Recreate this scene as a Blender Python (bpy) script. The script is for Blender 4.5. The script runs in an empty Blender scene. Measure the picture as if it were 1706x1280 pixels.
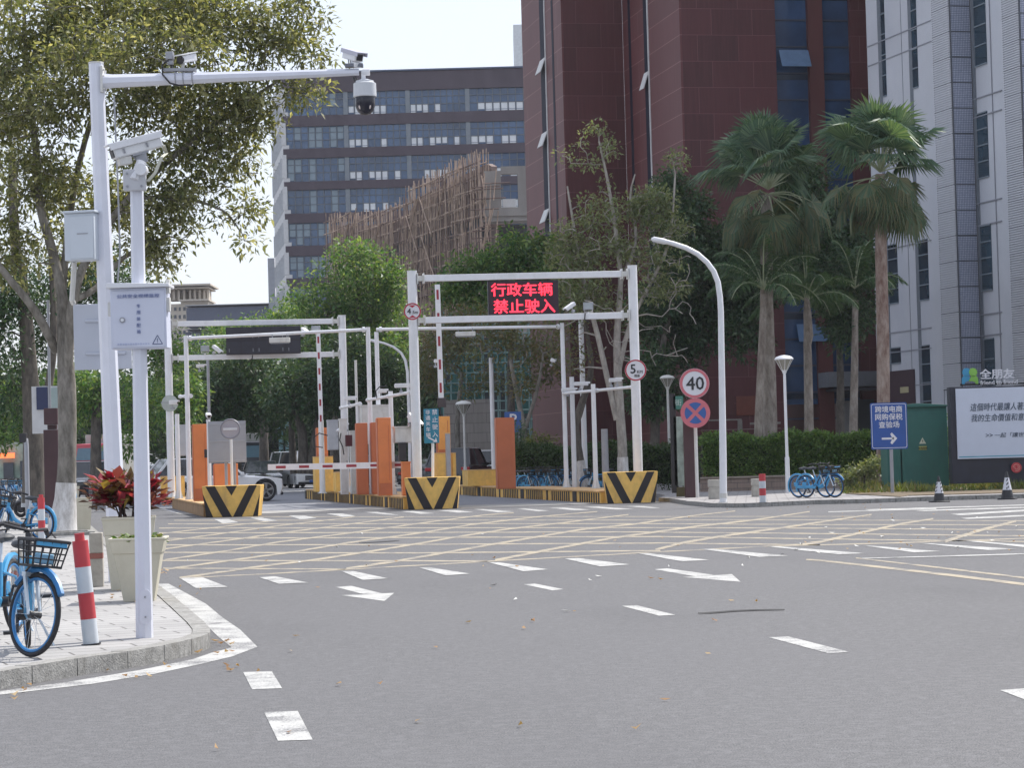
import bpy, math, random
import numpy as np
from mathutils import Vector, Matrix
R = math.radians
rnd = random.Random(7)
C = bpy.context.scene.collection
scene = bpy.context.scene

# ---------------------------------------------------------------- camera, sky, sun, exposure
F_PX, CX, CY = 4000.0, 853.0, 640.0
CAM_H = 1.6
PITCH, ROLL = math.atan(118 / F_PX), 0.0275
_F = Vector((0, math.cos(PITCH), math.sin(PITCH)))
_U0 = Vector((0, -math.sin(PITCH), math.cos(PITCH)))
_R0 = Vector((1, 0, 0))
_RT = _R0 * math.cos(ROLL) - _U0 * math.sin(ROLL)
_UP = _R0 * math.sin(ROLL) + _U0 * math.cos(ROLL)
cam_d = bpy.data.cameras.new('camera')
cam_d.sensor_width = 36.0
cam_d.lens = F_PX / 1706.0 * 36.0
cam_d.clip_start = 0.1
cam_d.clip_end = 3000
cam = bpy.data.objects.new('camera', cam_d)
C.objects.link(cam)
cm = Matrix((_RT, _UP, -_F)).transposed().to_4x4()
cm.translation = (0, 0, CAM_H)
cam.matrix_world = cm
scene.camera = cam

SUN_EL, SUN_AZ = R(52), R(48)          # azimuth measured from +Y (ahead) towards +X (right)
sun_dir = Vector((math.sin(SUN_AZ) * math.cos(SUN_EL), math.cos(SUN_AZ) * math.cos(SUN_EL), math.sin(SUN_EL)))
world = bpy.data.worlds.new('World')
scene.world = world
world.use_nodes = True
wn = world.node_tree
bgn = wn.nodes['Background']
sky = wn.nodes.new('ShaderNodeTexSky')
sky.sky_type = 'NISHITA'
sky.sun_disc = False
sky.sun_elevation = SUN_EL
sky.sun_rotation = SUN_AZ
sky.air_density = 1.0
sky.dust_density = 2.0
sky.ozone_density = 1.0
# thin milky overcast: the clear sky mixed with an even pale cloud layer
_mx = wn.nodes.new('ShaderNodeMix'); _mx.data_type = 'RGBA'; _mx.inputs[0].default_value = .62
_mx.inputs[7].default_value = (6.7, 7.0, 7.9, 1)
wn.links.new(sky.outputs[0], _mx.inputs[6])
wn.links.new(_mx.outputs[2], bgn.inputs[0])
bgn.inputs[1].default_value = 0.135
sl = bpy.data.lights.new('sun', 'SUN')
sl.energy = 4.5
sl.angle = R(0.6)
sl.color = (1.0, 0.955, 0.89)
so = bpy.data.objects.new('sun', sl)
C.objects.link(so)
so.rotation_euler = sun_dir.to_track_quat('Z', 'Y').to_euler()
so.location = (0, 0, 50)
scene.view_settings.view_transform = 'Standard'
scene.view_settings.look = 'None'
scene.view_settings.exposure = 0.3
scene.view_settings.gamma = 1.0
scene.cycles.max_bounces = 6
scene.cycles.transparent_max_bounces = 8
scene.cycles.caustics_reflective = False
scene.cycles.caustics_refractive = False


def ray(px, py):
    return _F + _RT * ((px - CX) / F_PX) + _UP * ((CY - py) / F_PX)


def P(px, py, Y):
    d = ray(px, py)
    t = Y / d.y
    return Vector((d.x * t, Y, CAM_H + d.z * t))


def G(px, py, z=0.0):
    d = ray(px, py)
    t = (z - CAM_H) / d.z
    return Vector((d.x * t, d.y * t, z))


UA = math.atan(813 / 4000)
Uv = Vector((-math.sin(UA), math.cos(UA), 0))    # along the side street, away from us
Vv = Vector((math.cos(UA), math.sin(UA), 0))     # across it, to the right
Z = Vector((0, 0, 1))
X = Vector((1, 0, 0))

# ---------------------------------------------------------------- materials
MATS = {}


def nt_new(name):
    m = bpy.data.materials.new(name)
    m.use_nodes = True
    n = m.node_tree
    return m, n, n.nodes['Principled BSDF']


def N(n, t, **k):
    x = n.nodes.new(t)
    for a, b in k.items():
        if a.startswith('i_'):
            x.inputs[a[2:].replace('_', ' ')].default_value = b
        else:
            setattr(x, a, b)
    return x


def mixc(n, fac, a, b, blend='MIX'):
    x = n.nodes.new('ShaderNodeMix')
    x.data_type = 'RGBA'
    x.blend_type = blend
    for i, v in ((0, fac), (6, a), (7, b)):
        if isinstance(v, bpy.types.NodeSocket):
            n.links.new(v, x.inputs[i])
        else:
            x.inputs[i].default_value = v if i == 0 else (tuple(v) + (1,))[:4]
    return x.outputs[2]


def ramp(n, src, pts):
    r = n.nodes.new('ShaderNodeValToRGB')
    el = r.color_ramp.elements
    while len(el) < len(pts):
        el.new(0.5)
    for e, (p, c) in zip(el, pts):
        e.position = p
        e.color = (tuple(c) + (1,))[:4] if not isinstance(c, (int, float)) else (c, c, c, 1)
    n.links.new(src, r.inputs[0])
    return r.outputs[0]


def noise(n, scale, detail=4, rough=.55, coord='Object', stretch=None):
    tc = n.nodes.new('ShaderNodeTexCoord')
    out = tc.outputs[coord]
    if stretch:
        mp = n.nodes.new('ShaderNodeMapping')
        mp.inputs['Scale'].default_value = stretch
        n.links.new(out, mp.inputs[0])
        out = mp.outputs[0]
    x = n.nodes.new('ShaderNodeTexNoise')
    x.inputs['Scale'].default_value = scale
    x.inputs['Detail'].default_value = detail
    x.inputs['Roughness'].default_value = rough
    n.links.new(out, x.inputs['Vector'])
    return x.outputs[0]


def mat(name, col, rough=.55, metal=0.0, var=.12, scale=3.0, bump=0.0, bscale=40, spec=.5, dirt=None, stretch=None, coat=0):
    if name in MATS:
        return MATS[name]
    m, n, b = nt_new(name)
    b.inputs['Roughness'].default_value = rough
    b.inputs['Metallic'].default_value = metal
    b.inputs['Specular IOR Level'].default_value = spec
    b.inputs['Coat Weight'].default_value = coat
    nz = noise(n, scale, 5, .6, stretch=stretch)
    lo = tuple(max(0, c * (1 - var)) for c in col)
    hi = tuple(min(1, c * (1 + var * .6)) for c in col)
    out = mixc(n, ramp(n, nz, [(.3, 0), (.7, 1)]), lo, hi)
    if dirt:
        nz2 = noise(n, scale * .6, 8, .7, stretch=(1, 1, .35))
        out = mixc(n, ramp(n, nz2, [(.5, 0), (.75, .7)]), out, dirt)
    n.links.new(out, b.inputs['Base Color'])
    if bump:
        bp = n.nodes.new('ShaderNodeBump')
        bp.inputs['Strength'].default_value = bump
        bp.inputs['Distance'].default_value = .02
        n.links.new(noise(n, bscale, 4), bp.inputs['Height'])
        n.links.new(bp.outputs[0], b.inputs['Normal'])
    MATS[name] = m
    return m


def emit(name, col, s):
    if name in MATS:
        return MATS[name]
    m, n, b = nt_new(name)
    b.inputs['Base Color'].default_value = (tuple(col) + (1,))
    b.inputs['Emission Color'].default_value = (tuple(col) + (1,))
    b.inputs['Emission Strength'].default_value = s
    MATS[name] = m
    return m


def leafmat(name, cols, trans=.35, rough=.45):
    if name in MATS:
        return MATS[name]
    m, n, b = nt_new(name)
    g = n.nodes.new('ShaderNodeNewGeometry')
    k = len(cols)
    c = ramp(n, g.outputs['Random Per Island'], [(i / (k - 1), cc) for i, cc in enumerate(cols)])
    n.links.new(c, b.inputs['Base Color'])
    b.inputs['Roughness'].default_value = rough
    b.inputs['Specular IOR Level'].default_value = .35
    t = n.nodes.new('ShaderNodeBsdfTranslucent')
    c2 = mixc(n, 1.0, c, (1.5, 1.35, .6), 'MULTIPLY')
    n.links.new(c2, t.inputs[0])
    mx = n.nodes.new('ShaderNodeMixShader')
    mx.inputs[0].default_value = trans
    n.links.new(b.outputs[0], mx.inputs[1])
    n.links.new(t.outputs[0], mx.inputs[2])
    n.links.new(mx.outputs[0], n.nodes['Material Output'].inputs[0])
    MATS[name] = m
    return m


# ---------------------------------------------------------------- objects
XF = {}


def tag(o, label=None, cat=None, group=None, kind=None):
    if label: o['label'] = label
    if cat: o['category'] = cat
    if group: o['group'] = group
    if kind: o['kind'] = kind
    return o


def thing(name, label, cat, loc=(0, 0, 0), rz=0, group=None):
    o = bpy.data.objects.new(name, None)
    o.empty_display_size = .3
    C.objects.link(o)
    o.location = loc
    o.rotation_euler = (0, 0, rz)
    XF[o.name] = Matrix.Translation(Vector(loc)) @ Matrix.Rotation(rz, 4, 'Z')
    return tag(o, label, cat, group)


def copy_tree(o, parent=None):
    c = o.copy()
    C.objects.link(c)
    if parent is not None:
        c.parent = parent
    for ch in list(o.children):
        copy_tree(ch, c)
    return c


def frame_axes(ax):
    ax = ax.normalized()
    a = Vector((0, 0, 1)) if abs(ax.z) < .9 else Vector((1, 0, 0))
    x = a.cross(ax).normalized()
    return x, ax.cross(x).normalized()


class MB:
    def __init__(s):
        s.v, s.f = [], []

    def add(s, vs, fs):
        o = len(s.v)
        s.v += [Vector(v) for v in vs]
        s.f += [tuple(i + o for i in f) for f in fs]
        return s

    def boxm(s, M, sx, sy, sz):
        """box with local frame M, x in +-sx/2, y in +-sy/2, z in 0..sz"""
        vs = [M @ Vector((x * sx / 2, y * sy / 2, z * sz)) for z in (0, 1) for x, y in ((-1, -1), (1, -1), (1, 1), (-1, 1))]
        return s.add(vs, [(3, 2, 1, 0), (4, 5, 6, 7), (0, 1, 5, 4), (1, 2, 6, 5), (2, 3, 7, 6), (3, 0, 4, 7)])

    def box(s, c, sz, rz=0):
        c = Vector(c)
        return s.boxm(Matrix.Translation(c - Z * sz[2] / 2) @ Matrix.Rotation(rz, 4, 'Z'), *sz)

    def bar(s, a, b, w, h=None, up=None):
        a, b = Vector(a), Vector(b)
        h = h or w
        ax = (b - a).normalized()
        if up is None: up = Z if abs(ax.z) < .95 else Vector((0, 1, 0))
        x = ax.cross(up).normalized()
        y = x.cross(ax).normalized()
        vs = [p + x * i * w / 2 + y * j * h / 2 for p in (a, b) for i, j in ((-1, -1), (1, -1), (1, 1), (-1, 1))]
        return s.add(vs, [(0, 1, 2, 3), (7, 6, 5, 4), (4, 5, 1, 0), (5, 6, 2, 1), (6, 7, 3, 2), (7, 4, 0, 3)])

    def tube(s, pts, r, n=8, cap=True, ph=0.0):
        pts = [Vector(p) for p in pts]
        k = len(pts)
        if not isinstance(r, (list, tuple)): r = [r] * k
        o = len(s.v)
        x0 = None
        for i, p in enumerate(pts):
            ax = (pts[min(i + 1, k - 1)] - pts[max(i - 1, 0)])
            if ax.length < 1e-9: ax = Z.copy()
            ax.normalize()
            if x0 is None:
                x, y = frame_axes(ax)
            else:
                x = (x0 - ax * x0.dot(ax))
                x = x.normalized() if x.length > 1e-6 else frame_axes(ax)[0]
                y = ax.cross(x).normalized()
            x0 = x
            for j in range(n):
                a = 2 * math.pi * j / n + ph
                s.v.append(p + (x * math.cos(a) + y * math.sin(a)) * r[i])
        for i in range(k - 1):
            for j in range(n):
                a, b = o + i * n + j, o + i * n + (j + 1) % n
                s.f.append((a, b, b + n, a + n))
        if cap:
            s.f.append(tuple(o + j for j in reversed(range(n))))
            s.f.append(tuple(o + (k - 1) * n + j for j in range(n)))
        return s

    def cyl(s, a, b, r0, r1=None, n=12, ph=0.0):
        return s.tube([a, b], [r0, r0 if r1 is None else r1], n, True, ph)

    def lathe(s, prof, c=(0, 0, 0), n=16, M=None):
        """prof: (r,z) bottom to top"""
        M = M or Matrix.Translation(Vector(c))
        o = len(s.v)
        for r_, z_ in prof:
            for j in range(n):
                a = 2 * math.pi * j / n
                s.v.append(M @ Vector((r_ * math.cos(a), r_ * math.sin(a), z_)))
        for i in range(len(prof) - 1):
            for j in range(n):
                a, b = o + i * n + j, o + i * n + (j + 1) % n
                s.f.append((a, b, b + n, a + n))
        s.f.append(tuple(o + j for j in reversed(range(n))))
        s.f.append(tuple(o + (len(prof) - 1) * n + j for j in range(n)))
        return s

    def prism(s, poly, o, rt, up, d):
        """2-D polygon (counter-clockwise seen from the front) at origin o, axes rt/up, thickness d going backwards"""
        o, rt, up = Vector(o), Vector(rt), Vector(up)
        nrm = rt.cross(up).normalized()
        k = len(poly)
        fr = [o + rt * x + up * y for x, y in poly]
        vs = fr + [p - nrm * d for p in fr]
        fs = [tuple(range(k)), tuple(reversed(range(k, 2 * k)))]
        fs += [(i, i + k, (i + 1) % k + k, (i + 1) % k) for i in range(k)]
        return s.add(vs, fs)

    def torus(s, c, R_, r_, ax, n=24, m=8, a0=0, a1=2 * math.pi, flat=1.0):
        c, ax = Vector(c), Vector(ax).normalized()
        x, y = frame_axes(ax)
        full = abs(a1 - a0) > 6.28
        o = len(s.v)
        kk = n if full else n + 1
        for i in range(kk):
            a = a0 + (a1 - a0) * i / n
            d = x * math.cos(a) + y * math.sin(a)
            for j in range(m):
                b = 2 * math.pi * j / m
                s.v.append(c + d * (R_ + r_ * math.cos(b)) + ax * r_ * flat * math.sin(b))
        for i in range(n):
            for j in range(m):
                a, a2 = o + i * m + j, o + i * m + (j + 1) % m
                b, b2 = o + ((i + 1) % kk) * m + j, o + ((i + 1) % kk) * m + (j + 1) % m
                s.f.append((a, b, b2, a2))
        return s

    def sphere(s, c, r, sc=(1, 1, 1), n=12, m=8, M=None):
        prof = [(math.sin(math.pi * i / m) * .999 + .0005, -math.cos(math.pi * i / m)) for i in range(m + 1)]
        M = M or Matrix.Translation(Vector(c))
        return s.lathe(prof, n=n, M=M @ Matrix.Diagonal((r * sc[0], r * sc[1], r * sc[2], 1)))

    def xf(s, M, start=0):
        for i in range(start, len(s.v)):
            s.v[i] = M @ s.v[i]
        return s

    def build(s, name, m, parent=None, bevel=0, angle=35, loc=None):
        top = parent
        if top is not None:
            while top.parent is not None: top = top.parent
            Mi = XF[top.name].inverted()
        else:
            if loc is None:
                xs = [v.x for v in s.v]; ys = [v.y for v in s.v]; zs = [v.z for v in s.v]
                loc = Vector(((min(xs) + max(xs)) / 2, (min(ys) + max(ys)) / 2, min(zs)))
            Mi = Matrix.Translation(-Vector(loc))
        me = bpy.data.meshes.new(name)
        me.from_pydata([Mi @ v for v in s.v], [], s.f)
        me.materials.append(m)
        me.polygons.foreach_set('use_smooth', [True] * len(me.polygons))
        me.set_sharp_from_angle(angle=R(angle))
        me.update()
        o = bpy.data.objects.new(name, me)
        C.objects.link(o)
        if parent is not None:
            o.parent = parent
        else:
            o.location = loc
            XF[o.name] = Matrix.Translation(Vector(loc))
        if bevel:
            b = o.modifiers.new('bevel', 'BEVEL')
            b.width = bevel
            b.segments = 2
            b.limit_method = 'ANGLE'
            b.angle_limit = R(40)
        return o


_txt = {}


def text(s, c, h, m, parent, rt=X, up=Z, bold=.0, depth=.004, name='lettering', fit=None, shear=0, align='CENTER'):
    """s: string; c: centre; h: character height; text lies in plane rt/up, facing rt x up"""
    cu = bpy.data.curves.new('t', 'FONT')
    cu.body = s
    cu.size = 1
    cu.shear = shear
    cu.resolution_u = 2
    cu.extrude = depth / h / 2
    o = bpy.data.objects.new('t', cu)
    C.objects.link(o)
    dg = bpy.context.evaluated_depsgraph_get()
    me = bpy.data.meshes.new_from_object(o.evaluated_get(dg))
    bpy.data.objects.remove(o)
    co = np.empty(len(me.vertices) * 3, dtype=np.float32)
    me.vertices.foreach_get('co', co)
    co = co.reshape(-1, 3)
    if len(co) == 0:
        return None
    lo, hi = co.min(0), co.max(0)
    hh = hi[1] - lo[1]
    k = h / hh
    kx = k if fit is None else fit / (hi[0] - lo[0])
    nrm = Vector(rt).cross(Vector(up)).normalized()
    top = parent
    while top.parent is not None: top = top.parent
    Mi = XF[top.name].inverted()
    c = Vector(c)
    for v in me.vertices:
        x = (v.co.x - (lo[0] + hi[0]) / 2) * kx
        if align == 'LEFT': x = (v.co.x - lo[0]) * kx
        y = (v.co.y - (lo[1] + hi[1]) / 2) * k
        v.co = Mi @ (c + Vector(rt) * x + Vector(up) * y + nrm * (v.co.z * k + depth / 2))
    if bold:
        nv, npoly = len(me.vertices), len(me.polygons)
        vs = [v.co.copy() for v in me.vertices]; fs = [tuple(p.vertices) for p in me.polygons]
        rv = (Mi.to_3x3() @ Vector(rt)) * (bold * h); uv = (Mi.to_3x3() @ Vector(up)) * (bold * h); nv3 = Mi.to_3x3() @ nrm
        V2, F2 = [], []
        for j, (ax_, ay_) in enumerate(((0, 0), (1, 0), (-1, 0), (0, 1), (0, -1))):
            V2 += [v + rv * ax_ + uv * ay_ + nv3 * (.0007 * j) for v in vs]
            F2 += [tuple(i + j * nv for i in f_) for f_ in fs]
        bpy.data.meshes.remove(me)
        me = bpy.data.meshes.new(name)
        me.from_pydata(V2, [], F2)
    me.materials.clear()
    me.materials.append(m)
    ob = bpy.data.objects.new(name, me)
    me.name = name
    C.objects.link(ob)
    ob.parent = parent
    return ob


def npmesh(name, co, faces4, m, parent=None, smooth=False, loc=None):
    """co (n,3) world coords; faces4 (k,4) indices"""
    if parent is not None:
        top = parent
        while top.parent is not None: top = top.parent
        Mi = np.array(XF[top.name].inverted())
    else:
        if loc is None: loc = (0, 0, 0)
        Mi = np.array(Matrix.Translation(-Vector(loc)))
    co = co @ Mi[:3, :3].T + Mi[:3, 3]
    me = bpy.data.meshes.new(name)
    k = faces4.shape[1]
    me.vertices.add(len(co))
    me.vertices.foreach_set('co', co.astype(np.float32).ravel())
    me.loops.add(faces4.size)
    me.loops.foreach_set('vertex_index', faces4.astype(np.int32).ravel())
    me.polygons.add(len(faces4))
    me.polygons.foreach_set('loop_start', np.arange(0, faces4.size, k, dtype=np.int32))
    me.polygons.foreach_set('loop_total', np.full(len(faces4), k, dtype=np.int32))
    me.update(calc_edges=True)
    me.materials.append(m)
    o = bpy.data.objects.new(name, me)
    C.objects.link(o)
    if parent is not None:
        o.parent = parent
    else:
        o.location = loc
        XF[o.name] = Matrix.Translation(Vector(loc))
    return o


RG = np.random.default_rng(11)


def leaves(centres, per, rad, ln, wd, up=.25, flat=.75, seed=None, droop=.2):
    """rhombic leaves scattered in balls round centres -> co, faces"""
    rg = np.random.default_rng(seed) if seed is not None else RG
    c = np.repeat(np.asarray(centres, float), per, 0)
    n = len(c)
    d = rg.normal(size=(n, 3))
    d /= np.linalg.norm(d, axis=1)[:, None]
    rr = rad * rg.random(n) ** .5
    off = d * rr[:, None]
    off[:, 2] *= flat
    p = c + off
    ax = d + rg.normal(size=(n, 3)) * .7
    ax[:, 2] += up - droop
    ax /= np.linalg.norm(ax, axis=1)[:, None]
    nr = rg.normal(size=(n, 3)) * .6 + np.array([0, 0, 1.0])
    sd = np.cross(ax, nr)
    sd /= np.linalg.norm(sd, axis=1)[:, None] + 1e-9
    L = ln * (.6 + .8 * rg.random(n))[:, None]
    W = L * (wd / ln)
    nn = np.cross(sd, ax)
    a = p
    b = p + ax * L * .45 + sd * W * .5 + nn * W * .12
    t = p + ax * L - Z_np * L * .12
    e = p + ax * L * .45 - sd * W * .5 + nn * W * .12
    co = np.stack([a, b, t, e], 1).reshape(-1, 3)
    f = np.arange(4 * n).reshape(-1, 4)
    return co, f


Z_np = np.array([0, 0, 1.0])


def blob_points(blobs, n, seed=1, shell=.35):
    """blobs: (cx,cy,cz,rx,ry,rz); points spread through them, volume weighted"""
    rg = np.random.default_rng(seed)
    b = np.asarray(blobs, float)
    w = b[:, 3] * b[:, 4] * b[:, 5]
    w = w ** .8
    idx = rg.choice(len(b), size=n, p=w / w.sum())
    d = rg.normal(size=(n, 3))
    d /= np.linalg.norm(d, axis=1)[:, None]
    r = rg.random(n) ** shell
    return b[idx, :3] + d * r[:, None] * b[idx, 3:]


def grow(mb, paths, pts, r0=.05, rmin=.012, seed=3, jit=.12, sides=5, seg=.7):
    """branches from existing skeleton paths [(points, radii)] to every cluster point"""
    rg = random.Random(seed)
    nodes = []
    for ps, rs in paths:
        for i in range(len(ps)):
            nodes.append((Vector(ps[i]), rs[i]))
            if i + 1 < len(ps):
                m_ = (Vector(ps[i]) + Vector(ps[i + 1])) / 2
                nodes.append((m_, (rs[i] + rs[i + 1]) / 2))
    nodes = nodes[len(nodes) // 6:]
    pts = [Vector(p) for p in pts]
    base = nodes[0][0]
    pts.sort(key=lambda p: min((p - q).length for q, _ in nodes[:60:3]))
    NP = np.array([list(q) for q, _ in nodes])
    for p in pts:
        dv = NP - np.array(p)
        dist = np.linalg.norm(dv, axis=1) + np.maximum(0, dv[:, 2]) * .8
        i = int(dist.argmin())
        a, ra = nodes[i]
        L = (p - a).length
        if L < .05: continue
        k = max(2, int(L / seg) + 1)
        ra = max(rmin, min(ra * .72, r0 * (.5 + L * .35)))
        ps, rs = [a], [ra]
        bend = Vector((rg.uniform(-1, 1), rg.uniform(-1, 1), rg.uniform(.1, 1.0))) * L * .16
        for j in range(1, k + 1):
            t = j / k
            q = a.lerp(p, t) + bend * math.sin(math.pi * t) + Vector((rg.uniform(-1, 1), rg.uniform(-1, 1), rg.uniform(-1, 1))) * jit * (L / k) * (1 if j < k else 0)
            ps.append(q)
            rs.append(ra * (1 - t) + rmin * t)
        mb.tube(ps, rs, sides, False)
        new = [(ps[j], rs[j]) for j in range(1, k + 1)]
        nodes += new
        NP = np.vstack([NP, np.array([list(q) for q, _ in new])])
# ---------------------------------------------------------------- ground, road, pavements
def flat(name, polys, z, m, kind='structure', zs=None):
    mb = MB()
    for pl in polys:
        pts = [(p.x, p.y) if isinstance(p, Vector) else p for p in pl]
        a = sum(pts[i][0] * pts[(i + 1) % len(pts)][1] - pts[(i + 1) % len(pts)][0] * pts[i][1] for i in range(len(pts)))
        if a < 0: pts = pts[::-1]
        mb.add([(x, y, z) for x, y in pts], [tuple(range(len(pts)))])
    o = mb.build(name, m, loc=(0, 0, 0))
    if kind: o['kind'] = kind
    return o


def slab(name, pts, z0, z1, m, kind='structure', parent=None, **k):
    pts = [(p[0], p[1]) for p in pts]
    a = sum(pts[i][0] * pts[(i + 1) % len(pts)][1] - pts[(i + 1) % len(pts)][0] * pts[i][1] for i in range(len(pts)))
    if a < 0: pts = pts[::-1]
    n = len(pts)
    mb = MB()
    mb.add([(x, y, z0) for x, y in pts] + [(x, y, z1) for x, y in pts],
           [tuple(range(n, 2 * n))] + [(i, (i + 1) % n, (i + 1) % n + n, i + n) for i in range(n)])
    o = mb.build(name, m, parent, **k) if parent else mb.build(name, m, loc=(0, 0, 0), **k)
    if kind: o['kind'] = kind
    return o


# asphalt: grain, worn wheel tracks, patches
m, n, b = nt_new('asphalt')
grain = noise(n, 95, 2, .7)
grain2 = noise(n, 30, 3, .7)
big = noise(n, .3, 4, .55, stretch=(.7, .5, 1))
c = mixc(n, ramp(n, grain, [(.40, 0), (.60, 1)]), (.028, .029, .033), (.185, .185, .19))
c = mixc(n, ramp(n, grain2, [(.42, 0), (.6, .45)]), c, (.16, .16, .168))
c = mixc(n, ramp(n, noise(n, 16, 2, .8), [(.43, 0), (.57, .32)]), c, (.055, .056, .06))
c = mixc(n, ramp(n, noise(n, 9, 2, .8), [(.50, 0), (.62, .25)]), c, (.21, .21, .222))
c = mixc(n, ramp(n, big, [(.35, .0), (.7, .5)]), c, (.115, .115, .123))
blot = noise(n, .9, 6, .7)
c = mixc(n, ramp(n, blot, [(.62, 0), (.8, .35)]), c, (.07, .07, .075))
streak = noise(n, .55, 5, .6, stretch=(.5, .22, 1))
c = mixc(n, ramp(n, streak, [(.5, 0), (.7, .3)]), c, (.055, .056, .062))
c = mixc(n, ramp(n, noise(n, 7, 5, .75), [(.66, 0), (.76, .5)]), c, (.035, .035, .038))
n.links.new(c, b.inputs['Base Color'])
b.inputs['Roughness'].default_value = .82
bp = N(n, 'ShaderNodeBump')
bp.inputs['Strength'].default_value = .45
bp.inputs['Distance'].default_value = .012
n.links.new(noise(n, 110, 2, .7), bp.inputs['Height'])
n.links.new(bp.outputs[0], b.inputs['Normal'])
M_ASPH = m
MATS['asphalt'] = m


def paint(name, col, wear=.5):
    m, n, b = nt_new(name)
    g = noise(n, 60, 3, .7)
    w = noise(n, 2.2, 6, .65)
    c = mixc(n, ramp(n, noise(n, 12, 4), [(.3, 0), (.7, 1)]), tuple(x * .82 for x in col), col)
    md = n.nodes.new('ShaderNodeMath'); md.operation = 'ADD'
    n.links.new(g, md.inputs[0]); n.links.new(w, md.inputs[1])
    mr = n.nodes.new('ShaderNodeMapRange')
    mr.inputs['From Min'].default_value = .98
    mr.inputs['From Max'].default_value = 1.22
    mr.inputs['To Max'].default_value = wear * 1.3
    n.links.new(md.outputs[0], mr.inputs[0])
    c = mixc(n, mr.outputs[0], c, (.13, .13, .137))
    n.links.new(c, b.inputs['Base Color'])
    b.inputs['Roughness'].default_value = .7
    return m


M_WHITE = paint('road_white', (.50, .50, .485), 1.0)
M_WHITE2 = paint('road_white_worn', (.50, .50, .49), 1.0)
M_YEL = paint('road_yellow', (.42, .36, .26), 1.4)

# pavement tiles (long rectangular pavers)
def tiles(name, ca, cb, mortar, w, h, rot, bump=.3, msize=.006, offs=.5):
    m, n, b = nt_new(name)
    tc = N(n, 'ShaderNodeTexCoord')
    mp = N(n, 'ShaderNodeMapping')
    mp.inputs['Rotation'].default_value = (0, 0, rot)
    n.links.new(tc.outputs['Object'], mp.inputs[0])
    br = N(n, 'ShaderNodeTexBrick')
    br.offset = offs
    br.inputs['Scale'].default_value = 1
    br.inputs['Brick Width'].default_value = w
    br.inputs['Row Height'].default_value = h
    br.inputs['Mortar Size'].default_value = msize
    br.inputs['Mortar Smooth'].default_value = .1
    br.inputs['Color1'].default_value = tuple(ca) + (1,)
    br.inputs['Color2'].default_value = tuple(cb) + (1,)
    br.inputs['Mortar'].default_value = tuple(mortar) + (1,)
    n.links.new(mp.outputs[0], br.inputs[0])
    c = mixc(n, ramp(n, noise(n, 60, 3, .7), [(.3, 0), (.7, .35)]), br.outputs[0], tuple(x * .7 for x in ca))
    c = mixc(n, ramp(n, noise(n, .8, 6, .65), [(.45, 0), (.75, .5)]), c, tuple(x * .62 for x in ca))
    n.links.new(c, b.inputs['Base Color'])
    b.inputs['Roughness'].default_value = .8
    bp = N(n, 'ShaderNodeBump')
    bp.inputs['Strength'].default_value = bump
    bp.inputs['Distance'].default_value = .01
    n.links.new(br.outputs['Fac'], bp.inputs['Height'])
    bp.invert = True
    n.links.new(bp.outputs[0], b.inputs['Normal'])
    MATS[name] = m
    return m


M_TILE = tiles('pavement_tiles', (.33, .325, .32), (.40, .392, .385), (.09, .085, .08), .6, .30, -.34, msize=.011)
M_PLAZA = tiles('gate_paving', (.20, .21, .24), (.27, .28, .31), (.12, .12, .13), .4, .2, UA, msize=.012)
M_TILE2 = tiles('far_pavement_tiles', (.30, .29, .29), (.37, .36, .36), (.16, .15, .15), .6, .3, .1, msize=.02)
M_KERB = mat('granite_kerb', (.30, .295, .28), .85, var=.35, scale=14, bump=.5, bscale=60, dirt=(.12, .11, .09))
M_KTOP = mat('kerb_top_granite', (.52, .51, .50), .8, var=.15, scale=18, dirt=(.30, .29, .27))
M_APRON = mat('concrete_apron', (.34, .335, .32), .85, var=.2, scale=2, dirt=(.2, .2, .2))

g = flat('road', [[(-700, -20), (700, -20), (700, 1500), (-700, 1500)]], 0, M_ASPH)

# left pavement corner: kerb line traced on the ground
kb = [G(x, y) for x, y in ((-160, 1166), (-60, 1159), (0, 1150), (77, 1136), (151, 1123), (211, 1115), (260, 1106), (300, 1097), (336, 1087), (351, 1080))]
kt = [G(x, y, .135) for x, y in ((350, 1047), (340, 1036), (320, 1019), (291, 995), (263, 974))]
p0 = kt[-1]
far = [Vector((p0.x, p0.y, 0)) + Uv * s for s in (4, 12, 22, 40, 70, 120)]
outer = [Vector((p.x, p.y)) for p in kb] + [Vector((p.x, p.y)) for p in kt] + [Vector((p.x, p.y)) for p in far]


def inset(pl, d):
    r = []
    for i, p in enumerate(pl):
        a = (pl[min(i + 1, len(pl) - 1)] - pl[max(i - 1, 0)]).normalized()
        r.append(p + Vector((-a.y, a.x)) * d)
    return r


inner = inset(outer, .16)
back = [Vector((-60, 160)), Vector((-60, 10))]
slab('pavement', [tuple(p) for p in inner] + [tuple(p) for p in back], -.05, .128, M_TILE)
# kerb stones, one stone after the other round the corner
mbk, mbt = MB(), MB()
acc = 0.0
def walk(pl, step, gap=.008):
    segs = []
    carry = 0
    pts = [pl[0]]
    out = []
    cur = pl[0]
    need = step
    stone = [cur]
    for q in pl[1:]:
        while (q - cur).length > need:
            nx = cur + (q - cur).normalized() * need
            stone.append(nx)
            out.append(stone)
            cur = nx
            stone = [cur]
            need = step
        need -= (q - cur).length
        cur = q
        stone.append(q)
    return out


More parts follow.
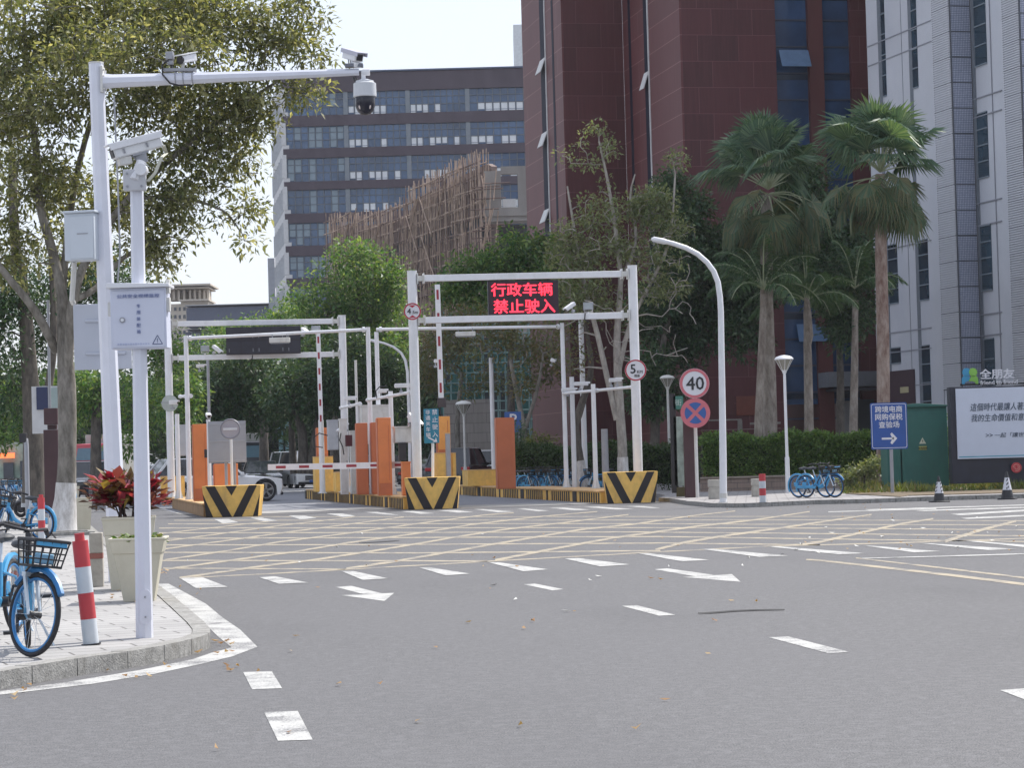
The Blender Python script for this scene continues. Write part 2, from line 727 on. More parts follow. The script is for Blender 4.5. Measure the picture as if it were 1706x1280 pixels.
for st in walk(outer, .62)[:150]:
    inn = inset(st, .155)
    a, b_ = st[0], st[-1]
    d = (b_ - a).normalized() * .006
    st = [st[0] + d] + st[1:-1] + [st[-1] - d]
    inn[0] += d; inn[-1] -= d
    k = len(st)
    h = .135 + rnd.uniform(-.002, .002)
    vs = [(p.x, p.y, -.05) for p in st] + [(p.x, p.y, h) for p in st] + [(p.x, p.y, h) for p in inn]
    fs = []
    for i in range(k - 1):
        fs.append((i, i + 1, k + i + 1, k + i))
        fs.append((k + i, k + i + 1, 2 * k + i + 1, 2 * k + i))
    fs += [(0, k, 2 * k), (k - 1, 3 * k - 1, 2 * k - 1)]
    mbk.add(vs, fs)
o = mbk.build('kerb', M_KERB, loc=(0, 0, 0), bevel=.012)
o['kind'] = 'structure'


def ribbon(poly, th):
    """poly in photo pixels -> ground quads, th = half thickness in photo pixels at each point"""
    q = []
    for i in range(len(poly) - 1):
        (x0, y0), (x1, y1) = poly[i], poly[i + 1]
        t0 = th[i] if isinstance(th, list) else th
        t1 = th[i + 1] if isinstance(th, list) else th
        q.append([G(x0, y0 - t0), G(x1, y1 - t1), G(x1, y1 + t1), G(x0, y0 + t0)])
    return q


def markings(name, polys, z, m, label=None):
    return flat(name, polys, z, m)


def quad(*p): return [G(x, y) for x, y in p]


dash = [quad((405, 1121), (453, 1120), (470, 1148), (420, 1150)),
        quad((440, 1188), (496, 1186), (521, 1234), (463, 1236)),
        quad((871.5, 974.4), (889.5, 973), (938.5, 982.7), (920.5, 984.8)),
        quad((1036, 1010.6), (1061, 1009.6), (1125, 1025.5), (1098, 1027)),
        quad((1280.5, 1063), (1314, 1061.7), (1414.4, 1087.5), (1380.7, 1090)),
        quad((1666, 1151.4), (1712, 1148), (1860, 1198), (1800, 1202))]
markings('lane_dash_markings', dash, .003, M_WHITE)
zeb = [quad((299, 964), (337, 963), (379, 979), (326, 981)),
       quad((431.5, 963), (456, 961), (514, 972), (465, 974)),
       quad((568, 952.5), (588, 952.5), (647, 965), (604, 967.5)),
       quad((699, 947), (719, 947), (782.5, 957), (742.5, 960)),
       quad((813.5, 938), (830, 938), (914, 950), (871.5, 953)),
       quad((941, 932), (964, 931), (1049.5, 941.7), (999, 945)),
       quad((1060, 922.6), (1080, 923), (1181.5, 934), (1136, 936.6)),
       quad((1165.6, 915.6), (1187.5, 915.6), (1313, 927), (1265, 929)),
       quad((1279, 911.6), (1300, 911.6), (1440, 923), (1398, 925)),
       quad((1436, 910), (1456, 910.6), (1567, 919.6), (1523, 921.5)),
       quad((1531, 906), (1551, 906.6), (1695, 916), (1645, 917.6)),
       quad((1605, 902), (1620, 902), (1750, 912), (1720, 914))]
markings('crossing_markings', zeb, .0055, M_WHITE)
zf = [((357, 866), (381, 865.6), (397, 871), (371, 873)), ((417, 863.5), (435, 863), (462, 868), (440.5, 869.5)),
      ((480.5, 859.7), (507.6, 859.7), (528, 864), (500, 866)), ((543.7, 856.6), (569.5, 856.3), (593, 860.4), (572, 862)),
      ((604, 853.7), (629, 853.7), (665, 859), (642, 858)), ((668, 852.7), (688, 852), (724.5, 856), (701, 857)),
      ((726, 851), (758, 850.6), (789, 854), (763, 855)), ((789, 849), (804, 849), (856, 853), (830, 854.5)),
      ((861, 848.5), (874, 848), (915, 851.7), (897, 852.7)), ((913, 847), (938.6, 846.5), (984, 850), (957, 851)),
      ((972, 845.5), (998, 845), (1057, 849), (1026, 849.6)), ((1042, 844), (1073, 844), (1100, 847), (1085.6, 847.5)),
      ((1583, 857.5), (1720, 849), (1720, 852), (1600, 859.5)), ((1520, 851), (1720, 845), (1720, 847), (1540, 852.5)),
      ((1600, 864), (1720, 858), (1720, 860.5), (1610, 866)), ((1440, 849.5), (1720, 841), (1720, 842.5), (1450, 851)),
      ((1380, 853), (1560, 847.5), (1560, 849), (1380, 854.5))]
markings('far_crossing_markings', [quad(*q) for q in zf], .0055, M_WHITE)
arr = [quad((560, 979), (585, 977), (636, 989.6), (607, 991.4)), quad((568.5, 992.7), (656.7, 988.8), (640.6, 1002.5)),
       quad((1090, 949.5), (1112, 948), (1189.5, 958.7), (1158, 961.2)), quad((1137, 962.5), (1219.4, 957.5), (1234, 970.5))]
markings('arrow_markings', arr, .003, M_WHITE)
# painted edge line round the kerb
outer_l = [(-60, 1170), (0, 1159), (152, 1141), (258, 1124), (335, 1107.6), (387, 1095), (429, 1079), (400, 1050), (372, 1031), (343, 1007), (310, 989), (281, 973.5), (263, 973.5)]
inner_l = [(-60, 1164), (0, 1153), (116, 1137), (232, 1118), (320, 1100), (352, 1089), (386, 1080), (366, 1064), (349, 1048), (322, 1024), (293, 1001), (270, 985), (258, 978)]
markings('kerb_edge_line', [quad(outer_l[i], outer_l[i + 1], inner_l[i + 1], inner_l[i]) for i in range(len(outer_l) - 1)], .003, M_WHITE)
# yellow box junction
fam = []
for pl, t in (
        ([(299, 964), (440, 957), (575, 949.5), (812, 936), (1100, 920), (1275, 911), (1500, 905), (1950, 889)], .8),
        ([(272, 947.4), (575, 949)], .9), ([(265, 934.5), (700, 935.2), (812, 935.5)], 1.0), ([(265, 921), (700, 922), (1100, 918)], 1.0),
        ([(265, 908.7), (660, 908), (1100, 905.5), (1366, 908.5)], .9), ([(265, 897.8), (1100, 894.6), (1366, 898.6), (1760, 903.6)], .85),
        ([(265, 888.5), (1060, 887), (1366, 889.7), (1760, 894)], .8), ([(265, 880.5), (1060, 879.8), (1366, 880.7), (1760, 884)], .7),
        ([(280, 873.5), (1060, 873), (1366, 874.7), (1720, 875)], .6), ([(290, 867.5), (1366, 867), (1720, 868.5)], .5), ([(400, 861.5), (1450, 861)], .4)):
    fam += ribbon(pl, t)
markings('yellow_cross_lines', fam, .002, M_YEL)
fam = []
for pl, t in (
        ([(577, 948.6), (660, 936), (825, 907), (969, 883), (1060, 873.5), (1160, 859), (1225, 852)], [1.9, 1.8, 1.6, 1.4, 1.2, .9, .7]),
        ([(825, 934.5), (918, 916), (1021, 897), (1160, 877.8), (1259, 866.8), (1349, 853)], [2, 1.8, 1.6, 1.4, 1.2, .9]),
        ([(1092, 917), (1140, 904.7), (1200, 894.7), (1319, 877.8), (1366, 870.7), (1452, 858)], [1.9, 1.9, 1.8, 1.6, 1.4, 1]),
        ([(1337, 908), (1366, 903.6), (1446, 885.7), (1505, 872.7), (1555, 865)], [2, 2, 1.8, 1.5, 1.2]),
        ([(1575, 902.6), (1635, 883.7), (1693, 868.8)], [2.6, 2.2, 1.7]),
        ([(299, 964), (440.5, 943.5), (518, 934.5), (621, 919), (700, 906), (758, 895.8), (840.5, 882.9), (944, 871), (1047, 858)], [1.7, 1.6, 1.6, 1.5, 1.4, 1.3, 1.2, 1, .8]),
        ([(275.5, 949.4), (384, 934.5), (492, 920), (582, 904.8), (700, 888.8), (784, 875), (892, 862), (995, 853)], [1.4, 1.4, 1.4, 1.3, 1.2, 1.1, .9, .7]),
        ([(275.5, 933.7), (376, 919), (466, 903.5), (569.5, 890.6), (700, 872.5), (804, 859), (856, 855)], [1.3, 1.3, 1.2, 1.1, 1, .8, .7]),
        ([(270, 916), (363, 903.5), (466, 889), (544, 879), (673, 862)], [1.1, 1.1, 1, .9, .7]),
        ([(270, 903), (363, 890.6), (466, 876.4), (590, 862)], [1, .9, .8, .6]),
        ([(262, 890.6), (363, 879), (466, 867.4)], [.8, .7, .6])):
    fam += ribbon(pl, t)
markings('yellow_box_lines', fam, .004, M_YEL)
markings('yellow_centre_lines', ribbon([(1343, 933), (1366, 934.5), (1470, 946), (1600, 961), (2050, 1018)], [1, 1.3, 1.7, 2, 2.2]) +
         ribbon([(1426, 930.5), (1560, 946), (2050, 1005)], [.8, 1.3, 1.7]), .003, M_YEL)
markings('white_stop_line', ribbon([(1436, 931.5), (1570, 928), (2050, 914)], [.6, .9, 1]), .006, M_WHITE)

# gate paving and its pale concrete apron
ap = [G(x, y) for x, y in ((300, 858), (430, 857), (520, 853), (660, 848), (800, 845.5), (1000, 840), (1110, 838))]
back_p = [ap[-1] + Uv * 75, ap[0] + Uv * 75]
flat('gate_paving', [[tuple(p.xy) for p in ap] + [tuple(p.xy) for p in back_p]], .004, M_PLAZA)
ap2 = [(p + Uv * 3.2) for p in ap]
flat('gate_apron', [[tuple(p.xy) for p in ap] + [tuple(p.xy) for p in reversed(ap2)]], .008, M_APRON)

# right pavement with kerb
rk = [G(x, y) for x, y in ((1098, 836), (1116, 837), (1146, 842), (1187, 846), (1231, 846.5), (1289, 844.5), (1359, 841), (1446, 839), (1539, 835.5), (1620, 833), (1706, 830.5), (1800, 828))]
rk = [Vector((p.x, p.y)) for p in rk] + [Vector((60, 74))]
rbk = [Vector((60, 130)), Vector((4.5, 130)), Vector((5.0, 80))]
ri = [p + Vector((0, .16)) for p in rk]
slab('far_pavement', [tuple(p) for p in ri] + [tuple(p) for p in rbk], -.05, .112, M_TILE2)
mbk = MB()
for st in walk(rk, .8)[:70]:
    k = len(st)
    inn = [p + Vector((0, .15)) for p in st]
    d = (st[-1] - st[0]).normalized() * .008
    st = [st[0] + d] + st[1:-1] + [st[-1] - d]
    h = .12 + rnd.uniform(-.004, .004)
    vs = [(p.x, p.y, -.05) for p in st] + [(p.x, p.y, h) for p in st] + [(p.x, p.y, h) for p in inn]
    fs = []
    for i in range(k - 1):
        fs += [(i, i + 1, k + i + 1, k + i), (k + i, k + i + 1, 2 * k + i + 1, 2 * k + i)]
    fs += [(0, k, 2 * k), (k - 1, 3 * k - 1, 2 * k - 1)]
    mbk.add(vs, fs)
o = mbk.build('far_kerb', M_KERB, loc=(0, 0, 0))
o['kind'] = 'structure'
# planted verge behind the right kerb
verge = [G(x, y, .125) for x, y in ((1410, 823), (1500, 828), (1513, 826), (1706, 821), (1850, 817))]
vp = [tuple(v.xy) for v in verge] + [(30, 90), (12.0, 90)]
slab('verge_soil', vp, 0, .135, mat('dry_soil', (.16, .12, .08), .95, var=.3, scale=6, bump=.4, dirt=(.10, .12, .05)))
# ---------------------------------------------------------------- buildings
M_GLASS = mat('blue_glass', (.035, .075, .16), .12, var=.5, scale=.35, spec=.6)
M_GLASSD = mat('dark_glass', (.02, .035, .06), .1, var=.6, scale=.5, spec=.7)
M_GLASSO = mat('office_glass', (.05, .11, .22), .12, var=.55, scale=.25, spec=.7)
M_WHITEB = mat('white_blind', (.75, .78, .80), .7, var=.06)
M_BROWN = mat('brown_cladding', (.085, .068, .085), .75, var=.2, scale=.8, stretch=(1, 1, .3))
M_PIER = mat('grey_pier', (.22, .25, .28), .8, var=.15)
M_MULL = mat('mullion_grey', (.13, .15, .18), .6)
M_LIGHTP = mat('pale_panel', (.62, .62, .62), .7)


def facade_frame(p0, d):
    """local frame of a facade starting at p0 and running along unit vector d (horizontal), outward normal to the right-hand side d x z"""
    d = Vector((d.x, d.y, 0)).normalized()
    return d, d.cross(Z)


def fbox(mb, p0, d, x0, x1, z0, z1, off, th):
    """box on a facade: from x0 to x1 along d, z0..z1, outer face 'off' in front of the wall plane, thickness th"""
    nrm = Vector((d.y, -d.x, 0))
    a = Vector((p0.x, p0.y, 0)) + d * x0 + nrm * off
    b = Vector((p0.x, p0.y, 0)) + d * x1 + nrm * off
    q = [a, b, b - nrm * th, a - nrm * th]
    mb.add([Vector((v.x, v.y, z0)) for v in q] + [Vector((v.x, v.y, z1)) for v in q],
           [(3, 2, 1, 0), (4, 5, 6, 7), (0, 1, 5, 4), (1, 2, 6, 5), (2, 3, 7, 6), (3, 0, 4, 7)])
    return mb


# ---- brown office block with bands of windows
YO = 235.0
oL = P(473, 300, YO); oR = P(905, 300, YO)
d = X
zt = lambda y, x=700: P(x, y, YO).z
ob = thing('office_building', 'tall brown office block with long rows of blue windows behind the bamboo scaffolding', 'building', (oL.x, YO, 0))
W = oR.x - oL.x
side = Vector((-.155, 1, 0)).normalized()
slab('wall', [(oL.x + .35, YO + .5), (oR.x, YO + .5), (oR.x, YO + 18), (oL.x + .35 + side.x * 18, YO + 18)], 0, zt(120) - 1.0, mat('dark_core', (.05, .06, .08), .8), kind=None, parent=ob)
bands = [(117.5, 149), (187, 205), (242, 258), (297, 311), (350, 366), (404, 421), (458, 474), (511, 527), (564, 580)]
mb = MB(); mbl = MB()
for y0, y1 in bands:
    fbox(mb, oL, d, 0, W, zt(y1), zt(y0), 0.0, .9)
    q = [Vector((oL.x, YO, 0)), Vector((oL.x, YO, 0)) + side * 18]
    nn = Vector((-side.y, side.x, 0))
    mbl.add([Vector((p.x + nn.x * k, p.y + nn.y * k, z)) for z in (zt(y1, 470), zt(y0 + (0 if y0 > 130 else 3), 470)) for p, k in ((q[0], .02), (q[1], .02), (q[1], -.6), (q[0], -.6))],
            [(3, 2, 1, 0), (4, 5, 6, 7), (0, 1, 5, 4), (1, 2, 6, 5), (2, 3, 7, 6), (3, 0, 4, 7)])
mb.build('spandrel_band', M_BROWN, ob)
mbl.build('side_spandrel', M_LIGHTP, ob)
mb = MB()
xs = [0, (579 - 473) / 4000 * YO, (683 - 473) / 4000 * YO, (783 - 473) / 4000 * YO, W]
for x in xs[1:4]:
    fbox(mb, oL, d, x - .22, x + .22, 0, zt(149) - .01, -.06, .7)
fbox(mb, oL, d, 0.0, .35, 0, zt(149) - .01, -.06, .7)
mb.build('pier', M_PIER, ob)
mb = MB()
fbox(mb, oL, d, -.05, W, zt(117), zt(114.5), .15, 1.2)
mb.build('parapet_cap', mat('parapet_blue_grey', (.10, .13, .2), .6), ob)
rn = random.Random(5)
for i in range(len(bands) - 1):
    za, zb = zt(bands[i + 1][0]), zt(bands[i][1])
    for j in range(4):
        x0, x1 = xs[j] + .22 + (.13 if j == 0 else 0), xs[j + 1] - .22
        f = MB()
        nm = 9 if j else 8
        for k in range(1, nm):
            x = x0 + (x1 - x0) * k / nm
            fbox(f, oL, d, x - .04, x + .04, za + .01, zb - .01, -.16, .1)
        h = zb - za
        for t in (.38, .72):
            fbox(f, oL, d, x0, x1, za + h * t - .035, za + h * t + .035, -.19, .07)
        w = f.build('window', M_MULL, ob)
        g_ = MB()
        fbox(g_, oL, d, x0, x1, za + .005, zb - .005, -.27, .05)
        g_.build('pane', M_GLASSO, w)
        bl = MB()
        for k in range(nm):
            x = x0 + (x1 - x0) * k / nm
            wd = (x1 - x0) / nm
            if j and (rn.random() < (.92 if k < 6 else .45 if k == 7 else .06)):
                fbox(bl, oL, d, x + .07, x + wd - .07, za + h * .09, za + h * .36, -.235, .02)
                if rn.random() < .8: fbox(bl, oL, d, x + .07, x + wd - .07, za + .02, za + h * .07, -.235, .02)
            if not j and rn.random() < .42:
                fbox(bl, oL, d, x + .07, x + wd - .07, za + h * (.42 if rn.random() < .6 else .06), za + h * .95, -.235, .02)
        bl.build('blind', M_WHITEB if j else mat('pale_curtain', (.26, .33, .38), .8), w)
mb = MB()
nn = Vector((-side.y, side.x, 0))
f = MB()
for i in range(len(bands) - 1):
    za, zb = zt(bands[i + 1][0], 470), zt(bands[i][1], 470)
    q = [Vector((oL.x, YO, 0)) + side * .2, Vector((oL.x, YO, 0)) + side * 17.5]
    mb.add([Vector((p.x - nn.x * k, p.y - nn.y * k, z)) for z in (za, zb) for p, k in ((q[0], .2), (q[1], .2), (q[1], .3), (q[0], .3))],
           [(3, 2, 1, 0), (4, 5, 6, 7), (0, 1, 5, 4), (1, 2, 6, 5), (2, 3, 7, 6), (3, 0, 4, 7)])
    for t in (.05, 3, 6, 9, 12, 15, 17.6):
        p = Vector((oL.x, YO, 0)) + side * t
        f.bar((p.x - nn.x * .08, p.y - nn.y * .08, za), (p.x - nn.x * .08, p.y - nn.y * .08, zb), .45, .2)
mb.build('side_window', mat('sky_reflection_glass', (.30, .38, .48), .15), ob)  # pale sky reflection is put into the glass colour
f.build('side_mullion', M_LIGHTP, ob)

# ---- dark red building: stepped, panel clad
def panelmat(name, col, joint, w, h, seam=.012, var=.12, dirx=(1, 0), offs=.35):
    m, n, b = nt_new(name)
    g = N(n, 'ShaderNodeNewGeometry')
    sp = N(n, 'ShaderNodeSeparateXYZ')
    dt = N(n, 'ShaderNodeVectorMath'); dt.operation = 'DOT_PRODUCT'
    dt.inputs[1].default_value = (dirx[0], dirx[1], 0)
    n.links.new(g.outputs['Position'], dt.inputs[0])
    n.links.new(g.outputs['Position'], sp.inputs[0])
    cb = N(n, 'ShaderNodeCombineXYZ')
    n.links.new(dt.outputs['Value'], cb.inputs[0])
    n.links.new(sp.outputs[2], cb.inputs[1])
    br = N(n, 'ShaderNodeTexBrick')
    br.offset = offs
    br.offset_frequency = 2
    br.inputs['Scale'].default_value = 1
    br.inputs['Brick Width'].default_value = w
    br.inputs['Row Height'].default_value = h
    br.inputs['Mortar Size'].default_value = seam
    br.inputs['Mortar Smooth'].default_value = .2
    br.inputs['Color1'].default_value = tuple(c * (1 - var) for c in col) + (1,)
    br.inputs['Color2'].default_value = tuple(c * (1 + var) for c in col) + (1,)
    br.inputs['Mortar'].default_value = tuple(joint) + (1,)
    n.links.new(cb.outputs[0], br.inputs[0])
    c = mixc(n, ramp(n, noise(n, .25, 5, .6, stretch=(1, 1, .4)), [(.35, 0), (.7, .45)]), br.outputs[0], tuple(x * .65 for x in col))
    c = mixc(n, ramp(n, noise(n, 9, 2, .6, stretch=(1, 1, .06)), [(.4, 0), (.7, .22)]), c, tuple(x * 1.6 + .01 for x in col))
    n.links.new(c, b.inputs['Base Color'])
    b.inputs['Roughness'].default_value = .6
    bp = N(n, 'ShaderNodeBump'); bp.invert = True
    bp.inputs['Strength'].default_value = .3; bp.inputs['Distance'].default_value = .02
    n.links.new(br.outputs['Fac'], bp.inputs['Height']); n.links.new(bp.outputs[0], b.inputs['Normal'])
    return m


YR = 112.0
mR_f = panelmat('maroon_panels', (.082, .019, .022), (.19, .08, .085), 2.0, 1.24, dirx=(Vv.x, Vv.y), seam=.013, var=.22)
mR_s = panelmat('maroon_lit_side_panels', (.115, .032, .034), (.30, .165, .16), 12, 1.24, dirx=(Uv.x, Uv.y), seam=.016)  # brighter light on the side faces put into a lighter maroon
rb = thing('red_panel_building', 'tall dark red panel clad building with narrow window slots rising behind the palms', 'building', (P(1152, 760, YR).x, YR, 0))
c4 = P(1131, 5, YR); c4 = Vector((c4.x, c4.y, 0))
def reach(p, dr, px, y=5):
    """walk from p along dr until it shows at photo column px (at photo row y)"""
    lo, hi = 0.0, 60.0
    def col(s_):
        q = p + dr * s_
        e = P(px, y, q.y)
        return q.x - e.x
    a = col(0)
    if abs(a) < .02 or (col(hi) > 0) == (a > 0): return 0.0
    for _ in range(50):
        mid = (lo + hi) / 2
        if (col(mid) > 0) == (a > 0): lo = mid
        else: hi = mid
    return lo
HB = 46
s3 = reach(c4, Uv, 1036); q3 = c4 + Uv * s3
s2 = reach(q3, -Vv, 934); q2 = q3 - Vv * s2
s1 = reach(q2, Uv, 868); q1 = q2 + Uv * s1
s4 = reach(c4, Vv, 1443); q4 = c4 + Vv * s4
ext = 16
slab('wall', [tuple(v.xy) for v in (c4, q3, q3 + Vv * .1, c4 + Vv * .1)], 0, HB, mR_s, kind=None, parent=rb)
slab('wall', [tuple(v.xy) for v in (q2, q1, q1 + Vv * .1, q2 + Vv * .1)], 0, HB, mR_s, kind=None, parent=rb)
slab('wall', [tuple(v.xy) for v in (q2 + Vv * .102 + Uv * .003, q3 - Vv * .003 + Uv * .003, q3 + Uv * 6 - Vv * .003, q2 + Uv * 6 + Vv * .102)], 0, HB, mR_f, kind=None, parent=rb)
# front: piers and glass bays
def colx(px, y=60): return reach(c4, Vv, px, y)
xa = colx(1292); xb = colx(1347); xc = colx(1371); xd = colx(1417)
w1 = MB()
dV = Vv
fbox(w1, c4, dV, .102, xa, 0, HB, -.003, 8)
w1.build('front_wall', mR_f, rb)
mR_p = mat('red_pier', (.085, .022, .022), .6, var=.25, scale=.5, stretch=(1, 1, .3))
w1 = MB()
fbox(w1, c4, dV, xb, xc, 0, HB, .0, 6); w1.build('pier', mR_p, rb)
w1 = MB()
fbox(w1, c4, dV, xd, s4 + ext, 0, HB, .0, 6); w1.build('pier', mR_f, rb)
for (x0, x1) in ((xa, xb), (xc, xd)):
    gl = MB(); fr = MB(); sp = MB()
    zf = [P(1320, y, YR + 5).z for y in range(700, -60, -43)]
    fbox(gl, c4, dV, x0 + .003, x1 - .003, 3.6, HB, -.30, .2)
    for i, z_ in enumerate(zf):
        fbox(fr, c4, dV, x0 + .003, x1 - .003, z_ - .04, z_ + .04, -.24, .08)
        if i % 3 == 1: fbox(sp, c4, dV, x0 + .01, x1 - .01, z_ - .32, z_ - .06, -.26, .03)
    w = fr.build('window_strip', mat('slot_frame', (.03, .04, .07), .5), rb)
    gl.build('pane', M_GLASS, w)
    sp.build('spandrel_glass', M_GLASSD, w)
# opened vent panes
def ovent(px, py0, py1, base, wd, out=.35):
    z1 = P(px, py0, YR).z; z0 = P(px, py1, YR).z
    x = colx(px)
    nrm = Vector((dV.y, -dV.x, 0))
    a = c4 + dV * (x - wd / 2); b_ = c4 + dV * (x + wd / 2)
    mb = MB()
    mb.add([a + Z * z1 - nrm * .1, b_ + Z * z1 - nrm * .1, b_ + nrm * out + Z * z0, a + nrm * out + Z * z0,
            a + Z * z1 - nrm * .06, b_ + Z * z1 - nrm * .06, b_ + nrm * (out + .04) + Z * z0, a + nrm * (out + .04) + Z * z0],
           [(0, 1, 2, 3), (7, 6, 5, 4), (0, 4, 5, 1), (1, 5, 6, 2), (2, 6, 7, 3), (3, 7, 4, 0)])
    return mb.build('open_window', mat('vent_glass', (.10, .17, .28), .2), rb)
ovent(1322, 76, 106, rb, 1.45)
ovent(1338, 538, 568, rb, 1.5, .25)
# dark slots on the oblique faces with pale reveal and tilted vents
def slot(p, dr, pxa, pxb, ya, zlo, zhi, pale, vents):
    sa, sb = reach(p, dr, pxa, ya), reach(p, dr, pxb, ya)
    sa, sb = min(sa, sb), max(sa, sb)
    nrm = Vector((-dr.y, dr.x, 0))
    f = MB()
    q = [p + dr * sa + nrm * .012, p + dr * sb + nrm * .012, p + dr * sb - nrm * .1, p + dr * sa - nrm * .1]
    f.add([Vector((v.x, v.y, z_)) for z_ in (zlo, zhi) for v in q], [(0, 1, 2, 3), (7, 6, 5, 4), (4, 5, 1, 0), (5, 6, 2, 1), (6, 7, 3, 2), (7, 4, 0, 3)])
    w = f.build('window_slot', mat('slot_dark', (.012, .014, .03), .7, spec=.2), rb)
    if pale:
        f = MB()
        q = [p + dr * sa + nrm * .05, p + dr * (sa - .12) + nrm * .05, p + dr * (sa - .12) - nrm * .05, p + dr * sa - nrm * .05]
        f.add([Vector((v.x, v.y, z_)) for z_ in (zlo, zhi) for v in q], [(3, 2, 1, 0), (4, 5, 6, 7), (0, 1, 5, 4), (1, 2, 6, 5), (2, 3, 7, 6), (3, 0, 4, 7)])
        f.build('reveal', M_LIGHTP, w)  # pale strip stands in for the lit edge of the slot
    for z1, z0 in vents:
        a, b_ = p + dr * sa, p + dr * sb
        f = MB()
        f.add([a + Z * z1, b_ + Z * z1, b_ + nrm * .28 + Z * z0, a + nrm * .28 + Z * z0, a + Z * z1 + nrm * .05, b_ + Z * z1 + nrm * .05, b_ + nrm * .33 + Z * z0, a + nrm * .33 + Z * z0],
              [(0, 1, 2, 3), (7, 6, 5, 4), (0, 4, 5, 1), (1, 5, 6, 2), (2, 6, 7, 3), (3, 7, 4, 0)])
        f.build('vent_pane', M_LIGHTP, w)
yr1, yr2 = (q1.y + q2.y) / 2, (c4.y + q3.y) / 2
slot(q2, Uv, 898, 906.5, 5, P(905, 395, yr1).z, HB, True, [(P(905, 100, yr1).z, P(905, 124, yr1).z), (P(908, 222, yr1).z, P(908, 246, yr1).z), (P(912, 350, yr1).z, P(912, 372, yr1).z)])
slot(q2, Uv, 919, 922, 60, 3, P(920, 16, yr1).z, False, [])
slot(c4, Uv, 1071, 1078, 5, 4, HB, True, [(P(1078, 116, yr2).z, P(1078, 145, yr2).z)])
slot(c4, Uv, 1045.5, 1049, 5, 4, HB, False, [])
# recessed ground floor: grey canopy box, pale door, entrance lines
def rfront(name, px0, px1, y0, y1, off, th, m, parent=rb, Y=YR + 5):
    f = MB()
    fbox(f, c4, dV, reach(c4, Vv, px0, y0), reach(c4, Vv, px1, y0), P(px0, y1, Y).z, P(px0, y0, Y).z, off, th)
    return f.build(name, m, parent)
rfront('canopy', 1362, 1452, 626, 650, 1.6, 1.5, mat('canopy_grey', (.16, .17, .19), .6))
rfront('canopy', 1375, 1450, 652, 656, 2.0, 1.9, mat('canopy_dark', (.04, .04, .05), .6))
rfront('door', 1393, 1418, 671, 730, .10, .08, mat('pale_door', (.22, .22, .22), .6))
rfront('door', 1428, 1455, 668, 730, .10, .08, mat('dark_door', (.05, .055, .06), .4))
rfront('low_panel', 1226, 1275, 664, 695, .06, .05, mat('rust_panel', (.16, .045, .03), .7))
rfront('low_panel', 1180, 1222, 664, 695, .05, .04, mR_p)

# ---- pale louvred tower on the right
TA = R(15.4)
Tu = Vector((-math.sin(TA), math.cos(TA), 0)); Tv = Vector((math.cos(TA), math.sin(TA), 0))
YT = 100.0
t0 = P(1581, 5, YT); t0 = Vector((t0.x, t0.y, 0))
tw = thing('white_louvred_tower', 'pale grey office tower with louvred panels and tall window slots, at the right', 'building', tuple(t0))
M_TW = mat('tower_panel', (.55, .565, .61), .6, var=.07, scale=.4, dirt=(.45, .48, .56))
M_LOUV = mat('louvre_white', (.60, .615, .66), .5, var=.05)
M_JOINT = mat('panel_joint', (.10, .11, .13), .8)
M_STONE = mat('dark_reveal', (.16, .18, .21), .8)


def gridmat(name):
    m, n, b = nt_new(name)
    g = N(n, 'ShaderNodeNewGeometry')
    dt = N(n, 'ShaderNodeVectorMath'); dt.operation = 'DOT_PRODUCT'
    dt.inputs[1].default_value = (Tv.x, Tv.y, 0)
    sp = N(n, 'ShaderNodeSeparateXYZ'); cb = N(n, 'ShaderNodeCombineXYZ')
    n.links.new(g.outputs['Position'], dt.inputs[0]); n.links.new(g.outputs['Position'], sp.inputs[0])
    n.links.new(dt.outputs['Value'], cb.inputs[0]); n.links.new(sp.outputs[2], cb.inputs[1])
    br = N(n, 'ShaderNodeTexBrick'); br.offset = 0
    for k_, v_ in (('Scale', 1), ('Brick Width', .075), ('Row Height', .075), ('Mortar Size', .011), ('Mortar Smooth', .3)): br.inputs[k_].default_value = v_
    br.inputs['Color1'].default_value = (.33, .36, .46, 1); br.inputs['Color2'].default_value = (.40, .43, .53, 1); br.inputs['Mortar'].default_value = (.10, .12, .17, 1)
    n.links.new(cb.outputs[0], br.inputs[0])
    n.links.new(br.outputs[0], b.inputs['Base Color'])
    b.inputs['Roughness'].default_value = .5
    return m


M_GRID = gridmat('perforated_panel')
sA = reach(t0, Tu, 1442); tA = t0 + Tu * sA
gR = reach(t0, Tv, 1616); t1 = t0 + Tv * gR
t2s = -reach(t1, -Tu, 1697) ; t2 = t1 + Tu * t2s
HT = 42
slab('wall', [tuple(v.xy) for v in (t0, tA, tA + Tv * 30, t0 + Tv * 30)], 0, HT, M_TW, kind=None, parent=tw)
slab('wall', [tuple(v.xy) for v in (t1 + Tv * .02, t2 + Tv * .02, t2 + Tv * 12, t1 + Tv * 12)], 0, HT, M_TW, kind=None, parent=tw)
zrow = [P(1596, 9 + 42.6 * i, YT).z for i in range(-2, 16)]


def towerface(p, dr, s_from, s_to, name, outn, rows, split=2):
    """louvre panels on a face: p + dr*s; outn outward normal"""
    lv, jt = MB(), MB()
    for i in range(len(rows) - 1):
        zb_, za_ = rows[i], rows[i + 1]
        if zb_ - za_ < .05: continue
        a, b_ = p + dr * s_from, p + dr * s_to
        jt.bar(a + outn * .01 + Z * za_, b_ + outn * .01 + Z * za_, .05, .05)
        nl = 11
        for k in range(nl):
            z_ = za_ + (zb_ - za_) * (k + .55) / nl
            lv.bar(a + outn * .03 + Z * z_, b_ + outn * .03 + Z * z_, .045, .06)
    w = lv.build(name, M_LOUV, tw)
    jt.build('joint', M_JOINT, w)
    return w


outA = -Tv
